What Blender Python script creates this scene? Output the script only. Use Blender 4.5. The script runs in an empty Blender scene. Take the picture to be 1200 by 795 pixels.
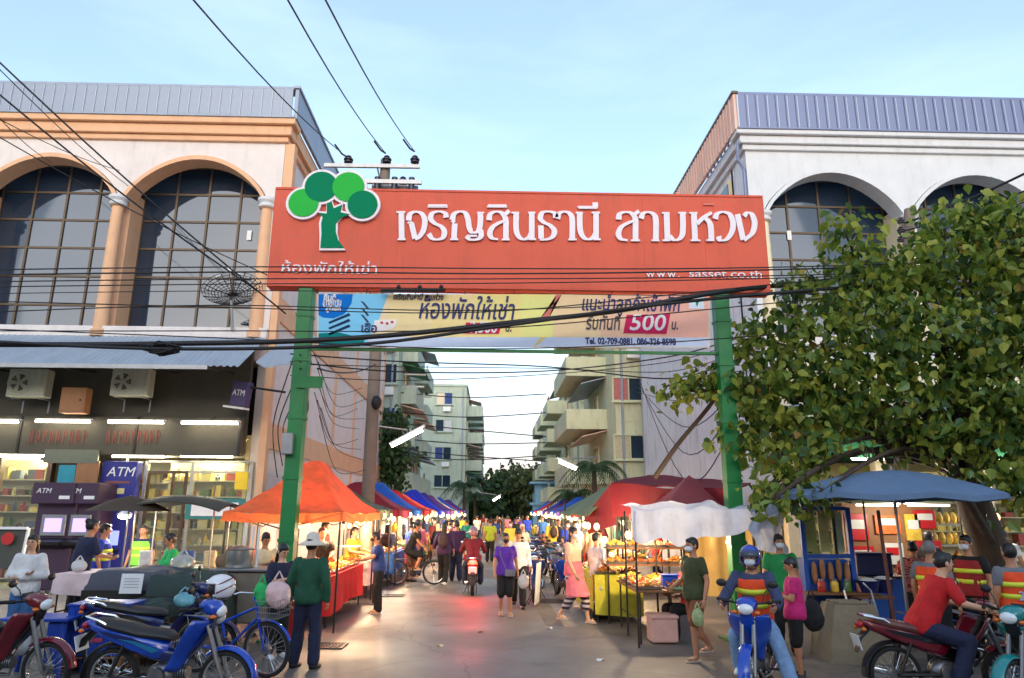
import bpy, bmesh, math, random
from mathutils import Vector, Matrix, noise, Euler
from math import radians as R, sin, cos, pi, atan2, hypot
random.seed(7)
scene = bpy.context.scene
# ---------------------------------------------------------------- camera
FPX, PIT, YAW, ROL, CAMH = 830., R(13.7), R(1.5), R(0.35), 2.0
_f = Vector((sin(YAW)*cos(PIT), cos(YAW)*cos(PIT), sin(PIT)))
_r = Vector((cos(YAW), -sin(YAW), 0)); _u = _r.cross(_f)
_R = cos(ROL)*_r + sin(ROL)*_u; _U = cos(ROL)*_u - sin(ROL)*_r
cam = bpy.data.objects.new('camera', bpy.data.cameras.new('camera'))
scene.collection.objects.link(cam); scene.camera = cam
cam.data.sensor_width = 36; cam.data.lens = 36*FPX/1200
cam.data.clip_start = .1; cam.data.clip_end = 5000
cam.matrix_world = Matrix((( _R.x, _U.x, -_f.x, 0), (_R.y, _U.y, -_f.y, 0), (_R.z, _U.z, -_f.z, CAMH), (0, 0, 0, 1)))
def _ray(px, py): return _f + (px-600)/FPX*_R + (397.5-py)/FPX*_U
def at(px, py, Y):                      # the point of the photo's pixel at depth Y metres
    d = _ray(px, py); t = Y/d.y; return Vector((d.x*t, Y, CAMH+d.z*t))
def gnd(px, py, z=0.):
    d = _ray(px, py); t = (z-CAMH)/d.z; return Vector((d.x*t, d.y*t, z))
# ---------------------------------------------------------------- light
SUN_EL, SUN_AZ = R(11), R(184)           # low sun behind the camera, a little to the left
W = bpy.data.worlds.new('World'); scene.world = W; W.use_nodes = True
wn, wl = W.node_tree.nodes, W.node_tree.links
bg = wn['Background']; bg.inputs['Strength'].default_value = .15
sky = wn.new('ShaderNodeTexSky'); sky.sky_type = 'NISHITA'; sky.sun_disc = False
sky.sun_elevation = SUN_EL; sky.sun_rotation = SUN_AZ
sky.air_density = 1.0; sky.dust_density = 1.2; sky.ozone_density = 1.4
tc = wn.new('ShaderNodeTexCoord'); mp = wn.new('ShaderNodeMapping'); mp.inputs['Scale'].default_value = (1.2, .8, 5.5)
nz = wn.new('ShaderNodeTexNoise'); nz.inputs['Scale'].default_value = 1.3; nz.inputs['Detail'].default_value = 6; nz.inputs['Roughness'].default_value = .55
cr = wn.new('ShaderNodeValToRGB'); cr.color_ramp.elements[0].position = .50; cr.color_ramp.elements[1].position = .80
cr.color_ramp.elements[0].color = (.22, .22, .22, 1); cr.color_ramp.elements[1].color = (.6, .6, .6, 1)
mx = wn.new('ShaderNodeMixRGB'); mx.inputs['Color2'].default_value = (2.4, 3.1, 3.95, 1)
wl.new(tc.outputs['Generated'], mp.inputs['Vector']); wl.new(mp.outputs[0], nz.inputs['Vector']); wl.new(nz.outputs['Fac'], cr.inputs[0])
wl.new(cr.outputs[0], mx.inputs['Fac']); wl.new(sky.outputs[0], mx.inputs['Color1']); 
sx_ = wn.new('ShaderNodeSeparateXYZ'); wl.new(tc.outputs['Generated'], sx_.inputs[0])          # peach dusk haze all along the horizon
hr = wn.new('ShaderNodeMapRange'); hr.inputs['From Min'].default_value = .0; hr.inputs['From Max'].default_value = .3; hr.inputs['To Min'].default_value = .8; hr.inputs['To Max'].default_value = 0; hr.interpolation_type = 'SMOOTHSTEP'
wl.new(sx_.outputs['Z'], hr.inputs['Value']); hz = wn.new('ShaderNodeMixRGB'); hz.inputs['Color2'].default_value = (2.45, 1.95, 1.95, 1)
wl.new(hr.outputs[0], hz.inputs['Fac']); wl.new(mx.outputs[0], hz.inputs['Color1']); wl.new(hz.outputs[0], bg.inputs['Color'])
sun = bpy.data.objects.new('sun', bpy.data.lights.new('sun', 'SUN')); scene.collection.objects.link(sun)
sun.data.energy = .55; sun.data.angle = R(60); sun.data.color = (1, .96, .97)
sd = Vector((sin(SUN_AZ)*cos(SUN_EL), cos(SUN_AZ)*cos(SUN_EL), sin(SUN_EL)))
sun.rotation_euler = sd.to_track_quat('Z', 'Y').to_euler()
vs = scene.view_settings; vs.view_transform = 'Standard'; vs.look = 'None'; vs.gamma = 1; vs.exposure = 1.5; vs.use_curve_mapping = False
scene.cycles.max_bounces = 6; scene.cycles.transparent_max_bounces = 12
# ---------------------------------------------------------------- helpers
COL = scene.collection
def lin(r, g, b):
    f = lambda c: (c/255/12.92) if c/255 <= .04045 else ((c/255+.055)/1.055)**2.4
    return (f(r), f(g), f(b), 1)
MATS = {}
def mat(name, col, rough=.7, metal=0, var=.12, scale=6, bump=0, bscale=40, emit=0, dirt=0, alpha=1, trans=0, coat=0, ior=1.5, island=0, stretch=None, spec=None):
    if name in MATS: return MATS[name]
    m = bpy.data.materials.new(name); MATS[name] = m; m.use_nodes = True
    n, l = m.node_tree.nodes, m.node_tree.links; b = n['Principled BSDF']
    col = tuple(col[:3])
    b.inputs['Roughness'].default_value = rough; b.inputs['Metallic'].default_value = metal
    b.inputs['Base Color'].default_value = (*col, 1); b.inputs['IOR'].default_value = ior
    if coat: b.inputs['Coat Weight'].default_value = coat; b.inputs['Coat Roughness'].default_value = .08
    if trans: b.inputs['Transmission Weight'].default_value = trans
    if alpha < 1: b.inputs['Alpha'].default_value = alpha
    if spec is not None: b.inputs['Specular IOR Level'].default_value = spec
    if emit:
        b.inputs['Emission Color'].default_value = (*col, 1); b.inputs['Emission Strength'].default_value = emit
        return m
    t = n.new('ShaderNodeTexCoord'); src = t.outputs['Object']
    if stretch:
        q = n.new('ShaderNodeMapping'); q.inputs['Scale'].default_value = stretch; l.new(src, q.inputs['Vector']); src = q.outputs[0]
    fac = None
    if var:
        z = n.new('ShaderNodeTexNoise'); z.inputs['Scale'].default_value = scale; z.inputs['Detail'].default_value = 7; z.inputs['Roughness'].default_value = .65
        l.new(src, z.inputs['Vector'])
        h = n.new('ShaderNodeMapRange'); h.inputs['From Min'].default_value = .3; h.inputs['From Max'].default_value = .7
        h.inputs['To Min'].default_value = 1-var; h.inputs['To Max'].default_value = 1+var*.8
        l.new(z.outputs['Fac'], h.inputs['Value']); fac = h.outputs[0]
    if island:
        g = n.new('ShaderNodeNewGeometry'); k = n.new('ShaderNodeMapRange'); k.inputs['To Min'].default_value = 1-island; k.inputs['To Max'].default_value = 1+island
        l.new(g.outputs['Random Per Island'], k.inputs['Value'])
        if fac:
            a = n.new('ShaderNodeMath'); a.operation = 'MULTIPLY'; l.new(fac, a.inputs[0]); l.new(k.outputs[0], a.inputs[1]); fac = a.outputs[0]
        else: fac = k.outputs[0]
    if fac:
        v = n.new('ShaderNodeVectorMath'); v.operation = 'SCALE'; v.inputs[0].default_value = col; l.new(fac, v.inputs['Scale']); out = v.outputs[0]
        if dirt:
            z2 = n.new('ShaderNodeTexNoise'); z2.inputs['Scale'].default_value = 1.1; z2.inputs['Detail'].default_value = 9; z2.inputs['Roughness'].default_value = .72
            mq = n.new('ShaderNodeMapping'); mq.inputs['Scale'].default_value = (3, 3, .45); l.new(t.outputs['Object'], mq.inputs['Vector']); l.new(mq.outputs[0], z2.inputs['Vector'])
            c2 = n.new('ShaderNodeMapRange'); c2.inputs['From Min'].default_value = .52; c2.inputs['From Max'].default_value = .78; c2.inputs['To Max'].default_value = dirt
            l.new(z2.outputs['Fac'], c2.inputs['Value'])
            x = n.new('ShaderNodeMixRGB'); x.inputs['Color2'].default_value = (.09, .08, .06, 1); l.new(c2.outputs[0], x.inputs['Fac']); l.new(out, x.inputs['Color1']); out = x.outputs[0]
        l.new(out, b.inputs['Base Color'])
    if bump:
        z3 = n.new('ShaderNodeTexNoise'); z3.inputs['Scale'].default_value = bscale; z3.inputs['Detail'].default_value = 5; l.new(src, z3.inputs['Vector'])
        bp = n.new('ShaderNodeBump'); bp.inputs['Strength'].default_value = bump; bp.inputs['Distance'].default_value = .02
        l.new(z3.outputs['Fac'], bp.inputs['Height']); l.new(bp.outputs[0], b.inputs['Normal'])
    return m
def cloth(name, rgb, **k): return mat(name, lin(*rgb), rough=k.pop('rough', .85), var=k.pop('var', .22), scale=8, bump=.4, bscale=22, **k)
def tag(o, label=None, cat=None, group=None, kind=None):
    if label: o['label'] = label
    if cat: o['category'] = cat
    if group: o['group'] = group
    if kind: o['kind'] = kind
    return o
def thing(name, label, cat, loc=(0, 0, 0), rz=0, group=None):
    o = bpy.data.objects.new(name, None); COL.objects.link(o); o.empty_display_size = .2
    o.location = loc; o.rotation_euler = (0, 0, rz); return tag(o, label, cat, group)
def kids(o): return [c for c in bpy.data.objects if c.parent == o]
KID = {}
def link(me, name, m=None, parent=None, loc=None):
    o = bpy.data.objects.new(name, me); COL.objects.link(o)
    if m is not None and not me.materials: me.materials.append(m)
    if parent is not None: o.parent = parent; KID.setdefault(parent.name, []).append(o)
    if loc is not None: o.location = loc
    return o
def dup(root, loc=None, rz=None, label=None, group=None, parent=None, recol=None, scale=None):
    c = root.copy(); COL.objects.link(c)
    if parent is not None: c.parent = parent; KID.setdefault(parent.name, []).append(c)
    if loc is not None: c.location = loc
    if rz is not None: c.rotation_euler = (0, 0, rz)
    if scale is not None: c.scale = (scale,)*3
    if label: c['label'] = label
    if group: c['group'] = group
    if recol and c.type == 'MESH' and c.material_slots:
        mm = recol.get(c.name.split('.')[0])
        if mm: c.material_slots[0].link = 'OBJECT'; c.material_slots[0].material = mm
    for k in KID.get(root.name, []): dup(k, parent=c, recol=recol)
    return c
class MB:
    def __init__(s): s.v = []; s.f = []
    def add(s, vs, fs):
        k = len(s.v); s.v += [tuple(p) for p in vs]; s.f += [tuple(i+k for i in f) for f in fs]; return s
    def box(s, c, d, rz=0, rx=0, ry=0, bev=0):
        x, y, z = (q/2 for q in d); b = min(bev, x*.45, y*.45, z*.45)
        M = Matrix.Translation(c) @ Euler((rx, ry, rz)).to_matrix().to_4x4()
        if b <= 0:
            vs = [M @ Vector((i*x, j*y, k*z)) for i in (-1, 1) for j in (-1, 1) for k in (-1, 1)]
            return s.add(vs, [(0, 1, 3, 2), (4, 6, 7, 5), (0, 4, 5, 1), (2, 3, 7, 6), (0, 2, 6, 4), (1, 5, 7, 3)])
        bm = bmesh.new(); bmesh.ops.create_cube(bm, size=1)
        for v in bm.verts: v.co = Vector((v.co.x*2*x, v.co.y*2*y, v.co.z*2*z))
        bmesh.ops.bevel(bm, geom=bm.edges[:], offset=b, segments=1, affect='EDGES')
        bm.verts.index_update(); vs = [M @ v.co for v in bm.verts]; fs = [[v.index for v in f.verts] for f in bm.faces]; bm.free()
        return s.add(vs, fs)
    def b2(s, x0, x1, y0, y1, z0, z1, bev=0): return s.box(((x0+x1)/2, (y0+y1)/2, (z0+z1)/2), (abs(x1-x0), abs(y1-y0), abs(z1-z0)), bev=bev)
    def loft(s, rings, closed=False, caps=True):
        n = len(rings[0]); k = len(s.v); s.v += [tuple(p) for r in rings for p in r]; m = len(rings)
        for i in range(m-1 if not closed else m):
            for j in range(n): s.f.append((k+i*n+j, k+i*n+(j+1) % n, k+((i+1) % m)*n+(j+1) % n, k+((i+1) % m)*n+j))
        if caps and not closed: s.f.append(tuple(k+j for j in reversed(range(n)))); s.f.append(tuple(k+(m-1)*n+j for j in range(n)))
        return s
    def tube(s, pts, r, n=6, caps=True, closed=False):
        pts = [Vector(p) for p in pts]; rs = list(r) if isinstance(r, (list, tuple)) else [r]*len(pts); rings = []
        if len(rs) != len(pts):
            k = len(rs)-1; rs = [rs[min(int(i/(len(pts)-1)*k), k-1)]*(1-(i/(len(pts)-1)*k-min(int(i/(len(pts)-1)*k), k-1)))+rs[min(int(i/(len(pts)-1)*k), k-1)+1]*(i/(len(pts)-1)*k-min(int(i/(len(pts)-1)*k), k-1)) for i in range(len(pts))]
        up = Vector((0, 0, 1)); N = len(pts)
        for i, p in enumerate(pts):
            t = (pts[(i+1) % N]-pts[i-1]) if closed else (pts[min(i+1, N-1)]-pts[max(i-1, 0)])
            if t.length < 1e-9: t = Vector((0, 0, 1))
            t.normalize(); a = t.cross(up)
            if a.length < .05: a = t.cross(Vector((0, 1, 0)))
            a.normalize(); b = a.cross(t)
            rings.append([p+rs[i]*(cos(2*pi*j/n)*a+sin(2*pi*j/n)*b) for j in range(n)])
        return s.loft(rings, closed, caps)
    def cyl(s, a, b, r1, r2=None, n=12): return s.tube([a, b], [r1, r1 if r2 is None else r2], n)
    def lathe(s, prof, c=(0, 0, 0), n=20, axis='z', caps=True, M=None):
        rings = []
        for r, h in prof:
            rg = []
            for j in range(n):
                a = 2*pi*j/n; p = Vector((r*cos(a), r*sin(a), h))
                if axis == 'y': p = Vector((p.x, p.z, p.y))
                if axis == 'x': p = Vector((p.z, p.x, p.y))
                if M is not None: p = M @ p
                rg.append(p+Vector(c))
            rings.append(rg)
        return s.loft(rings, False, caps)
    def ell(s, c, r, n=12, m=8, M=None):
        prof = [(max(.001, sin(pi*i/m)), -cos(pi*i/m)) for i in range(m+1)]
        rings = []
        for a, h in prof:
            rg = []
            for j in range(n):
                p = Vector((r[0]*a*cos(2*pi*j/n), r[1]*a*sin(2*pi*j/n), r[2]*h))
                if M is not None: p = M @ p
                rg.append(p+Vector(c))
            rings.append(rg)
        return s.loft(rings)
    def prism(s, poly, h0, h1, axis='y'):          # poly: 2-D outline; y: (x,z) outline between y=h0 and y=h1
        f = {'y': lambda p, h: (p[0], h, p[1]), 'z': lambda p, h: (p[0], p[1], h), 'x': lambda p, h: (h, p[0], p[1])}[axis]
        n = len(poly); k = len(s.v); s.v += [f(p, h0) for p in poly]+[f(p, h1) for p in poly]
        s.f.append(tuple(range(k, k+n))); s.f.append(tuple(range(k+2*n-1, k+n-1, -1)))
        for j in range(n): s.f.append((k+j, k+n+j, k+n+(j+1) % n, k+(j+1) % n))
        return s
    def sheet(s, fn, nu, nv, th=.0):               # grid surface fn(u,v), given a thickness downwards
        g = [[Vector(fn(i/nu, j/nv)) for j in range(nv+1)] for i in range(nu+1)]
        k = len(s.v); w = nv+1; s.v += [tuple(p) for r in g for p in r]
        for i in range(nu):
            for j in range(nv): s.f.append((k+i*w+j, k+(i+1)*w+j, k+(i+1)*w+j+1, k+i*w+j+1))
        if th:
            k2 = len(s.v); s.v += [(p.x, p.y, p.z-th) for r in g for p in r]
            for i in range(nu):
                for j in range(nv): s.f.append((k2+i*w+j, k2+i*w+j+1, k2+(i+1)*w+j+1, k2+(i+1)*w+j))
            e = [i*w for i in range(nu+1)]+[nu*w+j for j in range(1, w)]+[i*w+nv for i in range(nu-1, -1, -1)]+[j for j in range(nv-1, 0, -1)]
            for a, b in zip(e, e[1:]+e[:1]): s.f.append((k+a, k2+a, k2+b, k+b))
        return s
    def mesh(s, name, off=None):
        me = bpy.data.meshes.new(name)
        vs = s.v if off is None else [(a-off[0], b-off[1], c-off[2]) for a, b, c in s.v]
        me.from_pydata(vs, [], s.f); return me
    def build(s, name, m, parent=None, label=None, cat=None, group=None, kind=None, smooth=False, world=False):
        off = None
        if parent is None and kind != 'structure':
            xs, ys, zs = zip(*s.v); off = ((min(xs)+max(xs))/2, (min(ys)+max(ys))/2, min(zs))
        elif world and parent is not None: off = tuple(parent.location)
        me = s.mesh(name, off)
        bm = bmesh.new(); bm.from_mesh(me); bmesh.ops.recalc_face_normals(bm, faces=bm.faces); bm.to_mesh(me); bm.free()
        if smooth:
            me.shade_smooth() if smooth is True and False else me.polygons.foreach_set('use_smooth', [True]*len(me.polygons))
            if smooth != 'full': me.set_sharp_from_angle(angle=R(38))
        o = link(me, name, m, parent, off if parent is None else None)
        return tag(o, label, cat, group, kind)
def cat_pts(pts, k=6, closed=False):               # Catmull-Rom through 2-D or 3-D points
    P = [Vector(p) for p in pts]; out = []; n = len(P)
    for i in range(n-1):
        a, b, c, d = P[max(i-1, 0)], P[i], P[i+1], P[min(i+2, n-1)]
        for j in range(k):
            t = j/k; out.append(.5*((2*b)+(c-a)*t+(2*a-5*b+4*c-d)*t*t+(3*b-a-3*c+d)*t**3))
    return out+[P[-1]]
def text(s, size, mt, loc, name='lettering', parent=None, rot=(pi/2, 0, 0), ext=.004, align='LEFT', shear=0, sx=1, offset=0, maxw=None, space=1):
    c = bpy.data.curves.new('t', 'FONT'); c.body = s; c.size = size; c.extrude = ext; c.align_x = align; c.shear = shear; c.offset = offset; c.resolution_u = 3; c.space_character = space
    o = bpy.data.objects.new('t', c); COL.objects.link(o)
    bpy.context.view_layer.update()
    me = bpy.data.meshes.new_from_object(o.evaluated_get(bpy.context.evaluated_depsgraph_get()))
    bpy.data.objects.remove(o)
    if maxw and me.vertices:
        xs = [v.co.x for v in me.vertices]; w = max(xs)-min(xs)
        if w > 0: sx = maxw/w
    for v in me.vertices: v.co.x *= sx
    me.materials.clear(); q = link(me, name, mt, parent); q.rotation_euler = rot
    L = Vector(loc); q.location = L-parent.location if parent is not None else L
    return q
# ---------------------------------------------------------------- shared materials
M_white = mat('white_render', lin(220, 212, 208), .8, var=.09, scale=1.5, bump=.08, bscale=60, dirt=.25)
M_white2 = mat('grey_white_render', lin(208, 212, 216), .8, var=.07, scale=1.5, bump=.08, bscale=60, dirt=.22)
M_stain = mat('stained_white_wall', lin(215, 218, 222), .85, var=.08, scale=.8, bump=.1, bscale=50, dirt=.75)
M_peach = mat('peach_render', lin(222, 176, 138), .75, var=.08, scale=2, bump=.06, bscale=60, dirt=.2)
M_cream = mat('cream_render', lin(226, 212, 178), .75, var=.08, scale=2, dirt=.2)
M_bronze = mat('bronze_frame', lin(92, 76, 58), .5, metal=.3, var=.1)
M_glass = mat('dark_window_glass', (.014, .03, .058), .04, var=.25, scale=.7, ior=1.75)
M_greypan = mat('grey_metal_panel', lin(140, 150, 165), .45, metal=.3, var=.1, scale=1.2, dirt=.25)
M_greypan2 = mat('blue_grey_metal_panel', lin(118, 128, 158), .45, metal=.3, var=.08, scale=1.2, dirt=.2)
M_pink = mat('salmon_metal_panel', lin(222, 184, 166), .6, var=.1, scale=1.2, dirt=.25)
M_conc = mat('pole_concrete', lin(128, 116, 104), .9, var=.15, scale=3, bump=.3, bscale=30, dirt=.35)
M_green = mat('green_paint', lin(12, 120, 58), .45, var=.15, scale=3, dirt=.3)
M_steel = mat('galvanised_steel', lin(150, 152, 155), .4, metal=.7, var=.12)
M_dark = mat('dark_steel', lin(48, 45, 42), .5, metal=.4, var=.15)
M_black = mat('black_plastic', (.012, .012, .013), .45, var=.1)
M_rubber = mat('tyre_rubber', (.014, .014, .014), .85, var=.2, scale=30, bump=.3, bscale=80)
M_cable = mat('black_cable', (.008, .008, .01), .6, var=0)
M_chrome = mat('chrome', (.7, .7, .7), .15, metal=1, var=0)
M_tube = mat('fluorescent_tube', (1, .9, .72), emit=9)
M_tube2 = mat('shop_ceiling_tube', (1, .93, .62), emit=3.2)
M_bulb = mat('warm_bulb', (1, .6, .27), emit=1.0)
M_wbulb = mat('cool_bulb', (1, .86, .66), emit=1.4)
M_whitep = mat('white_plastic', lin(225, 225, 225), .4, var=.06)
M_wood = mat('wood', lin(120, 80, 48), .7, var=.3, scale=12, stretch=(1, 6, 6))
def plight(name, loc, e, col=(1, .72, .42), r=.08, parent=None):
    l = bpy.data.lights.new(name, 'POINT'); l.energy = e; l.color = col; l.shadow_soft_size = r
    o = bpy.data.objects.new(name, l); COL.objects.link(o); o.location = loc; return o
# ================================================================ SETTING
M_asph = mat('asphalt', lin(99, 93, 88), .62, var=.22, scale=1.3, bump=.35, bscale=70, spec=.6)
def asphalt_extra(m):                             # worn patches, stains and cracks of the tarmac itself
    n, l = m.node_tree.nodes, m.node_tree.links; b = n['Principled BSDF']
    t = n.new('ShaderNodeTexCoord'); base = b.inputs['Base Color'].links[0].from_socket
    z = n.new('ShaderNodeTexNoise'); z.inputs['Scale'].default_value = .35; z.inputs['Detail'].default_value = 8; l.new(t.outputs['Object'], z.inputs[0])
    r = n.new('ShaderNodeMapRange'); r.inputs['From Min'].default_value = .42; r.inputs['From Max'].default_value = .62; r.inputs['To Min'].default_value = 0; r.inputs['To Max'].default_value = .55
    l.new(z.outputs['Fac'], r.inputs[0])
    x = n.new('ShaderNodeMixRGB'); x.inputs['Color2'].default_value = (.175, .155, .135, 1); l.new(r.outputs[0], x.inputs['Fac']); l.new(base, x.inputs['Color1'])
    vo = n.new('ShaderNodeTexVoronoi'); vo.feature = 'DISTANCE_TO_EDGE'; vo.inputs['Scale'].default_value = .42
    nn = n.new('ShaderNodeTexNoise'); nn.inputs['Scale'].default_value = 1.5; nn.inputs['Detail'].default_value = 8; l.new(t.outputs['Object'], nn.inputs[0])
    ad = n.new('ShaderNodeMixRGB'); ad.inputs['Fac'].default_value = .35; l.new(t.outputs['Object'], ad.inputs['Color1']); l.new(nn.outputs['Color'], ad.inputs['Color2']); l.new(ad.outputs[0], vo.inputs['Vector'])
    c = n.new('ShaderNodeMapRange'); c.inputs['From Min'].default_value = .001; c.inputs['From Max'].default_value = .006; c.inputs['To Min'].default_value = .45; c.inputs['To Max'].default_value = 0; l.new(vo.outputs['Distance'], c.inputs[0])
    y = n.new('ShaderNodeMixRGB'); y.inputs['Color2'].default_value = (.03, .028, .025, 1); l.new(c.outputs[0], y.inputs['Fac']); l.new(x.outputs[0], y.inputs['Color1'])
    # oil spots
    v2 = n.new('ShaderNodeTexVoronoi'); v2.inputs['Scale'].default_value = 1.1; l.new(ad.outputs[0], v2.inputs['Vector'])
    s = n.new('ShaderNodeMapRange'); s.inputs['From Min'].default_value = .05; s.inputs['From Max'].default_value = .2; s.inputs['To Min'].default_value = .5; s.inputs['To Max'].default_value = 0; l.new(v2.outputs['Distance'], s.inputs[0])
    w = n.new('ShaderNodeMixRGB'); w.inputs['Color2'].default_value = (.035, .03, .028, 1); l.new(s.outputs[0], w.inputs['Fac']); l.new(y.outputs[0], w.inputs['Color1'])
    sp = n.new('ShaderNodeTexNoise'); sp.inputs['Scale'].default_value = 55; sp.inputs['Detail'].default_value = 3; l.new(t.outputs['Object'], sp.inputs[0])
    sr_ = n.new('ShaderNodeMapRange'); sr_.inputs['From Min'].default_value = .35; sr_.inputs['From Max'].default_value = .65; sr_.inputs['To Min'].default_value = .72; sr_.inputs['To Max'].default_value = 1.3; l.new(sp.outputs['Fac'], sr_.inputs[0])
    vm = n.new('ShaderNodeVectorMath'); vm.operation = 'SCALE'; l.new(w.outputs[0], vm.inputs[0]); l.new(sr_.outputs[0], vm.inputs['Scale']); l.new(vm.outputs[0], b.inputs['Base Color'])
    rr = n.new('ShaderNodeMapRange'); rr.inputs['From Min'].default_value = .3; rr.inputs['From Max'].default_value = .7; rr.inputs['To Min'].default_value = .72; rr.inputs['To Max'].default_value = .4
    l.new(z.outputs['Fac'], rr.inputs[0]); l.new(rr.outputs[0], b.inputs['Roughness'])
asphalt_extra(M_asph)
M_pave = mat('pavement_concrete', lin(138, 130, 122), .85, var=.15, scale=2, bump=.25, bscale=40, dirt=.5)
M_grnd = mat('packed_ground', lin(92, 84, 72), .95, var=.3, scale=.2)
MB().sheet(lambda u, v: (-1500+3000*u, -200+3200*v, -.06), 4, 4).build('ground', M_grnd, kind='structure')
MB().sheet(lambda u, v: (-45+90*u, -25+165*v, -.0), 6, 12).build('road', M_asph, kind='structure')
def slabs(name, x0, x1, y0, y1, nx, ny, z=.12):
    p = MB().b2(x0, x1, y0, y1, -.05, z-.03).build(name, M_pave, kind='structure'); me = None
    dx, dy = (x1-x0)/nx, (y1-y0)/ny
    me = MB().box((0, 0, 0), (dx-.012, dy-.012, .05), bev=.006).mesh('paving_slab')
    for i in range(nx):
        for j in range(ny):
            o = link(me, 'paving_slab', M_pave, p, (x0+dx*(i+.5), y0+dy*(j+.5), z-.025+random.uniform(-.003, .003)))
slabs('pavement_left', -15.5, -6.3, 12.6, 18.5, 9, 6)
slabs('pavement_right', 7.4, 16.5, 12.8, 18.6, 9, 6)
# kerb stones before the left pavement
kr = tag(MB().b2(-15.5, -6.2, 12.42, 12.585, -.05, .07).build('kerb_left', M_pave, kind='structure'))
kme = MB().box((0, 0, 0), (.98, .17, .14), bev=.02).mesh('kerb_stone')
for i in range(9): link(kme, 'kerb_stone', M_pave, kr, (-15+i*1., 12.5, .075))
# manhole cover and a drain in the road
M_iron = mat('cast_iron', lin(70, 66, 62), .6, metal=.5, var=.2, scale=20)
g = gnd(640, 712)
t = thing('manhole_cover', 'round iron manhole cover set in the middle of the road', 'manhole cover', (g.x+.2, 17.2, 0.004))
MB().lathe([(.38, 0), (.38, .012), (.33, .012), (.33, .006), (0.001, .006)], n=28).build('frame', M_iron, t)
m_ = MB()
for i in range(-4, 5):
    w = math.sqrt(max(.0, .3**2-(i*.07)**2)); m_.box((0, i*.07, .012), (2*w, .03, .008))
m_.build('grip_rib', M_iron, t, kind='stuff')
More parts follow.
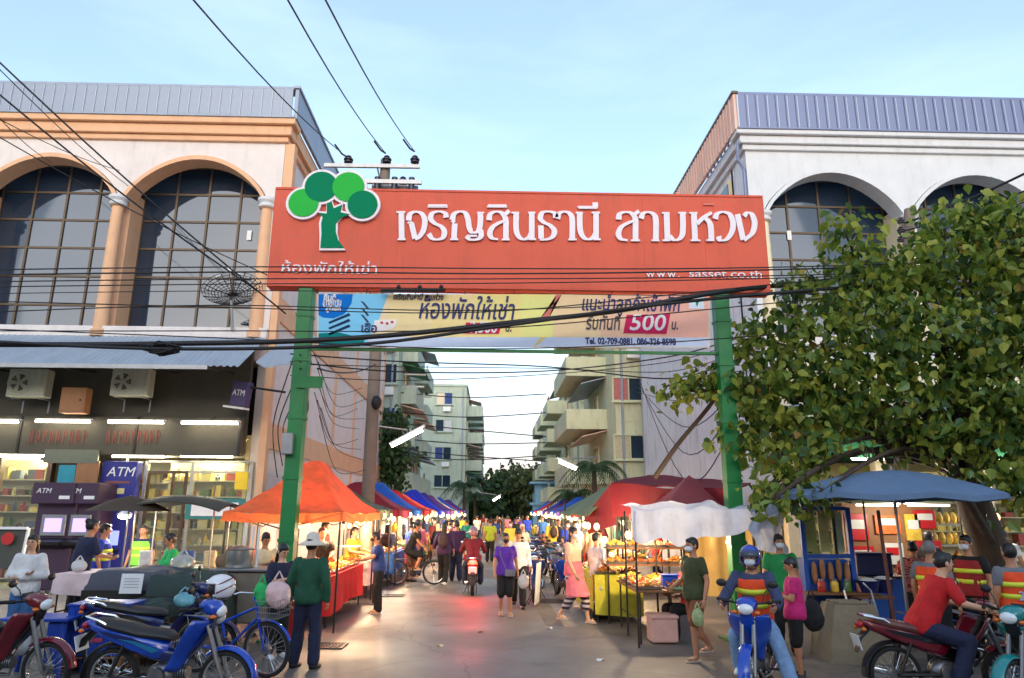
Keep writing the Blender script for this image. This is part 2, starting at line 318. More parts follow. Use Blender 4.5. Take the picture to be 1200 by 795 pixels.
# ---------------------------------------------------------------- arcaded buildings
YF = 19.0
def arch_outline(cx, hw, zs, za, n=18, p=2.0):
    out = []
    for i in range(n+1):
        u = -1+2*i/n; out.append((cx+hw*u, zs+(za-zs)*(1-abs(u)**p)**(.82)))
    return out
def corrug(me_w, h, dep=.05):
    m = MB(); w = me_w
    m.prism([(-w/2, 0), (w/2-.02, 0), (w/2-.02, -.012), (w/2, -.012-.0), (w/2+.0, -.05), (w/2-.05, -.05), (w/2-.055, -.016), (-w/2, -.016)], 0, h, 'z'); return m.mesh('panel')
M_seam = mat('light_seam', lin(190, 198, 212), .5, metal=.2, var=.05)
def arcade(name, label, side, xc, bays, bay, wall, trim, zsill, zs, za, ztop, zcor0, zcor1, zpar, panel, depth, sidem, sgn, colm):
    """one three-storey shop building: side=+1 runs to -x from xc, -1 to +x"""
    T = thing(name, label, 'building', (xc, YF, 0))
    L = bays*bay; xa, xb = (xc-L-.9, xc) if side > 0 else (xc, xc+L+.9)
    off = .35                                             # pier at the corner
    # spandrel wall with the arches cut out of its lower edge
    ends = []
    cxs = [(xc-off-bay*(i+.5)) if side > 0 else (xc+off+bay*(i+.5)) for i in range(bays)]
    m = MB()
    for cx in sorted(cxs):
        o = arch_outline(cx, bay/2, zs, za)
        for p, q in zip(o, o[1:]):
            m.add([(p[0], YF, p[1]), (q[0], YF, q[1]), (q[0], YF, ztop), (p[0], YF, ztop)], [(0, 1, 2, 3)])
            m.add([(p[0], YF, p[1]), (q[0], YF, q[1]), (q[0], YF+.28, q[1]), (p[0], YF+.28, p[1])], [(0, 3, 2, 1)])
    e0, e1 = (xc-off, xc) if side > 0 else (xc, xc+off)
    m.b2(e0, e1, YF, YF+.3, zsill-.4, ztop)
    m.build('spandrel_wall', wall, T, world=True)
    # trim that follows each arch
    for cx in cxs:
        o = arch_outline(cx, bay/2-.03, zs, za); o2 = arch_outline(cx, bay/2-.14, zs-.02, za-.13)
        m = MB(); rings = [[(p[0], YF-.05, p[1]), (p[0], YF+.5, p[1]), (q[0], YF+.5, q[1]), (q[0], YF-.05, q[1])] for p, q in zip(o, o2)]
        m.loft(rings).build('arch_trim', trim, T, world=True)
    # columns: round shaft with a capital, behind it a flat pier
    pro = [(.24, zsill-.3), (.24, zsill-.12), (.19, zsill-.08), (.165, (zsill+zs)/2), (.15, zs-.32), (.2, zs-.3)]
    cap = [(.17, zs-.3), (.23, zs-.26), (.24, zs-.2), (.2, zs-.16), (.27, zs-.08), (.27, zs+.0), (.12, zs+.02)]
    xs = [(xc-off-bay*i) if side > 0 else (xc+off+bay*i) for i in range(bays+1)]
    for x in xs:
        MB().lathe(pro, (x, YF-.02, 0), 16).build('column', colm, T, world=True, smooth=True)
        MB().lathe(cap, (x, YF-.02, 0), 16).build('capital', M_white2, T, world=True, smooth=True)
        MB().b2(x-.2, x+.2, YF+.29, YF+1.15, zsill-.3, zs+.35).build('pier', colm, T, world=True)
    # window wall, recessed
    yw = YF+1.0
    m = MB(); m.b2(xa, xb-.02, YF+1.16, YF+1.3, 3.4, ztop); m.build('back_wall', M_dark, T, world=True)
    nc, nr = 4, 6; z0, z1 = zsill, za+.1
    for x in xs[:-1]:
        a, b = (x-bay+.2, x-.2) if side > 0 else (x+.2, x+bay-.2)
        dx = (b-a)/nc; dz = (z1-z0)/nr
        pm = MB().box((0, 0, 0), (dx-.06, .02, dz-.06)).mesh('pane')
        for i in range(nc):
            for j in range(nr):
                o = link(pm, 'pane', M_glass, T, Vector((a+dx*(i+.5), yw+.02, z0+dz*(j+.5)))-T.location)
                o.rotation_euler = (random.uniform(-.006, .006), 0, random.uniform(-.006, .006))
        m = MB()
        for i in range(nc+1): m.b2(a+dx*i-.03, a+dx*i+.03, yw-.03, yw+.05, z0, z1)
        m.build('mullion', M_bronze, T, world=True, kind='stuff')
        m = MB()
        for j in range(nr+1): m.b2(a, b, yw-.022, yw+.045, z0+dz*j-.03, z0+dz*j+.03)
        m.build('transom', M_bronze, T, world=True, kind='stuff')
    MB().b2(xa, xb, YF-.16, YF+1.1, zsill-.32, zsill-.02, .02).build('sill', M_white, T, world=True)
    MB().b2(xa, xb-.01 if side > 0 else xb, YF+.02, YF+1.2, zsill-.9, zsill-.33).build('apron_wall', wall, T, world=True)
    # cornice, stepped
    for k, (z0, z1, pj) in enumerate(((zcor0, zcor0+.16, .1), (zcor0+.17, zcor0+.55*(zcor1-zcor0)+.1, .2), (zcor0+.55*(zcor1-zcor0)+.11, zcor1, .32))):
        MB().b2(xa, xb+side*pj if side > 0 else xb, YF-pj, YF+.3, z0, z1, .015).build('cornice_moulding', trim, T, world=True) if side > 0 else \
            MB().b2(xa-pj, xb, YF-pj, YF+.3, z0, z1, .015).build('cornice_moulding', trim, T, world=True)
    # metal parapet of single panels
    zp0, zp1 = zcor1+.01, zpar; w = .3
    MB().b2(xa-.2, xb+.25 if side > 0 else xb, YF-.3, YF+.1, zp1, zp1+.09, .01).build('parapet_cap', panel, T, world=True)
    MB().b2(xa-(0 if side > 0 else .3), xb+(.3 if side > 0 else 0), YF-.36, YF-.2, zp0-.02, zp0+.05, .01).build('parapet_rail', panel, T, world=True)
    pm = corrug(w, zp1-zp0-.06); nP = int((xb-xa+.3)/w)
    sm = MB().box((0, -.035, (zp1-zp0)/2), (.035, .05, zp1-zp0-.08)).mesh('seam')
    for i in range(nP):
        x = (xb+.2-w*(i+.5)) if side > 0 else (xa-.25+w*(i+.5))
        link(pm, 'panel', panel, T, Vector((x, YF-.3, zp0+.055))-T.location)
        link(sm, 'panel_seam', M_seam, T, Vector((x-w/2, YF-.285, zp0))-T.location)
    # side parapet along the street
    X = xc+.3 if side > 0 else xc-.3
    MB().b2(X-.05, X+.05, YF-.28, YF+depth, zp0, zp1+.02).build('side_parapet', panel if side > 0 else M_pink, T, world=True)
    MB().b2(X-.09, X+.09, YF-.33, YF+depth, zp1+.021, zp1+.1).build('side_parapet_cap', panel if side > 0 else M_bronze, T, world=True)
    if side < 0:
        m = MB(); n = int(depth/.28)
        for i in range(n): m.b2(X-.085, X-.052, YF+i*.28, YF+i*.28+.05, zp0, zp1)
        m.build('side_seam', M_pink, T, world=True, kind='stuff')
    # side wall and roof, rear
    x0, x1 = (xc-.3, xc) if side > 0 else (xc, xc+.3)
    MB().b2(x0, x1, YF+.31, YF+depth, -.05, zcor1).build('side_wall', sidem, T, world=True)
    MB().b2(min(xa, xb), max(xa, xb), YF+depth-.3, YF+depth-.01, -.05, zcor1-.01).build('rear_wall', wall, T, world=True)
    MB().b2(xa+.35, xb-.35, YF+1.4, YF+depth-.4, zcor1-.3, zcor1-.1).build('roof', M_conc, T, world=True)
    for k, (z0, z1, pj) in enumerate(((zcor0, zcor0+.2, .1), (zcor0+.21, zcor1, .22))):
        a, b = (xc, xc+pj) if side > 0 else (xc-pj, xc)
        MB().b2(a, b, YF+.31, YF+depth, z0, z1).build('side_moulding', trim, T, world=True)
    MB().b2(xb-.0 if side > 0 else xb-.3, xb+.3 if side > 0 else xb-.01, YF+1.31, YF+depth-.31, 3.4, zcor1) if 0 else None
    return T, cxs, xs
T1, cx1, xs1 = arcade('arcade_building', 'white shop building with peach columns and two tall arched windows above the lit convenience shop', 1, -6.18, 3, 4.2,
    M_white, M_peach, 6.85, 10.65, 12.0, 12.9, 12.45, 13.1, 14.05, M_greypan, 21, M_white, 1, M_peach)
T2, cx2, xs2 = arcade('arcade_building', 'grey white shop building with arched dark windows standing behind the big leafy tree', -1, 7.42, 3, 4.35,
    M_white2, M_white2, 6.85, 10.5, 11.95, 12.75, 12.5, 13.05, 14.2, M_greypan2, 16, M_stain, -1, M_cream)
# peach bands, string courses and small pieces on the left side wall
for z in (4.0, 7.6, 11.0):
    MB().b2(-6.18, -6.12, 19.4, 39.5, z-.35, z+.35).build('floor_band', M_peach, T1, world=True)
for y in (19.5, 23.5, 27.5, 31.5, 35.5, 39.4):
    for z0, z1 in ((.1, 3.6), (4.36, 7.2), (7.98, 10.6), (11.37, 12.4)):
        MB().b2(-6.179, -6.135, y-.12, y+.12, z0, z1).build('wall_strip', M_peach, T1, world=True)
MB().b2(-6.17, -5.9, 19.0, 19.28, 11.0, 12.44).build('corner_pilaster', M_peach, T1, world=True)
MB().b2(-6.17, -5.98, 19.0, 19.28, .0, 10.9).build('corner_pilaster', M_peach, T1, world=True)
# right building: windows of the side, gutter pipe
for y in (20.3, 22.3):
    f = MB().b2(7.33, 7.42, y, y+1.1, 9.2, 12.2).build('window', M_cream, T2, world=True)
    MB().b2(7.31, 7.33, y+.1, y+1.0, 9.3, 12.1).build('pane', M_glass, f).location = -Vector(T2.location)
MB().tube([(7.2, 18.95, 12.8), (7.2, 19.05, 12.2), (7.36, 19.05, 11.9), (7.36, 19.05, 8)], .05, 8).build('gutter_pipe', M_greypan2, T2, world=True)
m = MB()
for i in range(8): m.b2(7.1, 7.16, 19.2+i*.35, 19.25+i*.35, 12.95, 13.5)
m.b2(7.1, 7.16, 19.1, 22, 13.5, 13.55); m.build('ladder_rail', M_greypan2, T2, world=True, kind='stuff')
# small paper notices stuck on the panes
for (px, py) in ((725+0, 490),):
    pass
for nm, (a, b), T in (('notice', (292, 276), T1), ('notice', (925, 276), T2)):
    p = at(a, b, YF+.97); MB().box(p, (.13, .01, .3)).build(nm, M_whitep, T, world=True)
# satellite dish before the second window
M_mesh = mat('dish_mesh', lin(52, 55, 62), .6, metal=.4, var=.1)
p = at(272, 335, 18.55)
t = thing('satellite_dish', 'large black mesh satellite dish tilted up before the second arched window', 'satellite dish', p)
ML = Euler((R(-14), R(-16), 0)).to_matrix()
rings = [[ML @ Vector((r*cos(2*pi*j/24), r*sin(2*pi*j/24), .32*r*r-.3)) for j in range(24)] for r in (.02, .13, .21, .3, .38, .46, .54, .62, .7, .78)]
m = MB(); m.loft(rings, caps=False)
o = m.build('dish', M_mesh, t, smooth='full'); md = o.modifiers.new('s', 'WIREFRAME'); md.thickness = .02; md.use_replace = True
m = MB()
for k in range(8):
    a = 2*pi*k/8; m.tube([ML @ Vector((r*cos(a), r*sin(a), .32*r*r-.32)) for r in (.02, .4, .79)], .012, 4)
m.build('rib', M_black, t, kind='stuff')
m = MB()
for k in range(3):
    a = 2*pi*k/3; m.tube([ML @ Vector((.72*cos(a), .72*sin(a), -.12)), ML @ Vector((0, 0, .55))], .012, 4)
m.ell(ML @ Vector((0, 0, .55)), (.07, .07, .09)); m.build('receiver', M_whitep, t)
MB().tube([(0, .05, -.4), (0.05, .2, -1.2)], .04, 8).build('mast', M_steel, t)
# ---------------------------------------------------------------- apartment blocks down the street
M_apg = mat('pale_green_render', lin(176, 188, 172), .85, var=.08, scale=.7, dirt=.5)
M_apy = mat('pale_yellow_render', lin(200, 202, 170), .85, var=.08, scale=.7, dirt=.5)
M_apd = mat('dim_room', lin(40, 44, 48), .8, var=.2)
M_cur = [cloth('curtain_%s' % k, c) for k, c in (('blue', (50, 70, 130)), ('cream', (190, 180, 150)), ('pink', (180, 110, 110)), ('white', (200, 200, 200)))]
def window(T, c, w, h, face, mf, curtain=None):          # face: 'f' front (-y), 'r' towards +x, 'l' towards -x
    rz = {'f': 0, 'r': pi/2, 'l': -pi/2}[face]
    f = MB()
    for s in (-1, 1): f.box((s*(w/2), 0, 0), (.09, .14, h+.09)); 
    for s in (-1, 1): f.box((0, 0, s*(h/2)), (w-.09, .135, .09))
    f.box((0, 0, 0), (.05, .08, h-.09))
    o = f.build('window', mf, T); o.location = Vector(c)-T.location; o.rotation_euler.z = rz
    for s in (-1, 1):
        MB().box((s*w/4, .03, 0), (w/2-.08, .02, h-.1)).build('pane', M_glass, o)
    if curtain: MB().box((random.choice((-1, 1))*w/4, .008, 0), (w/2-.1, .012, h-.12)).build('curtain', curtain, o)
    s_ = MB().box((0, -.1, -h/2-.08), (w+.25, .24, .07)).build('sill', mf, o)
    return o
def apartments(label, x0, x1, y0, y1, h, floors, m, face, group=None, balc=0, bside=1.3, winx=None):
    T = thing('apartment_block', label, 'building', ((x0+x1)/2, (y0+y1)/2, 0))
    MB().b2(x0, x1, y0, y1, -.05, h).build('wall', m, T, world=True)
    MB().b2(x0-.12, x1+.12, y0-.12, y1+.12, h+.001, h+.25, .02).build('roof', m, T, world=True)
    MB().b2(x0+1, x0+2.6, y0+2, y0+5, h+.26, h+1.9).build('stair_head', m, T, world=True)
    fh = (h-.6)/floors
    for k in range(floors):
        z = .6+fh*k+fh*.55
        for wx in (winx or ((x0+x1)/2,)): window(T, (wx, y0-.03, z), 1.7, 1.25, 'f', m, random.choice(M_cur+[None]))
    s = 1 if face == 'r' else -1; xs = x1 if s > 0 else x0
    MB().tube([(x0+.35 if s < 0 else x1-.35, y0-.08, .1), (x0+.35 if s < 0 else x1-.35, y0-.08, h-.1)], .07, 6).build('drain_pipe', M_greypan, T, world=True)
    for k in range(1, floors): MB().b2(x0+.01, x1-.01, y0-.03, y0-.001, .55+fh*k, .65+fh*k).build('floor_line', m, T, world=True)
    for wx in (winx or ((x0+x1)/2,)):
        for k in range(floors):
            if random.random() < .5: MB().box((wx+.3, y0-.22, .6+fh*k+fh*.55-1.15), (.8, .32, .5), bev=.02).build('air_conditioner', M_whitep, T, world=True)
    n = balc
    for j in range(n):
        dy = (y1-y0)/n; ya = y0+dy*j+dy*.22; yb = ya+dy*.62
        for k in range(1, floors):
            z = .6+fh*k
            b = MB(); b.b2(xs, xs+s*bside, ya, yb, z-.12, z); b.b2(xs+s*bside, xs+s*(bside-.1), ya+.001, yb-.001, z+.001, z+1.0)
            b.b2(xs, xs+s*(bside-.101), ya+.002, ya+.1, z+.001, z+.999); b.b2(xs, xs+s*(bside-.101), yb-.1, yb-.002, z+.001, z+.999)
            o = b.build('balcony', m, T, world=True)
            window(T, (xs+s*.03, (ya+yb)/2, z+1.25), 1.6, 2.0, face, M_cream, random.choice(M_cur+[None]))
            a_ = MB().box((xs+s*.22, ya+.45, z+.32), (.3, .75, .5), bev=.02); a_.lathe([(.17, 0), (.17, .02), (.02, .02)], (xs+s*.38, ya+.4, z+.32), 12, 'x'); a_.build('air_conditioner', M_whitep, T, world=True)
            for q_ in range(random.randint(0, 3)): MB().box((xs+s*(bside-.18), ya+.6+q_*.5, z+1.15), (.03, .38, .55), rz=random.uniform(-.2, .2)).build('laundry', random.choice(M_cur), T, world=True)
            if random.random() < .6:                       # laundry or an awning over the balcony
                MB().box((xs+s*.7, (ya+yb)/2, z+fh-.35), (1.5, yb-ya-.3, .05), ry=s*.25).build('awning', random.choice((M_greypan, M_pink, M_green)), T, world=True)
    return T
# left side
a = at(441, 500, 41); b = at(484, 500, 41)
apartments('pale green apartment block just behind the white building side wall', -13.5, -6.0, 44, 60, 14.4, 5, M_apg, 'r', balc=2, bside=1.0, winx=(-8.6, -6.9))
a = at(484, 500, 74); b = at(544, 500, 74)
apartments('five storey pale green apartment block with a single column of windows, left of the street', -14, at(546, 500, 74).x, 74, 92, at(500, 453, 74).z, 5, M_apg, 'r', balc=3, bside=1.7, winx=(at(520, 500, 74).x,))
apartments('farthest pale green apartment block on the left, half hidden by the nearer one', -14, at(552, 500, 98).x, 98, 118, at(560, 482, 98).z, 5, M_apg, 'r', balc=3, bside=1.7)
# right side
xr = at(722, 500, 37).x
apartments('pale yellow apartment block with big slanting balconies beside the stained white wall', xr, 15, 37, 50, 15.8, 5, M_apy, 'l', balc=1, bside=2.3, winx=(at(738, 500, 37).x,))
xr2 = at(672, 500, 58).x
apartments('farther pale yellow apartment block with stacked balconies on the right of the street', xr2, 15, 58, 84, at(650, 455, 62).z, 5, M_apy, 'l', balc=3, bside=2.0, winx=(xr2+1.6,))
# low blue shelter at the street end and far buildings
t = thing('guard_hut', 'small pale blue hut with a flat roof at the far end on the right', 'hut', at(640, 605, 70)*1)
t.location.z = 0; x, y = t.location.x, t.location.y
M_pb = mat('pale_blue_paint', lin(120, 170, 205), .5, var=.1, dirt=.2)
MB().b2(-1.3, 1.3, -1, 1, 0, 2.6).build('wall', M_pb, t); MB().b2(-1.6, 1.6, -1.4, 1.3, 2.61, 2.85).build('roof', M_pb, t)
MB().b2(-1.6, 1.6, -1.4, 1.3, 4.6, 4.8).build('upper_roof', M_pb, t); MB().b2(-1.1, 1.1, -.8, .8, 2.86, 4.59).build('upper_wall', M_pb, t)
MB().b2(-.9, .9, -1.02, -1, 1.1, 2.1).build('pane', M_glass, t)
M_far = mat('far_wall', lin(150, 140, 130), .9, var=.15, scale=.5)
for lab, x, y, w, h in (('dark low market roof building closing the far end of the street', -1, 122, 16, 4.2), ('long grey building far beyond the street end', 14, 134, 22, 6.0)):
    t = thing('far_building', lab, 'building', (x, y, 0))
    MB().b2(-w/2, w/2, 0, 8, 0, h).build('wall', M_far, t); MB().b2(-w/2-.5, w/2+.5, -.8, 8.5, h+.01, h+.4).build('roof', M_dark, t)
    for i in range(int(w/3)): MB().b2(-w/2+.8+i*3, -w/2+2.3+i*3, -.05, 0, .8, 2.4).build('window', M_glass, t)

# shop rows on the other side of the main road, behind the photographer (seen mirrored in the dark arched windows)
for lab, x0, x1, h in (('long three storey shop row across the main road behind the viewer, left part', -34, -3, 11.5), ('three storey shop row across the main road behind the viewer, right part', 0, 32, 10)):
    T = thing('shop_row', lab, 'building', ((x0+x1)/2, -15, 0)); MB().b2(x0, x1, -24, -15, 0, h).build('wall', M_white2, T, world=True); MB().b2(x0-.3, x1+.3, -24.3, -14.4, h+.001, h+.5).build('roof', M_greypan, T, world=True); MB().b2(x0, x1, -14.999, -13.2, 3.6, 3.75).build('awning', M_greypan, T, world=True)
    for i in range(int((x1-x0)/4)):
        for z in (4.6, 7.6): MB().b2(x0+.8+4*i, x0+3.4+4*i, -15, -14.93, z, z+1.7).build('window', M_glass, T, world=True)
        MB().b2(x0+.4+4*i, x0+3.7+4*i, -15, -14.95, .1, 3.2).build('shutter', M_greypan2, T, world=True)

for k, (px, py, w_, d_) in enumerate(((640, 715, .32, 4.2),)):
    c = gnd(px, py); MB().prism([(c.x+w_/2*x*(1+.12*noise.noise(Vector((y*3, x, k)))), c.y+d_/2*y*(1+.05*noise.noise(Vector((x*4, y, k))))) for x, y in [(-1, -1+i/8) for i in range(17)]+[(1, 1-i/8) for i in range(17)]], -.03, .0045, 'z').build('road_patch', mat('newer_asphalt_%d' % k, lin(92+6*k, 87+6*k, 83+6*k), .8, var=.2, scale=14, bump=.4, bscale=70), kind='structure')
for k, (x, y) in enumerate(((-2.35, 18.2), (2.5, 19.6), (-2.45, 11.6))):
    t = thing('drain_grate', 'rusty slotted drain grate at the %s edge of the road' % ('left', 'right', 'near left')[k], 'drain grate', (x, y, .003)); m = MB()
    for i in range(9): m.box((-.2+.05*i, 0, .008), (.022, .4, .014))
    m.build('grate_bar', M_iron, t, kind='stuff'); m = MB()
    for s_ in (-1, 1): m.box((s_*.24, 0, .008), (.03, .5, .018)); m.box((0, s_*.225, .008), (.449, .03, .0178))
    m.build('frame', M_iron, t)
# ================================================================ GATE SIGN
M_sign = mat('orange_red_sign_sheet', lin(218, 100, 78), .65, spec=.2, var=.1, scale=.8, dirt=.28)
M_let = mat('white_letter_acrylic', lin(232, 222, 228), .4, var=.04)
M_lg1 = mat('leaf_green_plate', lin(50, 180, 70), .75, spec=.15, var=.04); M_lg2 = mat('deep_green_plate', lin(0, 125, 85), .75, spec=.15, var=.04)
YG = 12.0
G = thing('gate_sign', 'wide orange red gateway sign with green tree emblem and white lettering on two green posts', 'sign', (.55, YG, 0))
s0, s1 = at(312, 336, YG), at(903, 336, YG); zt = at(600, 224, YG).z
MB().b2(s0.x, s1.x, YG, YG+.28, s0.z, zt, .01).build('sign_board', M_sign, G, world=True)
for z in (s0.z+.01, zt-.05): MB().b2(s0.x+.02, s1.x-.02, YG-.02, YG-.003, z, z+.04).build('edge_strip', M_sign, G, world=True)
# panel seams of the sheet metal face: eight sheets with narrow joints
n = 8; w = (s1.x-s0.x-.06)/n
for i in range(n): MB().b2(s0.x+.03+w*i+.003, s0.x+.03+w*(i+1)-.003, YG-.006, YG-.0005, s0.z+.055, zt-.055).build('face_sheet', M_sign, G, world=True)
YL = YG-.05
m = MB()
for i in range(41):
    for z in (s0.z+.12, (s0.z+zt)/2, zt-.12): m.ell((s0.x+.12+(s1.x-s0.x-.24)*i/40, YG-.008, z), (.011, .006, .011), 6, 4)
m.build('bolt', M_steel, G, world=True, kind='stuff')
def stroke(m, pts, fn, thick, thin, y, dep=.045, power=1.3, k=7):
    """a pen stroke: thick where it runs vertically, thin where it runs horizontally"""
    P = [Vector((p[0], p[1])) for p in pts]; S = cat_pts([(p.x, p.y, 0) for p in P], k) if len(P) > 2 else [Vector((P[0].x, P[0].y, 0)), Vector((P[1].x, P[1].y, 0))]
    A, B = [], []
    for i, p in enumerate(S):
        t = (S[min(i+1, len(S)-1)]-S[max(i-1, 0)]).normalized(); h = .5*(thin+(thick-thin)*abs(t.y)**power)
        nrm = Vector((-t.y, t.x, 0)); A.append(p+nrm*h); B.append(p-nrm*h)
    rings = []
    for a, b in zip(A, B):
        a, b = fn(a.x, a.y), fn(b.x, b.y)
        rings.append([(a.x, y, a.z), (a.x, y+dep, a.z), (b.x, y+dep, b.z), (b.x, y, b.z)])
    m.loft(rings)
TH = 'T'
def glyphs():
    f1 = lambda x, y: at(455+x/4.706, 225+y/4.706, YG-.1); f2 = lambda x, y: at(700+x/5.854, 225+y/5.854, YG-.1)
    L = []
    def g(fn, thick, thin, *st): L.append((fn, thick, thin, st))
    A = (f1, 31, 10)
    g(*A, [(70, 108), (72, 252)], [(44, 105), (92, 105)], [(50, 256), (94, 256)])
    g(*A, [(110, 152), (118, 118), (145, 104), (180, 112), (200, 150), (192, 205), (168, 242), (146, 255)], [(126, 168), (146, 252)], [(104, 164), (136, 164)])
    g(*A, [(216, 75), (326, 75)], [(218, 68), (322, 68)], [(224, 70), (324, 70)])
    g(*A, [(318, 136), (312, 112), (280, 102), (245, 110), (232, 138), (252, 165), (290, 185), (308, 212), (300, 245), (270, 257), (240, 250), (222, 225)])
    g(*A, [(366, 168), (362, 250)], [(340, 256), (385, 256)], [(350, 150), (366, 162)], [(352, 150), (362, 118), (392, 103), (422, 110), (438, 140), (446, 190), (462, 218), (490, 214), (504, 190), (508, 150), (508, 112)], [(490, 110), (528, 110)],
      [(430, 238), (452, 258), (492, 256), (512, 236), (508, 205)], [(440, 238), (490, 238)])
    g(*A, [(545, 75), (655, 75)], [(550, 68), (652, 68)])
    g(*A, [(556, 150), (562, 118), (592, 103), (625, 110), (648, 145), (649, 200), (649, 252)], [(626, 257), (670, 257)], [(640, 122), (668, 98)], [(648, 152), (610, 166), (575, 190), (560, 225), (574, 250), (606, 256)])
    g(*A, [(706, 112), (706, 200), (720, 240), (748, 256), (776, 244), (790, 222)], [(680, 109), (722, 109)], [(792, 112), (792, 252)], [(772, 109), (812, 109)], [(776, 256), (816, 256)])
    g(*A, [(926, 135), (916, 110), (880, 102), (850, 110), (840, 140), (860, 162), (895, 180), (918, 210), (905, 243), (870, 257), (836, 257)], [(842, 180), (845, 252)])
    g(*A, [(935, 142), (944, 114), (970, 103), (1000, 112), (1016, 145), (1016, 252)], [(994, 257), (1040, 257)])
    g(*A, [(1058, 112), (1060, 200), (1078, 243), (1108, 256), (1134, 242), (1146, 222)], [(1036, 109), (1076, 109)], [(1148, 112), (1148, 252)], [(1124, 109), (1170, 109)], [(1132, 257), (1174, 257)])
    g(*A, [(1046, 76), (1158, 76)], [(1052, 82), (1156, 82)], [(1144, 52), (1144, 80)])
    B = (f2, 39, 12)
    g(*B, [(150, 182), (156, 146), (192, 131), (235, 138), (264, 175), (266, 240), (266, 320)], [(234, 326), (298, 326)], [(252, 152), (290, 124)], [(262, 190), (215, 206), (168, 235), (148, 280), (166, 316), (212, 326)])
    g(*B, [(304, 176), (318, 142), (352, 131), (388, 144), (406, 185), (406, 320)], [(376, 326), (430, 326)])
    g(*B, [(480, 140), (486, 320)], [(448, 137), (500, 137)], [(450, 326), (506, 326)], [(500, 296), (528, 322), (560, 320), (586, 290), (592, 230), (590, 140)], [(560, 137), (614, 137)])
    g(*B, [(668, 140), (676, 320)], [(636, 137), (692, 137)], [(646, 326), (712, 326)], [(690, 212), (735, 168), (790, 136)], [(742, 170), (775, 205), (785, 255), (787, 320)], [(754, 326), (808, 326)])
    g(*B, [(814, 178), (828, 144), (870, 130), (915, 148), (938, 205), (928, 270), (892, 318), (850, 324), (838, 298)])
    g(*B, [(968, 146), (1008, 322)], [(1014, 160), (1036, 136), (1068, 150), (1086, 205), (1070, 275), (1014, 324)])
    for fn, thick, thin, st in L:
        m = MB()
        for i, s in enumerate(st): stroke(m, s, fn, thick, thin, YL-.0023*i, .034)
        m.build('letter', M_let, G, world=True, smooth=True)
glyphs()
# faded tone mark
p = at(700+765/5.854, 225+86/5.854, YG-.03); MB().box(p, (.2, .01, .035)).build('faded_mark', mat('faded_print', lin(216, 120, 100), .6), G, world=True)
# tree emblem: white outline plate and green discs
def disc(m, cx, cy, r, y0, y1, n=36):
    c = at(cx, cy, YG-.1); rr = r/FPX*(c.y*cos(PIT)+(c.z-CAMH)*sin(PIT)); m.prism([(c.x+rr*cos(2*pi*i/n), c.z+rr*sin(2*pi*i/n)) for i in range(n)], y0, y1)
E3 = lambda x, y: (310+x/5.3, 190+y/5.3)
D = [(240, 250, 92, M_lg1), (350, 150, 100, M_lg2), (520, 152, 98, M_lg1), (608, 262, 92, M_lg2)]
m = MB()
for i, (x, y, r, mm) in enumerate(D): disc(m, *E3(x, y), (r+17)/5.3, YG-.07-.002*i, YG-.007-.0005*i)
m.build('emblem_outline', M_let, G, world=True)
for i, (x, y, r, mm) in enumerate(D):
    m = MB(); disc(m, *E3(x, y), r/5.3, YG-.086-.003*i, YG-.0762-.001*i); m.build('emblem_crown', mm, G, world=True)
trunk = [(345, 530), (352, 440), (350, 380), (360, 340), (335, 312), (385, 318), (385, 255), (415, 240), (428, 285), (480, 262), (470, 310), (530, 322), (470, 345), (440, 380), (440, 430), (455, 480), (492, 530)]
c = Vector((415, 400))
o = [at(*E3(*(Vector(p)+(Vector(p)-c).normalized()*16)), YG-.1) for p in trunk]
MB().prism([(q.x, q.z) for q in o], YG-.066, YG-.008).build('emblem_outline', M_let, G, world=True)
o = [at(*E3(*p), YG-.1) for p in trunk]
MB().prism([(q.x, q.z) for q in o], YG-.0825, YG-.0665).build('emblem_trunk', M_lg2, G, world=True)
p = at(328, 320, YG-.02); text('ห้องพักให้เช่า', 0.28, M_let, (p.x, YG-.02, p.z), 'lettering', G, ext=.012, maxw=at(440, 320, YG).x-p.x)
p = at(757, 325, YG-.02); text('www.', 0.215, M_let, (p.x, YG-.02, p.z), 'lettering', G, ext=.012, maxw=at(796, 320, YG).x-p.x, space=1.3)
p = at(807, 325, YG-.02); text('sasset.co.th', 0.215, M_let, (p.x, YG-.02, p.z), 'lettering', G, ext=.012, maxw=at(891, 320, YG).x-p.x)
# posts: green box columns with straps, their lamp bars
for px in (358, 846):
    x = at(px, 336, YG).x
    MB().b2(x-.125, x+.125, YG+.02, YG+.27, 0, s0.z-.001, .01).build('post', M_green, G, world=True)
    MB().b2(x-.15, x+.15, YG+.3, YG+.34, s0.z, zt-.1).build('post_upper', M_green, G, world=True)
    MB().b2(x-.3, x+.3, YG-.1, YG+.45, 0, .03).build('base_plate', M_green, G, world=True)
    for z in (1.5, 2.5, 3.5, 4.5, 5.3): MB().b2(x-.137, x+.137, YG+.005, YG+.285, z, z+.05).build('strap', M_green, G, world=True)
x = at(358, 336, YG).x
p = at(350, 448, YG); MB().b2(x-.02, x+.42, YG-.02, YG+.015, p.z-.1, p.z+.1).build('bracket', M_green, G, world=True)
MB().b2(x+.1, at(846, 336, YG).x-.1, YG+.12, YG+.2, at(600, 411, YG).z, at(600, 408, YG).z).build('tie_bar', M_green, G, world=True)
m = MB(); a, b = at(446, 341, YG-.1), at(522, 340, YG-.1)
m.tube([a, b], .035, 8)
o = m.build('lamp_bar', M_dark, G, world=True)
for px in (467, 492, 517):
    p = at(px, 337, YG-.1); MB().ell(p, (.04, .04, .05), 8, 6).build('lamp_clip', M_dark, G, world=True)
# meter box at the left post foot and electric boxes
p = at(352, 500, YG-.02); MB().b2(x-.16, x+.02, YG-.12, YG+.0, 2.9, 3.25, .01).build('meter_box', M_steel, G, world=True)
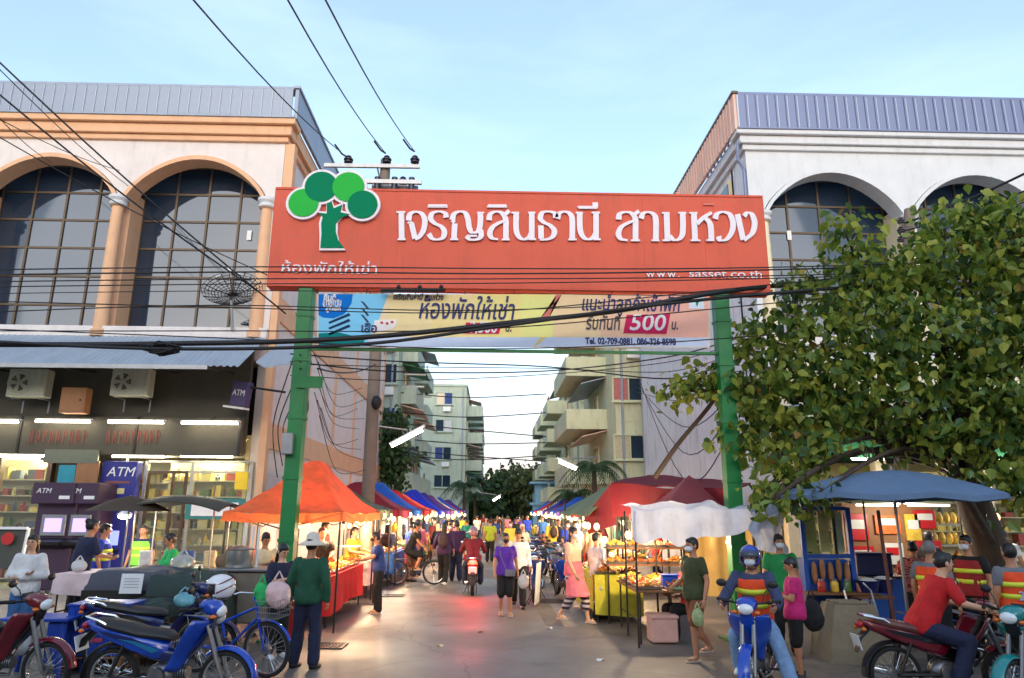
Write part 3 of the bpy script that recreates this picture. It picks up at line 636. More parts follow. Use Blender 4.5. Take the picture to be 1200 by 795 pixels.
# ---------------------------------------------------------------- printed banner
YB = YG+.06
def quad(a, b, c, d): return [(p.x, p.z) for p in (a, b, c, d)]
Bn = thing('banner', 'printed cloth banner with blue corner and pink 500 box hung under the orange sign', 'banner', at(602, 408, YB))
def bp(x, y): return at(360+x/4.8, 335+y/4.8, YB) if x < 1200 else at(600+(x-1200)/4.8, 335+y/4.8, YB)
def pl(name, pts, rgb, k, mt=None):
    q = [(p.x, p.z) for p in (bp(*t) for t in pts)]
    return MB().prism(q, YB-.002-.0035*k, YB-.0005-.0035*k+.0025*(k > 0)).build(name, mt or mat('print_%d_%d_%d' % rgb, lin(*(min(255, c*1.07) for c in rgb)), .85, var=.04, spec=.1), Bn, world=True)
pl('banner_cloth', [(58, 45), (2310, 52), (2312, 350), (58, 345)], (238, 214, 176), 0)
bands = [((250, 214, 160), 450, 700), ((245, 214, 150), 700, 950), ((242, 220, 142), 950, 1250), ((232, 226, 142), 1250, 1430), ((238, 206, 160), 1430, 1700), ((240, 194, 160), 1700, 1950), ((240, 178, 158), 1950, 2305)]
for rgb, a, b in bands: pl('banner_print', [(a, 48), (b, 50), (b, 292), (a, 288)], rgb, 1)
pl('banner_print', [(350, 289), (2305, 292), (2305, 346), (320, 344)], (196, 206, 226), 2)
pl('banner_print', [(64, 48), (455, 48), (400, 200), (320, 344), (64, 342)], (132, 200, 232), 2)
pl('banner_print', [(64, 48), (258, 48), (250, 100), (210, 160), (150, 185), (90, 180), (64, 165)], (24, 112, 196), 3)
for k in range(3): pl('banner_print', [(120, 205+k*32), (235, 155+k*32), (245, 168+k*32), (125, 216+k*32)], (40, 62, 92), 3)
for k in range(3): pl('banner_print', [(300, 85+k*38), (318, 92+k*38), (350, 130+k*38), (338, 134+k*38)], (60, 74, 90), 3)
pl('banner_print', [(380, 195), (500, 190), (505, 215), (480, 245), (430, 255), (360, 262)], (236, 226, 222), 3)
for k, (x, y) in enumerate(((410, 205), (440, 210), (468, 202))): pl('banner_print', [(x, y), (x+14, y-4), (x+20, y+8), (x+6, y+12)], (190, 70, 60), 4)
pl('banner_print', [(64, 270), (170, 262), (330, 300), (300, 342), (64, 342)], (20, 120, 120), 3)
pl('banner_print', [(64+1200*0+1450-35, 52), (1450, 52), (1410, 180), (1355, 190)], (214, 120, 110), 3)
pl('banner_print', [(1360, 290), (1395, 290), (1330, 345), (1322, 345)], (220, 196, 130), 3)
pl('price_box', [(895, 208), (1095, 212), (1078, 272), (875, 270)], (200, 40, 84), 4)
pl('price_box', [(1852-8, 165), (2090, 160), (2068, 272), (1825, 268)], (200, 44, 90), 4)
pl('banner_print', [(2195, 52), (2280, 52), (2280, 132), (2195, 130)], (216, 224, 232), 3)
pl('banner_print', [(2222, 88), (2232, 76), (2248, 76), (2258, 90), (2246, 98), (2243, 114), (2236, 114), (2234, 98)], (20, 140, 90), 4)
M_navy = mat('navy_print', lin(38, 46, 108), .6, var=0); M_slate = mat('slate_print', lin(80, 70, 80), .6, var=0); M_wp = mat('white_print', lin(236, 232, 232), .6, var=0)
def bt(s, x0, x1, y, size, mm, k=5, shear=.2):
    a, b = bp(x0, y), bp(x1, y); text(s, size, mm, (a.x, YB-.0035*k-.002, a.z), 'lettering', Bn, ext=.001, shear=shear, offset=.006, maxw=b.x-a.x)
bt('ห้องพักให้เช่า', 620, 1160, 184, .5, M_navy); bt('แนะนำลูกค้าเข้าพัก', 1586, 2138, 138, .37, M_navy)
bt('เจริญสินธานี สามห่วง', 482, 765, 78, .14, M_slate); bt('รับทันที', 1612, 1812, 246, .34, M_slate); bt('บ.', 2092, 2128, 246, .24, M_slate)
bt('500', 1855, 2062, 250, .41, M_wp, 6); bt('3,500', 905, 1068, 264, .29, M_wp, 6); bt('บ.', 1110, 1145, 258, .22, M_slate)
bt('Tel. 02-709-0881, 086-326-8598', 1612, 2122, 328, .16, M_navy, shear=0)
bt('ยินดี..', 92, 180, 85, .16, M_wp, 6, 0); bt('สู่ทุกท่าน', 88, 192, 112, .16, M_wp, 6, 0); bt('สู่ที่พัก', 105, 190, 142, .12, M_wp, 6, 0); bt('เสือ', 300, 388, 262, .22, M_navy, 5, 0)
for i in range(9):                                                     # ties from the banner to the sign and frame
    px = 372+i*57.5; a, b = at(px, 345, YB), at(px+1, 338, YB+.05)
    MB().tube([a, b], .008, 4).build('tie_cord', M_dark, Bn, world=True)
# ================================================================ POLES AND CABLES
def insulator(m, c, s=1):
    c = Vector(c)
    m.lathe([(.02*s, 0), (.1*s, .02*s), (.1*s, .05*s), (.05*s, .06*s), (.11*s, .08*s), (.11*s, .11*s), (.05*s, .13*s), (.07*s, .17*s), (.03*s, .2*s)], c, 10)
M_porc = mat('brown_porcelain', lin(44, 34, 48), .25, var=.1)
def pole(label, px, pxt, py, Y, ytop, r=.15, arms=(), lean=True):
    a = at(px, py, Y); top = at(pxt, ytop, Y)
    t = thing('utility_pole', label, 'utility pole', (a.x, Y, 0))
    # follow the line through the two seen points down to the ground
    k = (top.x-a.x)/(top.z-a.z); xb = a.x-k*a.z; t.location.x = xb
    MB().cyl((0, 0, -.1), (top.x-xb, 0, top.z), r*1.25, r, 10).build('pole', M_conc, t, smooth=True)
    for (y, x0, x1, ins) in arms:
        p0, p1 = at(x0, y, Y-.2), at(x1, y+1.5, Y-.2); xm = xb+k*p0.z
        MB().box(((p0+p1)/2-t.location), ((p1-p0).length, .09, .11), ry=-atan2(p1.z-p0.z, p1.x-p0.x)).build('crossarm', M_steel, t)
        MB().tube([Vector((xm, Y-.2, p0.z-.8))-t.location, (p0*.45+p1*.55)-t.location], .025, 4).build('brace', M_steel, t)
        for px_ in ins:
            q = at(px_, y, Y-.2); m = MB(); insulator(m, q+Vector((0, 0, .06))-t.location, 1.3); m.build('insulator', M_porc, t, smooth=True)
    return t
YP = 19.6
P1 = pole('tall concrete utility pole leaning behind the orange canopy, its crossarm above the sign', 434, 452, 530, YP, 188, .15,
     ((194, 380, 492, (408, 453, 486)), (219, 436, 490, (442, 472))))
m = MB(); q = at(463, 214, YP-.3)
for dx in (-.5, 0, .5): m.cyl(q+Vector((dx, -.1, -.6)), q+Vector((dx, -.1, .1)), .09, .09, 10)
m.build('cutout_fuse', M_porc, P1, world=True, smooth=True)
MB().b2(q.x-1.3, q.x+.8, YP-.5, YP-.4, q.z-.12, q.z+.0).build('lower_arm', M_steel, P1, world=True)
p = at(441, 472, YP-.3); MB().ell(p, (.14, .12, .2), 10, 7).build('cable_bundle', M_cable, P1, world=True, smooth=True)
P2 = pole('slim far utility pole with three crossarms in front of the pale green block', 446, 448, 540, 47, 432, .16, ((438, 440, 499, (442, 496)), (452, 440, 497, ())))
P3 = pole('farther utility pole with one crossarm beside the palm trees on the left', 463, 467, 540, 51, 450, .16, ((464, 448, 506, (452, 500)),))
m = MB()
for k in range(9):
    a = at(455+random.uniform(-9, 9), 478+k*11, 50.5); m.ell(a, (random.uniform(.3, .7), .3, random.uniform(.3, .6)), 8, 6)
m.build('meter_box', M_dark, P3, world=True, kind='stuff')
P4 = pole('brown concrete utility pole rising out of the tree crown on the right', 1063, 1066, 330, 16.5, 246, .13, ())
for y in (262, 273, 284):
    m = MB(); q = at(1056, y, 16.3); insulator(m, q-P4.location, .8); m.build('insulator', M_porc, P4)
# tubes of street lights hung over the street
for i, (a, b, Y, lab) in enumerate((((459, 523), (495, 504), 27, 'long lit fluorescent tube hung slanting before the pale green blocks'), ((655, 541), (675, 550), 34, 'lit fluorescent tube hung slanting before the pale yellow block'), ((578, 587), (586, 582), 60, 'tiny lit street lamp over the far end of the street'))):
    A, B = at(*a, Y), at(*b, Y); t = thing('street_light', lab, 'street light', (A+B)/2)
    MB().cyl(A-t.location, B-t.location, .06).build('lamp_tube', M_tube, t); d = (B-A).normalized()
    MB().tube([A-t.location-d*.1+Vector((0, 0, .13)), B-t.location+d*.1+Vector((0, 0, .13))], .05, 6).build('housing', M_whitep, t)
    MB().tube([Vector((0, 0, .15)), Vector((0, 0, .3)), Vector((-1.5, .1, .5)) if a[0] < 600 else Vector((1.5, .1, .4))], .03, 5).build('bracket_arm', M_steel, t)
def cable(pts, r=.02, label=None, group=None, sag=0, k=10, name='cable', n=5):
    P = [at(p[0], p[1], (12.7 if p[0] >= 950 and p[2] > 12 else p[2]*.8) if p[2] < 15.7 else p[2]) for p in pts]; r = r*(.85 if pts[0][2] < 15.7 else 1)
    if len(P) == 2:
        a, b = P; Q = [a.lerp(b, i/k)-Vector((0, 0, sag*4*(i/k)*(1-i/k))) for i in range(k+1)]
    else: Q = cat_pts(P, 8)
    MB().tube(Q, r, n).build(name, M_cable, label=label, cat='cable', group=group, smooth='full')
# thick bundle across the gate
cable([(-60, 404, 13.6), (100, 404, 13.7), (190, 403, 13.8), (345, 400, 14), (470, 392, 14.2), (600, 378, 14.3), (720, 365, 14.2), (840, 343, 14), (960, 330, 13.6), (1240, 300, 13)], .05, 'thickest black cable bundle crossing in front of the banner from left to right', n=8)
cable([(-60, 398, 13.4), (190, 409, 13.7), (420, 404, 14), (600, 381, 14.2), (840, 350, 14), (1240, 318, 13)], .035, 'black cable wound along the thickest bundle over the banner')
for i, (a, b, c) in enumerate(((313, 314, 312), (319, 320, 315), (327, 326, 322), (333, 331, 325), (341, 343, 344))):
    cable([(-60, a+4, 13.6), (300, a, 14.1), (600, b+1, 14.3), (880, c+2, 14), (1240, c-8, 13.3)], (.014, .017, .013, .012, .009)[i], ('topmost','second highest','middle','second lowest','lowest')[i]+' of the thin black cables crossing the lower part of the orange sign', 'cables across the lower edge of the sign')
for i, (a, b, c, d) in enumerate(((352, 360, 352, 330), (368, 358, 350, 340), (388, 388, 372, 352), (384, 396, 395, 388))):
    cable([(-60, a, 14), (250, b, 14.3), (560, c+14, 14.5), (860, d+8, 14.2), (1240, d-30, 13.6)], .012, ('topmost','second','lowest','third')[i]+' thin wire down sagging across the face of the printed banner', 'wires across the banner')
for i, (a, b, c) in enumerate(((430, 435, 415), (418, 426, 440), (440, 431, 421), (424, 420, 432))):
    cable([(340, a-6+i*3, 16), (470, a+6, 17), (640, b+i*4, 18), (780, c+4, 17.5), (870, c-20, 15.2)], .018 if i < 2 else .011, ('middle thick','upper thick','lowest thin','upper thin')[i]+' black wire drooping between the posts below the banner', 'wires below the banner')
cable([(372, 432, 15.5), (440, 427, 19.4)], .02, 'short black wire from the left green post to the concrete pole', sag=.15)
for i, (y0, y1) in enumerate(((463, 462), (486, 484), (517, 519), (536, 534), (500, 512), (531, 541))):
    cable([(440, y0-6, 45), (540, y0+3, 47), (640, y1, 46)], .035, 'far thin wire spanning the street between the apartment blocks, '+('fifth','fourth','second lowest','lowest','third','sixth')[i]+' down', 'far wires across the street')
# three high wires from the crossarm towards the top left
for i, (a, b, lab) in enumerate((((246, -6), (406, 184), 'leftmost high wire running up from the crossarm'), ((350, -6), (452, 180), 'middle high wire running up from the crossarm'), ((393, -6), (486, 178), 'rightmost high wire running up from the crossarm'))):
    B = at(*b, YP-.2); A = at(*a, 8.0); d = (A-B); Q = [B+d*(j/12*1.6)-Vector((0, 0, .35*sin(pi*min(1, j/12)))) for j in range(13)]
    MB().tube([B]+[q for q in Q[1:]], .013, 5).build('power_line', M_cable, label=lab, cat='cable', smooth='full')
    c = B.copy(); MB().tube([c+Vector((-.35, -.1, .35)), c+Vector((-.15, 0, .1)), c], .03, 5).build('line_clamp', M_cable, P1, world=True)
# wires from the upper left down across the arched windows
for i, (a, b) in enumerate((((-20, 55), (335, 368)), ((-20, 95), (300, 340)), ((-20, 130), (140, 200)), ((-20, 150), (330, 330)), ((-20, 118), (60, 190)), ((-20, 62), (150, 218)))):
    A, B = at(*a, 9.5), at(*b, 12.2 if i < 2 or i == 3 else 18.7)
    MB().tube([A.lerp(B, j/10)-Vector((0, 0, .1*sin(pi*j/10))) for j in range(11)], .015 if i < 2 else .009, 5).build('cable', M_cable, label=('longest thick','second thick','short steep','long thin','shortest','upper')[i]+' wire slanting down across the arched windows at left', cat='cable', group='wires slanting over the left windows', smooth='full')
# wires on the right up from the brown pole
for i, (y1, r_) in enumerate(((203, .03), (224, .02), (236, .014), (250, .03))):
    A, B = at(1060, 262+i*9, 16.3), at(1235, y1-16+i*2, 13.5)
    MB().tube([A.lerp(B, j/8)-Vector((0, 0, .08*sin(pi*j/8))) for j in range(9)], r_, 5).build('cable', M_cable, label=('highest','second','third','lowest')[i]+' black wire rising to the right from the brown pole over the tree', cat='cable', group='wires from the brown pole', smooth='full')
# slack wires down the left side wall and by the post; tangle of cable above the awning
for i in range(9):
    x0, y0 = 366+random.uniform(0, 10), 415+i*9; x1, y1 = 425+random.uniform(-8, 10), 455+i*12
    cable([(x0, y0, 15.4), ((x0+x1)/2-6, (y0+y1)/2+22+random.uniform(-8, 12), 17.5), (x1, y1, 19.4)], .009, 'slack thin wire looping between the left green post and the concrete pole', 'slack wires beside the left post')
for i in range(5):
    x0 = 325+i*6
    cable([(x0, 560-i*14, 18.7), (x0-5, 500, 18.4), (x0+12, 440+i*10, 17), (352, 400+i*8, 15)], .016, 'black service wire hanging down the corner of the left building', 'service wires on the left corner')
pp = []
for i in range(90):
    a = i*.9; q = at(190, 407, 11); pp.append(q+Vector((.36*cos(a)*random.uniform(.3, 1), .08*sin(a*1.7), .11*sin(a)*random.uniform(.3, 1)-.02)))
MB().tube(pp, .014, 4).build('cable_coil', M_cable, label='tangled coil of black cable hanging from the thick bundle above the awning', cat='cable coil', smooth='full')
for i in range(4):
    cable([(748, 460-i*6, 33), (800, 470+i*30, 20), (860, 440+i*20, 16.5)], .014, 'thin dark wire crossing the stained white side wall', 'wires over the stained wall')
# ================================================================ TREES
def ramp_mat(name, stops, rough=.6, trans=0, spec=.4):
    m = bpy.data.materials.new(name); m.use_nodes = True; n, l = m.node_tree.nodes, m.node_tree.links; b = n['Principled BSDF']
    g = n.new('ShaderNodeNewGeometry'); c = n.new('ShaderNodeValToRGB'); e = c.color_ramp.elements
    e[0].position, e[0].color = stops[0][0], stops[0][1]; e[1].position, e[1].color = stops[-1][0], stops[-1][1]
    for p, q in stops[1:-1]: k = e.new(p); k.color = q
    l.new(g.outputs['Random Per Island'], c.inputs[0]); l.new(c.outputs[0], b.inputs['Base Color']); b.inputs['Roughness'].default_value = rough
    b.inputs['Specular IOR Level'].default_value = spec
    if trans:
        t = n.new('ShaderNodeBsdfTranslucent'); x = n.new('ShaderNodeMixShader'); x.inputs[0].default_value = trans
        l.new(c.outputs[0], t.inputs['Color']); l.new(b.outputs[0], x.inputs[1]); l.new(t.outputs[0], x.inputs[2]); l.new(x.outputs[0], n['Material Output'].inputs['Surface'])
    return m
M_leaf = ramp_mat('broad_leaf', [(0, (.025, .06, .014, 1)), (.25, (.085, .155, .024, 1)), (.6, (.21, .28, .04, 1)), (.9, (.36, .38, .055, 1)), (.97, (.38, .38, .05, 1)), (1, (.3, .16, .04, 1))], .42, .45)
M_leafd = ramp_mat('dark_leaf', [(0, (.012, .035, .012, 1)), (.5, (.03, .07, .02, 1)), (1, (.07, .12, .03, 1))], .55, .2)
M_leafo = ramp_mat('olive_leaf', [(0, (.03, .05, .018, 1)), (.5, (.06, .085, .025, 1)), (1, (.11, .12, .035, 1))], .6, .2)
M_bark = mat('bark', lin(74, 60, 48), .9, var=.3, scale=8, bump=.6, bscale=18, stretch=(1, 1, .25))
LEAF = [(0, 0, 0), (.30, .16, .03), (.42, .38, .05), (.26, .72, .0), (0, 1.12, -.12), (-.26, .72, .0), (-.42, .38, .05), (-.30, .16, .03), (0, .45, -.05)]
LEAFF = [(0, 1, 8), (1, 2, 8), (2, 3, 8), (3, 4, 8), (4, 5, 8), (5, 6, 8), (6, 7, 8), (7, 0, 8)]
LEAF4 = [(0, 0, 0), (.4, .45, .06), (0, 1.1, -.1), (-.4, .45, .06)]; LEAF4F = [(0, 1, 2), (0, 2, 3)]
def leaf_matrix(p, s, droop=1):
    d = Vector((random.gauss(0, .6), random.gauss(0, .6), -random.uniform(.15, 1.3)*droop)).normalized()
    n = Vector((random.gauss(0, .7), random.gauss(0, .7)-.15, random.uniform(.2, 1))).normalized(); x = d.cross(n).normalized(); n = x.cross(d)
    return Matrix(((x.x, d.x, n.x, p.x), (x.y, d.y, n.y, p.y), (x.z, d.z, n.z, p.z), (0, 0, 0, 1))) @ Matrix.Scale(s, 4)
def blob_pts(blobs, n, cl, spread):
    vol = [b[1][0]*b[1][1]+b[1][1]*b[1][2]+b[1][0]*b[1][2] for b in blobs]; tot = sum(vol); out = []
    for (c, r), v in zip(blobs, vol):
        for _ in range(max(1, int(n*v/tot/cl))):
            d = Vector((random.gauss(0, 1), random.gauss(0, 1), random.gauss(0, 1))).normalized(); q = random.uniform(.45, 1.08)**.6
            p = Vector(c)+Vector((d.x*r[0], d.y*r[1], d.z*r[2]))*q
            for _ in range(cl): out.append(p+Vector((random.gauss(0, spread), random.gauss(0, spread), random.gauss(0, spread*.8))))
    return out
def tree(name, label, base, blobs, n, ls, m, trunk_r, group=None, leaf=4, limbs=True, parts=0, cl=6, spread=.14, droop=1, fork=.45):
    T = thing(name, label, 'tree', base, group=group); B = Vector(base)
    blobs = [(Vector(c)-B, r) for c, r in blobs]
    V, Fc = (LEAF, LEAFF) if leaf == 9 else (LEAF4, LEAF4F)
    pts = blob_pts(blobs, n, cl, spread); mb = MB(); random.shuffle(pts)
    indiv = sorted(range(len(pts)), key=lambda i: pts[i].y)[:0]
    sel = set()
    if parts:
        near = sorted(range(len(pts)), key=lambda i: (pts[i]+B).y+random.uniform(0, 1.2)); sel = set(near[:parts])
    lm = MB().add(V, Fc).mesh('leaf') if parts else None
    for i, p in enumerate(pts):
        M = leaf_matrix(p, ls*random.uniform(.5, 1.35), droop)
        if i in sel:
            o = link(lm, 'leaf', M_leafs[i % 4], T)
            o.matrix_local = M
            o.material_slots[0].link = 'OBJECT'; o.material_slots[0].material = M_leafs[(i*7) % len(M_leafs)]
        else: mb.add([M @ Vector(q) for q in V], Fc)
    mb.build('crown', m, T, kind='stuff')
    cen = sum((c for c, r in blobs), Vector())/len(blobs); f = Vector((cen.x*.12, cen.y*.1, cen.z*fork))
    tp = cat_pts([(0, 0, -.2), (trunk_r*.4, 0, f.z*.4), f*.95, f], 5)
    MB().tube(tp, [trunk_r*(1.35-.55*i/(len(tp)-1)) for i in range(len(tp))], 12).build('trunk', M_bark, T, smooth=True)
    if limbs:
        for c, r in blobs:
            mid = f.lerp(c, .5)+Vector((random.uniform(-.2, .2), random.uniform(-.2, .2), .12*(c-f).length)); q = cat_pts([f, mid, c], 5)
            k = trunk_r*random.uniform(.22, .4); MB().tube(q, [k*(1-.75*i/(len(q)-1)) for i in range(len(q))], 6).build('limb', M_bark, T, smooth=True)
            m2 = MB()
            for _ in range(5):
                a = q[random.randint(4, len(q)-1)]; d = Vector((random.gauss(0, 1)*r[0], random.gauss(0, 1)*r[1], random.gauss(0, 1)*r[2]))*.6
                m2.tube([a, a+d*.5+Vector((0, 0, .08)), a+d], [k*.3, k*.2, k*.08], 4)
            m2.build('twig', M_bark, T, kind='stuff')
    return T
M_leafs = [mat('leaf_tone_%s' % n, c, .45, var=.15) for n, c in (('dark', (.04, .09, .018)), ('mid', (.09, .16, .028)), ('fresh', (.15, .22, .036)), ('yellow', (.3, .3, .04)), ('deep', (.02, .055, .014)))]
M_leafs = [M_leafs[0], M_leafs[1], M_leafs[2], M_leafs[1], M_leafs[4], M_leafs[2], M_leafs[0], M_leafs[1], M_leafs[2], M_leafs[4], M_leafs[0], M_leafs[3], M_leafs[1]]
def pb(px, py, Y, r, ry=None):
    if Y < 15: Y *= .885
    c = at(px, py, Y); k = (Y*cos(PIT)+(c.z-CAMH)*sin(PIT))/FPX; rr = r*k; return (c, (rr*1.1, ry or rr, rr*.85))
big = [pb(990, 272, 13.4, 22), pb(1012, 318, 13.3, 38), pb(955, 345, 13.5, 40), pb(1108, 268, 13, 34), pb(1150, 262, 13, 36), pb(1190, 268, 12.6, 40), pb(1070, 315, 13, 40), pb(1130, 320, 12.7, 50),
       pb(1195, 330, 12.4, 48), pb(905, 400, 13.9, 42), pb(960, 410, 13.2, 50), pb(1030, 385, 12.8, 55), pb(1100, 400, 12.4, 58), pb(1170, 400, 12.2, 55), pb(1230, 380, 12.4, 55),
       pb(880, 455, 14, 38), pb(930, 470, 13.2, 48), pb(1000, 460, 12.8, 52), pb(1070, 475, 12.4, 52), pb(1140, 480, 12.2, 52), pb(1205, 480, 12.0, 52), pb(800, 458, 14.2, 17), pb(822, 448, 14.2, 21), pb(850, 450, 14.1, 22), pb(782, 452, 14.3, 11),
       pb(845, 515, 14.0, 13), pb(900, 522, 13.2, 30), pb(930, 560, 12.6, 30), pb(905, 568, 12.8, 20), pb(965, 525, 12.6, 26), pb(1170, 545, 12.0, 36), pb(1210, 570, 11.8, 40), pb(1100, 530, 12.6, 16), pb(880, 500, 13.6, 26), pb(1030, 520, 12.8, 14), pb(905, 585, 11.6, 15), pb(935, 592, 11.5, 18), pb(965, 575, 11.5, 14), pb(1250, 300, 12.6, 60), pb(1260, 480, 12.2, 70)]
bt_ = at(1150, 600, 12.6)
BT = tree('broadleaf_tree', 'big spreading tree with broad green and yellowing leaves covering the right building front', (bt_.x, 12.6, 0), big, 11500, .15, M_leaf, .26, leaf=9, parts=300, cl=7, spread=.17, fork=.62)
MB().tube(cat_pts([at(767, 560, 13.2), at(795, 520, 13), at(830, 478, 12.8), at(856, 440, 12.5)], 4), [.05, .045, .04, .03], 6).build('limb', M_bark, BT, world=True, smooth=True)
MB().tube(cat_pts([at(1165, 640, 12.4), at(1120, 560, 12), at(1110, 500, 11.6), at(1060, 440, 11.4)], 4), .09, 7).build('limb', M_bark, BT, world=True, smooth=True)
# far trees
x = at(450, 520, 42); tree('street_tree', 'small dark green tree in front of the nearer pale green block', (at(452, 600, 40).x-.6, 40, 0), [pb(452, 500, 40, 22), pb(438, 525, 40, 22), pb(462, 535, 40, 20), pb(448, 560, 40, 24)], 2600, .3, M_leafd, .16, cl=5, spread=.3)
for i, (a, b, Y, r, lab) in enumerate(((583, 575, 104, 20, 'dark leafy tree at the street end on the left'), (604, 566, 110, 24, 'round olive green tree in the middle of the street end'), (626, 566, 100, 22, 'olive green tree at the street end beside the blue hut'), (560, 578, 92, 13, 'small dark tree by the farthest pale green block'))):
    tree('street_tree', lab, (at(a, 600, Y).x, Y, 0), [pb(a, b, Y, r), pb(a-r*.7, b+10, Y+1, r*.7), pb(a+r*.7, b+12, Y-1, r*.7), pb(a, b+22, Y-2, r*.8)], 2200, .75, (M_leafd, M_leafo)[i in (1, 2)], .3, group='trees at the street end', cl=5, spread=.6)
def palm(label, c, h, r, nf=14, group=None):
    T = thing('palm_tree', label, 'palm tree', c, group=group)
    MB().tube([(0, 0, -.1), (.05, 0, h*.5), (0, 0, h)], [.17, .13, .11], 8).build('trunk', M_bark, T)
    for i in range(nf):
        a = 2*pi*i/nf+random.uniform(-.2, .2); el = random.uniform(.1, 1.1); m = MB(); pts = []
        for k in range(9):
            u = k/8; pts.append(Vector((cos(a)*r*u*cos(el*.5), sin(a)*r*u*cos(el*.5), h+r*(sin(el)*u-1.05*u*u))))
        m.tube(pts, [.03*(1-.8*k/8) for k in range(9)], 4)
        sd_ = Vector((-sin(a), cos(a), 0))
        for k in range(1, 9):
            for q in (0, .5):
                p = pts[k-1].lerp(pts[k], q); L = r*.34*(1-.55*(k/8))
                for s in (-1, 1):
                    e = p+sd_*s*L+(pts[k]-pts[k-1])*1.1+Vector((0, 0, -L*.55)); w = (pts[k]-pts[k-1]).normalized()*.05*r/2
                    m.add([p-w, p+w, e], [(0, 1, 2)])
        m.build('frond', M_leafd, T)
    return T
palm('drooping palm in front of the farther green block', (at(543, 600, 62).x, 62, 0), 4.2, 2.3)
palm('short palm beside the five storey green block corner', (at(556, 600, 66).x, 66, 0), 3.4, 2.0)
palm('bushy palm in front of the pale yellow block', (at(697, 600, 36).x, 36, 0), 4.2, 1.9, 18)
palm('smaller bushy palm nearer the street on the right', (at(672, 600, 40).x, 40, 0), 2.9, 1.8, 16)
# ================================================================ SHOP FRONTS
def hue_mat(name, emit=0, sat=.75, val=.55):
    m = bpy.data.materials.new(name); m.use_nodes = True; n, l = m.node_tree.nodes, m.node_tree.links; b = n['Principled BSDF']
    g = n.new('ShaderNodeNewGeometry'); c = n.new('ShaderNodeValToRGB'); c.color_ramp.interpolation = 'CONSTANT'; e = c.color_ramp.elements
    cols = [(150, 60, 50), (205, 195, 150), (185, 150, 60), (90, 110, 60), (210, 205, 180), (80, 90, 100), (170, 100, 60), (200, 190, 120), (90, 60, 45), (205, 185, 90), (140, 150, 120)]
    e[0].color = lin(*cols[0]); e[1].position = .95; e[1].color = lin(*cols[-1])
    for i, q in enumerate(cols[1:-1]): k = e.new((i+1)/len(cols)); k.color = lin(*q)
    l.new(g.outputs['Random Per Island'], c.inputs[0]); l.new(c.outputs[0], b.inputs['Base Color']); b.inputs['Roughness'].default_value = .45
    return m
M_goods = hue_mat('product_packaging')
M_shelf = mat('shelf_white', lin(180, 174, 140), .5, var=.05); M_inw = mat('shop_inner_wall', lin(190, 178, 130), .8, var=.05)
M_clear = mat('clear_shop_glass', (.3, .34, .32), .03, var=0, alpha=.1)
M_brown = mat('brown_door_frame', lin(74, 56, 42), .5, var=.1); M_alu = mat('aluminium_frame', lin(175, 175, 168), .35, metal=.5, var=.05)
M_fascia = mat('dark_signboard', lin(70, 66, 52), .6, var=.15, scale=2, dirt=.3); M_copper = mat('reddish_sign_letters', lin(124, 74, 64), .6, var=.1)
M_steelw = mat('shade_grey', lin(150, 162, 176), .6, var=.1, scale=1, dirt=.35)
S = thing('convenience_shop', 'brightly lit convenience shop with full shelves behind glass under the grey awning', 'shop', (-11, 19.05, 0))
def sh(m_, name, mt, parent=None, **k): return m_.build(name, mt, parent or S, world=True, **k)
sh(MB().b2(-15.6, -6.2, 19.0, 25.4, .0, .14), 'floor', M_shelf)
sh(MB().b2(-15.6, -6.49, 25.2, 25.4, .141, 3.9), 'back_wall', M_inw); sh(MB().b2(-15.6, -6.49, 19.3, 25.199, 3.85, 3.95), 'ceiling', M_inw)
sh(MB().b2(-6.6, -6.49, 19.3, 25.19, .141, 3.84), 'side_wall', M_inw); sh(MB().b2(-11.55, -9.75, 19.35, 19.5, .141, 3.84), 'partition_wall', M_fascia)
def shelves(T, x0, x1, y, z0=.25, n=7, dz=.42, d=.4, face=-1):
    for k in range(n):
        sh(MB().b2(x0, x1, y, y+d, z0+dz*k-.03, z0+dz*k), 'shelf', M_shelf, T)
    sh(MB().b2(x0, x1, y+d+.001, y+d+.05, .15, z0+dz*n+.1), 'shelf_back', M_shelf, T)
    m = MB()
    for k in range(n):
        x = x0+.03
        while x < x1-.15:
            w = random.uniform(.06, .3); h = random.uniform(.08, dz-.07)
            if random.random() < .35: m.lathe([(w*.3, 0), (w*.32, h*.6), (w*.14, h*.8), (w*.14, h)], (x+w/2, y+.15, z0+dz*k+.002), 6)
            elif random.random() < .96: m.b2(x, x+w-.008, y+random.uniform(.01, .12), y+d*.8, z0+dz*k+.002, z0+dz*k+h)
            x += w*random.uniform(1, 1.2)
    return sh(m, 'goods', M_goods, T, kind='stuff')
for x in (-14.2, -12.2, -9.2, -7.6): plight('shop_lamp', (x, 20.0, 3.55), 95, (1, .92, .6), r=.15)
for (a, b, y) in ((-15.5, -11.8, 19.7), (-8.9, -6.7, 19.75), (-15.5, -11.8, 20.9), (-15.5, -9, 22), (-9.6, -6.7, 21.2), (-12, -6.7, 23.2), (-15.5, -6.7, 24.7)): shelves(S, a, b, y)
for y in (20.3, 22.4):
    for x in (-14.2, -12.2, -9.0, -7.4): sh(MB().b2(x-.6, x+.6, y-.06, y+.06, 3.76, 3.84), 'ceiling_tube', M_tube2)
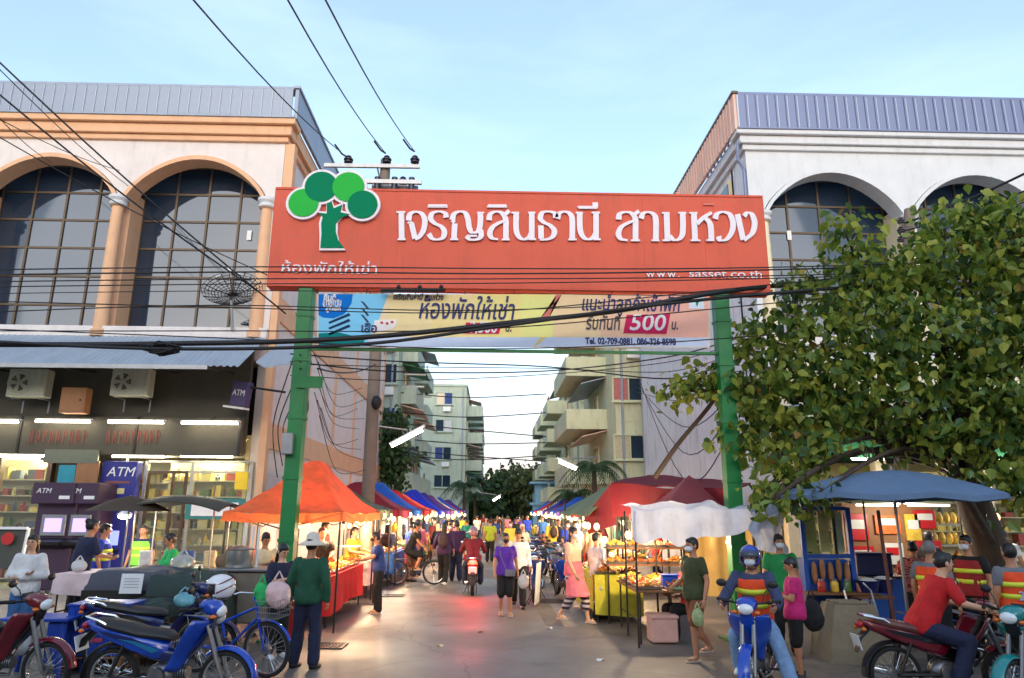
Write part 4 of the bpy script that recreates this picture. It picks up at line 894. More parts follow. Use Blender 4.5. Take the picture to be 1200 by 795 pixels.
# glazing
for (a, b) in ((-15.5, -14.2), (-14.1, -12.95), (-12.85, -11.6)):
    sh(MB().b2(a+.05, b-.05, 19.2, 19.22, .2, 3.25), 'pane', M_clear)
for x in (-15.5, -14.15, -12.9, -11.58): sh(MB().b2(x-.06, x+.06, 19.12, 19.3, .14, 3.3), 'door_frame', M_brown)
xa, xb, xm = at(166, 570, 19).x, at(291, 570, 19).x, at(221, 570, 19).x
z1, z2 = at(200, 541, 19.1).z, at(200, 553, 19.1).z
for x in (xa, xm, xb): sh(MB().b2(x-.04, x+.04, 19.12, 19.26, .14, z1), 'window_frame', M_alu)
for z in (z1, z2): sh(MB().b2(xa+.041, xb-.041, 19.13, 19.25, z-.03, z+.03), 'window_frame', M_alu)
for (a, b) in ((xa, xm), (xm, xb)):
    sh(MB().b2(a+.05, b-.05, 19.18, 19.2, z2+.035, z1-.035), 'pane', M_clear); sh(MB().b2(a+.05, b-.05, 19.18, 19.2, .2, z2-.035), 'pane', M_clear)
for x in (xa+.12, (xa+xm)/2+.15, xm-.12): sh(MB().b2(x-.035, x+.035, 19.06, 19.115, .14, z2-.05), 'door_frame', M_brown)
sh(MB().b2(xa+.1, xm-.1, 19.06, 19.115, z2-.049, z2+.02), 'door_frame', M_brown)
q = at(284, 560, 19.0); sh(MB().b2(q.x-.2, q.x+.12, 19.05, 19.07, q.z-.3, q.z+.15), 'poster', mat('yellow_poster', lin(235, 200, 40), .6))
q = at(252, 590, 19.0); sh(MB().b2(q.x-.75, q.x+.75, 19.03, 19.06, q.z-.4, q.z+.12), 'poster', mat('teal_poster', lin(50, 120, 120), .6)); sh(MB().b2(q.x-.6, q.x+.6, 19.01, 19.028, q.z-.32, q.z+.02), 'poster_print', M_whitep)
# fascia boards, tubes
zt_, zb_ = at(100, 488, 18.6).z, at(100, 533, 18.6).z
sh(MB().b2(-15.6, -6.5, 18.6, 18.8, zb_, zt_, .01), 'signboard', M_fascia); sh(MB().b2(-15.6, -6.5, 18.81, 19.0, 3.4, 6.2), 'upper_wall', M_fascia)
for x in (-15.4, -12.15, -9.2, -6.56): sh(MB().b2(x-.03, x+.03, 18.57, 18.598, zb_, zt_), 'board_joint', M_dark)
for (a, b, y, Yt) in ((-48, 22, 494, 18.3), (42, 106, 494, 18.3), (127, 192, 495, 18.3), (213, 279, 496, 18.3), (-12, 54, 534, 18.75), (132, 193, 535, 18.75), (212, 273, 535, 18.75)):
    A, B = at(a, y, Yt), at(b, y, Yt)
    t = thing('tube_light', 'lit fluorescent tube %s over the convenience shop, %s' % (('in the upper row' if y < 510 else 'in the lower row'), {-48: 'at the picture edge', 42: 'second from the left edge', 127: 'third from the left edge', 213: 'nearest the corner', -12: 'over the left doors', 132: 'over the ATM panel', 212: 'over the right window'}[a]), 'light', (A+B)/2, group='tube lights over the shop')
    L = (B-A).length; MB().cyl((-L/2, 0, 0), (L/2, 0, 0), .032, n=8).build('lamp_tube', M_tube, t)
    MB().box((0, .05, .05), (L+.1, .09, .04), bev=.01).build('housing', M_whitep, t)
    for s in (-1, 1): MB().box((s*L/2, 0.01, .02), (.03, .07, .08)).build('end_cap', M_whitep, t)
    if y < 510: MB().tube([(0, .05, .07), (0, .3, .2)], .012, 4).build('bracket', M_dark, t)
# illegible raised letters on the dark fascia
for (a, b) in ((34, 104), (124, 190)):
    n = 9
    for i in range(n):
        x = a+(b-a)*i/n; p, q = at(x, 520, 18.58), at(x+(b-a)/n*.6, 506, 18.58); m = MB()
        m.tube([(p.x, 18.585, p.z), (p.x, 18.585, q.z), ((p.x+q.x)/2, 18.585, q.z+.04), (q.x, 18.585, q.z-.03), (q.x, 18.585, p.z+.08*(i % 3))], .018, 4); sh(m, 'sign_letter', M_copper)
# awning of corrugated sheets
A0, A1 = at(100, 393, 18.9), at(100, 427, 17.0)
AW = thing('awning', 'pale grey corrugated metal awning over the convenience shop', 'awning', (-11, 18.9, A1.z))
me = MB().sheet(lambda u, v: (.8*u-.4, -1.9*v, (A0.z-A1.z)*(1-v)+.02*sin(u*2*pi*5)), 30, 1, .012).mesh('sheet')
for i in range(13):
    if i < 12: link(me, 'roof_sheet', M_steelw, AW, (-4.2+.785*i, 0, random.uniform(0, .004)))
MB().b2(-15.6, -6.9, 16.93, 16.99, A1.z-.1, A1.z+.0).build('edge_rail', M_steel, AW, world=True)
for x in (-15, -12.8, -10.6, -8.4, -6.95): MB().tube([(x, 18.85, A1.z+.15), (x, 17.0, A1.z-.04)], .03, 5).build('rafter', M_dark, AW, world=True)
t = thing('awning', 'small torn pale awning sheet beside the left green post', 'awning', at(345, 420, 17.2))
p = [at(300, 424, 17), at(330, 400, 17.2), at(372, 393, 16.4), at(345, 425, 16.2), at(310, 430, 16.4)]
m = MB(); m.v = [tuple(q-t.location) for q in p]+[tuple(q-t.location-Vector((0, 0, .03))) for q in p]; n = 5; m.f = [tuple(range(n)), tuple(range(2*n-1, n-1, -1))]+[(i, i+n, (i+1) % n+n, (i+1) % n) for i in range(n)]; m.build('roof_sheet', M_steelw, t)
# air conditioners and boxes under the awning
M_ac = mat('air_conditioner_shell', lin(165, 168, 150), .5, var=.1, dirt=.4)
def aircon(label, px, py, w=.95, h=.72):
    c = at(px, py, 18.3); t = thing('air_conditioner', label, 'air conditioner', c, group='air conditioners under the awning')
    MB().box((0, 0, 0), (w, .35, h), bev=.02).build('casing', M_ac, t)
    MB().lathe([(.27, 0), (.29, -.03), (.27, -.03), (.25, -.01)], (-w*.18, -.176, 0), 22, 'y').build('fan_ring', M_ac, t)
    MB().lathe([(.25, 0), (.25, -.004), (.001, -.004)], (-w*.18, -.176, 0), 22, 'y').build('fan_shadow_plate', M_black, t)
    m = MB()
    for k in range(5):
        a = 2*pi*k/5; m.prism([(-w*.18+.05*cos(a), .05*sin(a)), (-w*.18+.22*cos(a-.35), .22*sin(a-.35)), (-w*.18+.22*cos(a+.35), .22*sin(a+.35))], -.19, -.182)
    m.build('fan_blade', M_dark, t)
    m = MB()
    for k in range(1, 5): m.tube([(-w*.18+.055*k*cos(2*pi*j/20), -.205, .055*k*sin(2*pi*j/20)) for j in range(20)], .004, 4, closed=True)
    for k in range(8): m.tube([(-w*.18, -.205, 0), (-w*.18+.26*cos(pi*k/4), -.205, .26*sin(pi*k/4))], .004, 4)
    m.build('fan_grille', M_ac, t)
    MB().box((w*.36, -.182, 0), (w*.2, .01, h*.7)).build('side_panel', M_ac, t)
    for s in (-1, 1): MB().tube([(s*w*.35, -.1, -h/2-.03), (s*w*.35, .35, -h/2-.03), (s*w*.35, .35, -h/2-.35)], .02, 5).build('bracket', M_steel, t)
aircon('left one of the two air conditioner units under the grey awning', 36, 450); aircon('right one of the two air conditioner units under the grey awning', 156, 449)
M_tan = mat('tan_box_paint', lin(150, 104, 66), .6, var=.1, dirt=.3)
c = at(89, 470, 18.2); t = thing('junction_box', 'tan junction box hung between the two air conditioners', 'box', c)
MB().box((0, 0, 0), (.62, .3, .65), bev=.01).build('casing', M_tan, t); MB().box((0, -.155, 0), (.54, .012, .57)).build('lid', M_tan, t); MB().box((.2, -.17, 0), (.03, .02, .06)).build('latch', M_dark, t)
t = thing('projecting_sign', 'small slanted purple ATM box sign sticking out near the corner', 'sign', at(283, 462, 18.2)); t.rotation_euler = (0, .15, -.5)
MB().box((0, 0, 0), (.55, .18, .62), bev=.01).build('sign_box', mat('purple_sign', lin(70, 64, 104), .5), t); q = text('ATM', .22, M_whitep, (0, 0, 0), 'lettering', None, ext=.002, align='CENTER'); q.parent = t; q.location = (0, -.095, -.05)
MB().box((-.1, 0, -.36), (.75, .2, .05)).build('base', M_whitep, t); MB().tube([(.25, 0, .2), (1.0, .5, .2)], .03, 5).build('arm', M_dark, t)
# ATM corner: purple totem, dark machines
M_pur = mat('deep_blue_panel', lin(40, 44, 130), .5, var=.06); M_vio = mat('dark_violet_panel', lin(58, 36, 62), .5, var=.08)
t = thing('atm_panel', 'tall deep blue ATM panel between the shop doors under the tube light', 'ATM panel', (at(142, 560, 18.85).x, 18.85, 0))
w = at(162, 560, 18.85).x-at(121, 560, 18.85).x
MB().box((0, 0, 1.65), (w, .3, 3.1), bev=.01).build('panel', M_pur, t); z = at(142, 556, 18.7).z
text('ATM', .34, M_whitep, (t.location.x-.3, 18.69, z-.05), 'lettering', t, ext=.003, shear=.2)
MB().box((0, -.156, z-.2), (w*.7, .01, .06)).build('stripe', M_copper, t); MB().box((0, -.156, z-.42), (w*.45, .01, .14)).build('sticker', mat('cream_sticker', lin(215, 205, 150), .6), t); MB().box((w*.3, -.156, z-.72), (.22, .01, .25)).build('notice', M_whitep, t)
MB().box((0, -.156, 1.3), (.42, .01, .35)).build('screen', mat('lit_screen_blue', lin(120, 130, 220), emit=.8), t); MB().box((0, -.25, 1.0), (.5, .2, .05)).build('keypad_shelf', M_black, t)
def atm(label, px, Y, w, screen=True):
    c = at(px, 600, Y); t = thing('cash_machine', label, 'cash machine', (c.x, Y, .12))
    MB().b2(-w/2, w/2, 0, .7, 0, 2.35, .03).build('cabinet', M_vio, t); MB().b2(-w/2-.03, w/2+.03, -.25, .7, 2.0, 2.5, .02).build('header', M_vio, t)
    MB().prism([(-.02, .95), (-.3, 1.05), (-.32, 1.12), (-.02, 1.2)], -w*.38, w*.38, 'x').build('keypad_shelf', M_black, t)
    MB().box((0, -.03, 1.5), (w*.62, .05, .5), bev=.01).build('screen_frame', M_steel, t); MB().box((0, -.062, 1.5), (w*.42, .012, .32)).build('screen', mat('lit_screen_violet', lin(150, 130, 225), emit=.9), t)
    a = text('ATM', .17, M_whitep, (0, 0, 0), 'lettering', None, ext=.002, shear=.2); a.parent = t; a.location = (-w/2+.08, -.257, 2.25)
    MB().box((w*.3, -.256, 2.15), (.25, .01, .08)).build('sticker', M_whitep, t); MB().box((.2, -.02, 1.05), (.1, .06, .12)).build('card_slot', M_dark, t)
atm('dark violet cash machine with a glowing screen behind the woman in white', 66, 18.0, .95); atm('second dark violet cash machine, right beside the first', 97, 18.05, .8)
t = thing('wall_sign', 'grey banner with teal and tan squares above the cash machines', 'sign', at(84, 550, 18.5)); MB().box((-.05, 0, .32), (1.35, .06, .34)).build('board', mat('grey_board', lin(105, 110, 92), .6), t)
MB().box((-.1, -.0, -.15), (.42, .05, .5)).build('teal_square', mat('teal_square', lin(40, 140, 160), .6), t); MB().box((.4, .0, -.1), (.55, .05, .62)).build('tan_square', M_tan, t)
t = thing('advert_stand', 'white framed advert stand with a red dot at the left picture edge', 'sign', (at(8, 640, 15).x, 15, .12))
MB().box((0, 0, 1.1), (.62, .05, .75), rx=-.15).build('board', mat('dark_poster', lin(60, 60, 52), .6), t); m = MB()
for s in (-1, 1): m.box((s*.33, 0, .75), (.04, .06, 1.5), rx=-.1)
m.box((0, -.0, 1.5), (.7, .06, .05)); m.build('frame', M_whitep, t); MB().lathe([(.12, 0), (.12, -.01), (.001, -.01)], (0.05, -.09, 1.3), 16, 'y').build('dot', mat('red_dot', lin(190, 40, 40), .6), t)
# right hand ground floor under the tree
S2 = thing('corner_shop', 'open fronted shop lit by tubes under the right building, mostly hidden by the tree', 'shop', (11, 19.05, 0))
def sr(m_, name, mt, **k): return m_.build(name, mt, S2, world=True, **k)
sr(MB().b2(7.7, 16.8, 19, 24.4, 0, .14), 'floor', M_shelf); sr(MB().b2(7.75, 16.8, 24.2, 24.4, .141, 3.9), 'back_wall', M_inw); sr(MB().b2(7.75, 16.8, 19.3, 24.19, 3.9, 4.0), 'ceiling', M_inw)
sr(MB().b2(7.74, 16.8, 18.62, 18.85, 3.45, 4.5, .01), 'signboard', mat('green_signboard', lin(40, 110, 70), .6, dirt=.3)); sr(MB().b2(7.74, 16.8, 18.86, 19.0, 4.0, 6.1), 'upper_wall', M_cream)
sr(MB().b2(7.4, 16.8, 17.2, 18.6, 4.55, 4.62), 'canopy', M_steelw)
for (a, b, y) in ((8, 11.2, 22.6), (11.8, 16.5, 21.8), (8, 16.5, 23.7)):
    o = shelves(S2, a, b, y)
for x in (9.6, 13.6):
    sr(MB().b2(x-.6, x+.6, 18.4, 18.46, 3.36, 3.42), 'tube', M_tube); sr(MB().b2(x-.6, x+.6, 21, 21.06, 3.8, 3.88), 'tube', M_tube)
for x in (7.9, 10.4, 13.2, 16): sr(MB().b2(x-.15, x+.15, 18.95, 19.25, .141, 3.4), 'pillar', M_cream)
# ================================================================ PEOPLE
SKINS = [mat('skin_%s' % n, c, .55, var=.06, scale=12) for n, c in (('tan', lin(176, 122, 90)), ('light', lin(205, 156, 124)), ('brown', lin(138, 92, 66)))]
M_hair = mat('black_hair', (.012, .010, .010), .45, var=.2, scale=30); M_greyhair = mat('grey_hair', lin(110, 106, 104), .6, var=.2, scale=30)
M_eye = mat('eye_dark', (.01, .008, .008), .2, var=0); M_mask = mat('white_face_mask', lin(205, 212, 220), .8, var=.03); M_bmask = mat('black_face_mask', (.02, .02, .025), .8, var=.03)
M_lip = mat('lips', lin(140, 75, 66), .5, var=0)
def remesh(mb, name, vox, wrinkle=0, seed=0, smooth=2):
    me = mb.mesh('tmp'); bm = bmesh.new(); bm.from_mesh(me); bmesh.ops.recalc_face_normals(bm, faces=bm.faces); bm.to_mesh(me); bm.free()
    o = bpy.data.objects.new('tmp', me); COL.objects.link(o); d = o.modifiers.new('r', 'REMESH'); d.mode = 'VOXEL'; d.voxel_size = vox; d.adaptivity = 0
    out = bpy.data.meshes.new_from_object(o.evaluated_get(bpy.context.evaluated_depsgraph_get())); bpy.data.objects.remove(o); bpy.data.meshes.remove(me)
    bm = bmesh.new(); bm.from_mesh(out)
    for _ in range(smooth): bmesh.ops.smooth_vert(bm, verts=bm.verts, factor=.5, use_axis_x=True, use_axis_y=True, use_axis_z=True)
    if wrinkle:
        bm.normal_update()
        for v in bm.verts:
            p = v.co; n = noise.noise(Vector((p.x*9+seed, p.y*9, p.z*5)))+.5*noise.noise(Vector((p.x*22, p.y*22+seed, p.z*12)))
            v.co += v.normal*n*wrinkle
    out.clear_geometry(); bm.to_mesh(out); bm.free()
    out.polygons.foreach_set('use_smooth', [True]*len(out.polygons)); out.name = name; return out
def chain(mb, pts, rs, n=10):
    for i in range(len(pts)-1):
        a, b = Vector(pts[i]), Vector(pts[i+1]); mb.tube([a, a.lerp(b, .5), b], [rs[i], (rs[i]+rs[i+1])/2*1.03, rs[i+1]], n)
    for p, r in zip(pts, rs): mb.ell(p, (r, r, r), n, 6)
def joinmesh(me, mb):                              # add fine pieces (fingers, nose, ears) to the same surface
    bm = bmesh.new(); bm.from_mesh(me); vs = [bm.verts.new(v) for v in mb.v]
    for f in mb.f:
        try: bm.faces.new([vs[i] for i in f]).smooth = True
        except ValueError: pass
    bm.to_mesh(me); bm.free(); return me
def hand(mb, w, d, side, curl=.35, roll=0):
    d = Vector(d).normalized(); up = Vector((0, -1, 0)); a = (up-d*up.dot(d))
    if a.length < .1: a = Vector((0, 0, 1))-d*d.z
    a.normalize(); n = d.cross(a)*side              # n: towards the palm's inside, a: across the knuckles (thumb side)
    if roll: q = Matrix.Rotation(roll*side, 3, d); a = q @ a; n = q @ n
    M = Matrix((a, d, n)).transposed(); w = Vector(w)
    mb.ell(w+d*.045, (.040, .055, .019), 8, 6, M)
    for k, (off, L) in enumerate(((.028, .072), (.010, .08), (-.009, .075), (-.027, .058))):
        p = w+d*.082+a*off; pts = [p]; ang = 0
        for j, f in enumerate((.45, .32, .23)):
            ang += curl*(.7+.15*k+.2*j); pts.append(pts[-1]+(d*cos(ang)+n*sin(ang)+a*off*.15)*L*f)
        mb.tube(pts, [.0095, .009, .0082, .0065], 6)
    p = w+d*.03+a*.03; mb.tube([p, p+d*.026+a*.024+n*.006, p+d*.052+a*.03+n*.018, p+d*.07+a*.028+n*.03], [.012, .0105, .0095, .007], 6)
POSE = dict(
    stand=dict(), walk=dict(legs=(((.09, -.17, .52), (.1, -.24, .09)), ((-.09, -.02, .48), (-.09, .27, .13))), arms=(((.25, .12, 1.13), (.27, .02, .9)), ((-.25, -.06, 1.12), (-.26, -.2, .9)))),
    ride=dict(pel=(0, .12, .82), chest=(0, .02, 1.12), neck=(0, -.03, 1.34), legs=(((.2, -.27, .66), (.2, -.12, .29)), ((-.2, -.27, .66), (-.2, -.12, .29))), arms=(((.31, -.2, 1.06), (.3, -.46, 1.0)), ((-.31, -.2, 1.06), (-.3, -.46, 1.0)))),
    sit=dict(pel=(0, .05, .52), chest=(0, .02, .85), neck=(0, 0, 1.07), legs=(((.12, -.36, .5), (.12, -.34, .1)), ((-.12, -.36, .5), (-.12, -.34, .1))), arms=(((.25, -.06, .76), (.18, -.28, .72)), ((-.25, -.06, .76), (-.18, -.28, .72)))),
    folded=dict(arms=(((.25, -.02, 1.12), (-.03, -.2, 1.1)), ((-.25, -.02, 1.12), (.05, -.17, 1.16)))),
    reach=dict(chest=(0, -.04, 1.2), neck=(0, -.08, 1.42), arms=(((.23, -.16, 1.18), (.16, -.42, 1.13)), ((-.23, -.14, 1.16), (-.15, -.4, 1.1)))),
    phone=dict(arms=(((.24, -.03, 1.13), (.09, -.25, 1.2)), ((-.24, -.03, 1.13), (-.07, -.25, 1.2))), look=-.35),
    bag=dict(legs=(((.09, -.1, .5), (.1, -.12, .09)), ((-.09, -.02, .48), (-.09, .12, .1))), arms=(((.25, .05, 1.12), (.28, -.04, .87)), ((-.25, .0, 1.13), (-.22, -.22, 1.02)))))
def person(label, loc, rz=0, h=1.65, pose='stand', top=None, sleeve=.55, bottom=None, blen=1.0, skirt=False, shoe=None, hair='short', hairm=None, skin=0, mask=None, hat=None, helmet=None, vest=None, fem=False, vox=.02,
           pack=None, stripes=None, group=None, turn=0, over=None, curl=.4, hem=0, overskirt=None):
    P = dict(pel=(0, 0, .93), chest=(0, .005, 1.2), neck=(0, .01, 1.44), legs=(((.1, -.015, .49), (.11, .02, .085)), ((-.1, -.02, .49), (-.11, .03, .085))), arms=(((.25, .03, 1.13), (.275, -.05, .88)), ((-.25, .03, 1.13), (-.275, -.05, .88))), look=0)
    P.update(POSE.get(pose, {})); P.update(over or {}); s = h/1.7
    T = thing('person', label, 'person', loc, rz, group); S3 = Matrix.Scale(s, 4); sk = SKINS[skin]
    pel, ch, nk = (Vector(P[k]) for k in ('pel', 'chest', 'neck')); sw = .165 if fem else .185; hw = 1.04 if fem else 1.0
    ax = Vector((cos(turn*.4), sin(turn*.4), 0))
    def torso(mb, inf=0, t0=-.12, t1=1.0, flare=0):
        prof = [(-.2, .13, .1), (-.08, .168*hw, .122), (.1, .17*hw, .122), (.32, .15, .115), (.55, .16, .118), (.75, .175*(.95 if fem else 1), .118), (.9, .155, .095), (1.0, .085, .07)]
        pr = [q for q in prof if t0-.13 <= q[0] <= t1+.01]; rings = []
        for t, rx, ry in pr:
            c = pel.lerp(ch, t/.55) if t < .55 else ch.lerp(nk, (t-.55)/.45); d = (ch-pel if t < .55 else nk-ch).normalized(); y = d.cross(ax).normalized(); x = y.cross(d)
            fl = flare*max(0, .35-t); f = [(rx+inf+fl)*cos(2*pi*j/16)*x+(ry+inf+fl)*sin(2*pi*j/16)*y+c for j in range(16)]; rings.append(f)
        mb.loft(rings)
    sh_ = [nk+ax*(sw*i)+(nk-ch).normalized()*-.045 for i in (1, -1)]; hp = [pel+ax*(.092*i)+Vector((0, 0, -.05)) for i in (1, -1)]
    hd = nk+(nk-ch).normalized()*.09+Vector((0, -.02, .085)); H = Matrix.Rotation(turn, 3, 'Z') @ Matrix.Rotation(-P['look'], 3, 'X')
    b = MB(); torso(b); chain(b, [nk-(nk-ch)*.12, hd-Vector((0, -.015, .07))], [.062, .055])
    b.ell(hd, (.076, .096, .112), 14, 10, H); b.ell(hd+H @ Vector((0, -.028, -.062)), (.052, .058, .05), 12, 8, H)
    for i in (0, 1):
        e, w = (Vector(q) for q in P['arms'][i]); chain(b, [sh_[i], e, w], [.052, .041, .029])
        k, a = (Vector(q) for q in P['legs'][i]); q_ = .8 if bottom and not skirt and blen > .7 else 1; chain(b, [hp[i], k, a], [.085*q_, .056*q_, .038]); cf = k.lerp(a, .3); q_ == 1 and b.ell(cf+Vector((0, .012, 0)), (.055, .06, .12), 10, 6)
        b.ell(a+Vector((0, -.06, -.045)), (.042, .12, .032), 10, 6)
    me = remesh(b, 'body', vox, smooth=1)
    f = MB()
    for i, sd_ in ((0, 1), (1, -1)):
        e, w = (Vector(q) for q in P['arms'][i]); hand(f, w, w-e, sd_, curl)
    f.add([hd+H @ Vector(q) for q in ((-.013, -.088, -.03), (.013, -.088, -.03), (0, -.118, -.028), (0, -.09, .02))], [(0, 2, 3), (2, 1, 3), (0, 1, 2)])
    for i in (-1, 1): f.ell(hd+H @ Vector((i*.079, .008, -.01)), (.012, .022, .032), 8, 5, H)
    joinmesh(me, f); me.transform(S3); link(me, 'body', sk, T)
    m = MB()
    for i in (-1, 1): m.ell(hd+H @ Vector((i*.03, -.087, .005)), (.013, .008, .007), 8, 5, H)
    def put(mb, name, mt, smooth='full', **k): mb.v = [tuple(Vector(v)*s) for v in mb.v]; return mb.build(name, mt, T, smooth=smooth, **k)
    put(m, 'eyes', M_eye)
    m = MB()
    for i in (-1, 1): m.tube([hd+H @ Vector((i*.016, -.092, .024)), hd+H @ Vector((i*.045, -.083, .024))], .004, 4)
    put(m, 'eyebrows', M_hair)
    if mask: m = MB(); m.ell(hd+H @ Vector((0, -.052, -.045)), (.066, .066, .052), 12, 8, H); m.tube([hd+H @ Vector((.075, .0, -.01)), hd+H @ Vector((.055, -.07, -.02))], .004, 4); m.tube([hd+H @ Vector((-.075, .0, -.01)), hd+H @ Vector((-.055, -.07, -.02))], .004, 4); put(m, 'face_mask', mask)
    else: m = MB(); m.ell(hd+H @ Vector((0, -.087, -.06)), (.022, .008, .007), 8, 5, H); put(m, 'mouth', M_lip)
    # clothes
    if top:
        c = MB(); torso(c, .025, -.12-hem, 1.0, .06 if hem else 0)
        for i in (0, 1):
            e, w = (Vector(q) for q in P['arms'][i]); L = sleeve
            pts = [sh_[i], sh_[i].lerp(e, min(1, L))]; rs = [.068, .066]
            if L > 1: pts.append(e.lerp(w, min(.97, L-1))); rs = [.071, .064, .05]
            chain(c, pts, rs)
        me = remesh(c, 'shirt', vox, .012, random.random()*9, 1); me.transform(S3); link(me, 'shirt', top, T)
    if vest:
        c = MB(); torso(c, .042, .0, .92); me = remesh(c, 'vest', vox, .004, 3, 1); me.transform(S3); o = link(me, 'vest', vest, T)
        for t, nm in ((.33, 'reflective_band'), (.62, 'reflective_band')):
            c_ = pel.lerp(ch, t/.55) if t < .55 else ch.lerp(nk, (t-.55)/.45); d = (ch-pel if t < .55 else nk-ch).normalized(); y = d.cross(ax).normalized(); x = y.cross(d); rx, ry = (.137, .1) if t < .5 else (.155, .11)
            m = MB(); rr = []
            for z, q in ((-.03, .04), (-.03, .057), (.03, .057), (.03, .04)): rr.append([c_+d*z+x*(rx+q+.002)*cos(2*pi*j/18)+y*(ry+q+.002)*sin(2*pi*j/18) for j in range(18)])
            m.loft(rr, closed=True); put(m, nm, stripes or M_refl)
    if bottom:
        c = MB()
        if skirt:
            k0 = (Vector(P['legs'][0][0])+Vector(P['legs'][1][0]))/2; a0 = (Vector(P['legs'][0][1])+Vector(P['legs'][1][1]))/2; e = k0 if blen <= .5 else k0.lerp(a0, (blen-.5)*2)
            c.loft([[pel.lerp(e, u)+Vector(((.17+.05*u)*cos(2*pi*j/14), (.125+.09*u)*sin(2*pi*j/14), .04*(1-u))) for j in range(14)] for u in (-.05, .2, .5, .8, 1)])
        else:
            c.ell(pel+Vector((0, 0, -.0)), (.168*hw, .128, .13), 14, 8)
            for i in (0, 1):
                k, a = (Vector(q) for q in P['legs'][i]); L = blen*2
                pts = [hp[i], hp[i].lerp(k, min(1, L))]; rs = [.11, .1 if L < 1.2 else .087]
                if L > 1: pts.append(k.lerp(a, min(.96, L-1))); rs.append(.082)
                chain(c, pts, rs)
        me = remesh(c, 'trousers', vox, .01, random.random()*9, 1); me.transform(S3); link(me, 'skirt' if skirt else ('shorts' if blen < .6 else 'trousers'), bottom, T)
    if overskirt:
        c = MB(); k0 = (Vector(P['legs'][0][0])+Vector(P['legs'][1][0]))/2+Vector((0, 0, -.02)); c.loft([[pel.lerp(k0, u)+Vector(((.19+.045*u)*cos(2*pi*j/14), (.14+.09*u)*sin(2*pi*j/14), .02*(1-u))) for j in range(14)] for u in (-.1, .2, .5, .8, 1)])
        me = remesh(c, 'skirt', vox, .012, 5, 1); me.transform(S3); link(me, 'skirt', overskirt, T)
    for i in (0, 1):
        a = Vector(P['legs'][i][1]); m = MB()
        prof = [(.055, .0, .03), (.04, -.012, .047), (-.03, -.01, .045), (-.1, -.028, .05), (-.16, -.036, .042), (-.185, -.045, .02)]
        if shoe is M_sandal: m.loft([[a+Vector((x, y, -.083+z)) for x, z in ((-w*.9, 0), (w*.9, 0), (w*.9, .022), (-w*.9, .022))] for y, z_, w in prof]); m.tube([a+Vector((-.045, -.08, -.05)), a+Vector((0, -.09, -.008)), a+Vector((.045, -.08, -.05))], .009, 5)
        else: m.loft([[a+Vector((w*1.05*cos(2*pi*j/10), y, max(-.083, -.04+z+.052*sin(2*pi*j/10)))) for j in range(10)] for y, z, w in prof])
        put(m, 'shoe', shoe or M_black)
    hm = hairm or M_hair
    if hair and not helmet:
        m = MB(); m.ell(hd+H @ Vector((0, .018, .022)), (.087, .098, .106), 14, 10, H); m.ell(hd+H @ Vector((0, -.052, .072)), (.062, .045, .038), 10, 6, H)
        if hair == 'long': m.loft([[hd+H @ Vector((w*cos(2*pi*j/10), .05+.0*z+q*sin(2*pi*j/10), z)) for j in range(10)] for z, w, q in ((.06, .08, .05), (-.05, .09, .05), (-.15, .088, .04), (-.26, .06, .028), (-.3, .03, .015))])
        if hair == 'tail': m.loft([[hd+H @ Vector((w*cos(2*pi*j/8), .1+q+w*sin(2*pi*j/8), z)) for j in range(8)] for z, w, q in ((.05, .02, 0), (.03, .035, .02), (-.05, .035, .035), (-.15, .028, .02), (-.2, .01, .01))])
        if hair == 'bun': m.ell(hd+H @ Vector((0, .09, .09)), (.045, .045, .045), 10, 6)
        mm = remesh(m, 'hair', .016, .006, 2, 1); mm.transform(S3); link(mm, 'hair', hm, T)
    if hat == 'brim':
        m = MB(); m.lathe([(.001, .19), (.05, .185), (.085, .15), (.095, .075), (.11, .06), (.17, .035), (.2, .012), (.197, .004), (.17, .022), (.1, .048), (.085, .065), (.001, .1)], hd, 26, M=H.to_4x4()); put(m, 'hat', mat('straw_hat', lin(205, 196, 182), .85, var=.12, scale=40))
    if hat == 'cap':
        m = MB(); m.ell(hd+H @ Vector((0, .005, .045)), (.09, .106, .085), 14, 8, H); m.loft([[hd+H @ Vector((w, y, .06+z)) for w, z in ((-q, -.012), (0, .0), (q, -.012), (0, -.012))] for y, q in ((-.08, .07), (-.15, .06), (-.18, .03))]); put(m, 'cap', helmet if isinstance(helmet, bpy.types.Material) else M_black)
    if helmet and hat != 'cap':
        def hel(nm, mt, r, full, z0=-1.2, fc=lambda th, z: False, th_=.0):
            m = MB(); n, k = 28, 16; g = {}
            for j in range(k+1):
                for i in range(n):
                    ph = -pi/2+pi*j/k; th = 2*pi*i/n; g[i, j] = len(m.v); m.v.append(tuple(hd+H @ Vector((r[0]*cos(ph)*cos(th), .012+r[1]*cos(ph)*sin(th), .02+r[2]*sin(ph)))))
            for j in range(k):
                for i in range(n):
                    ph = -pi/2+pi*(j+.5)/k; th = 2*pi*(i+.5)/n; front = -sin(th)*cos(ph)
                    if fc(front, sin(ph)): m.f.append((g[i, j], g[(i+1) % n, j], g[(i+1) % n, j+1], g[i, j+1]))
            o = put(m, nm, mt); d = o.modifiers.new('t', 'SOLIDIFY'); d.thickness = .012; return o
        hel('helmet', helmet, (.125, .148, .138), 1, fc=lambda f, z: (z > .42 or f < .42) and z > -.82)
        hel('helmet_visor', M_visor, (.131, .156, .142), 1, fc=lambda f, z: f > .4 and .05 < z < .55)
        m = MB(); m.tube([hd+H @ Vector((-.12, 0, -.05)), hd+H @ Vector((-.05, -.05, -.125)), hd+H @ Vector((.05, -.05, -.125)), hd+H @ Vector((.12, 0, -.05))], .008, 5); put(m, 'chin_strap', M_black)
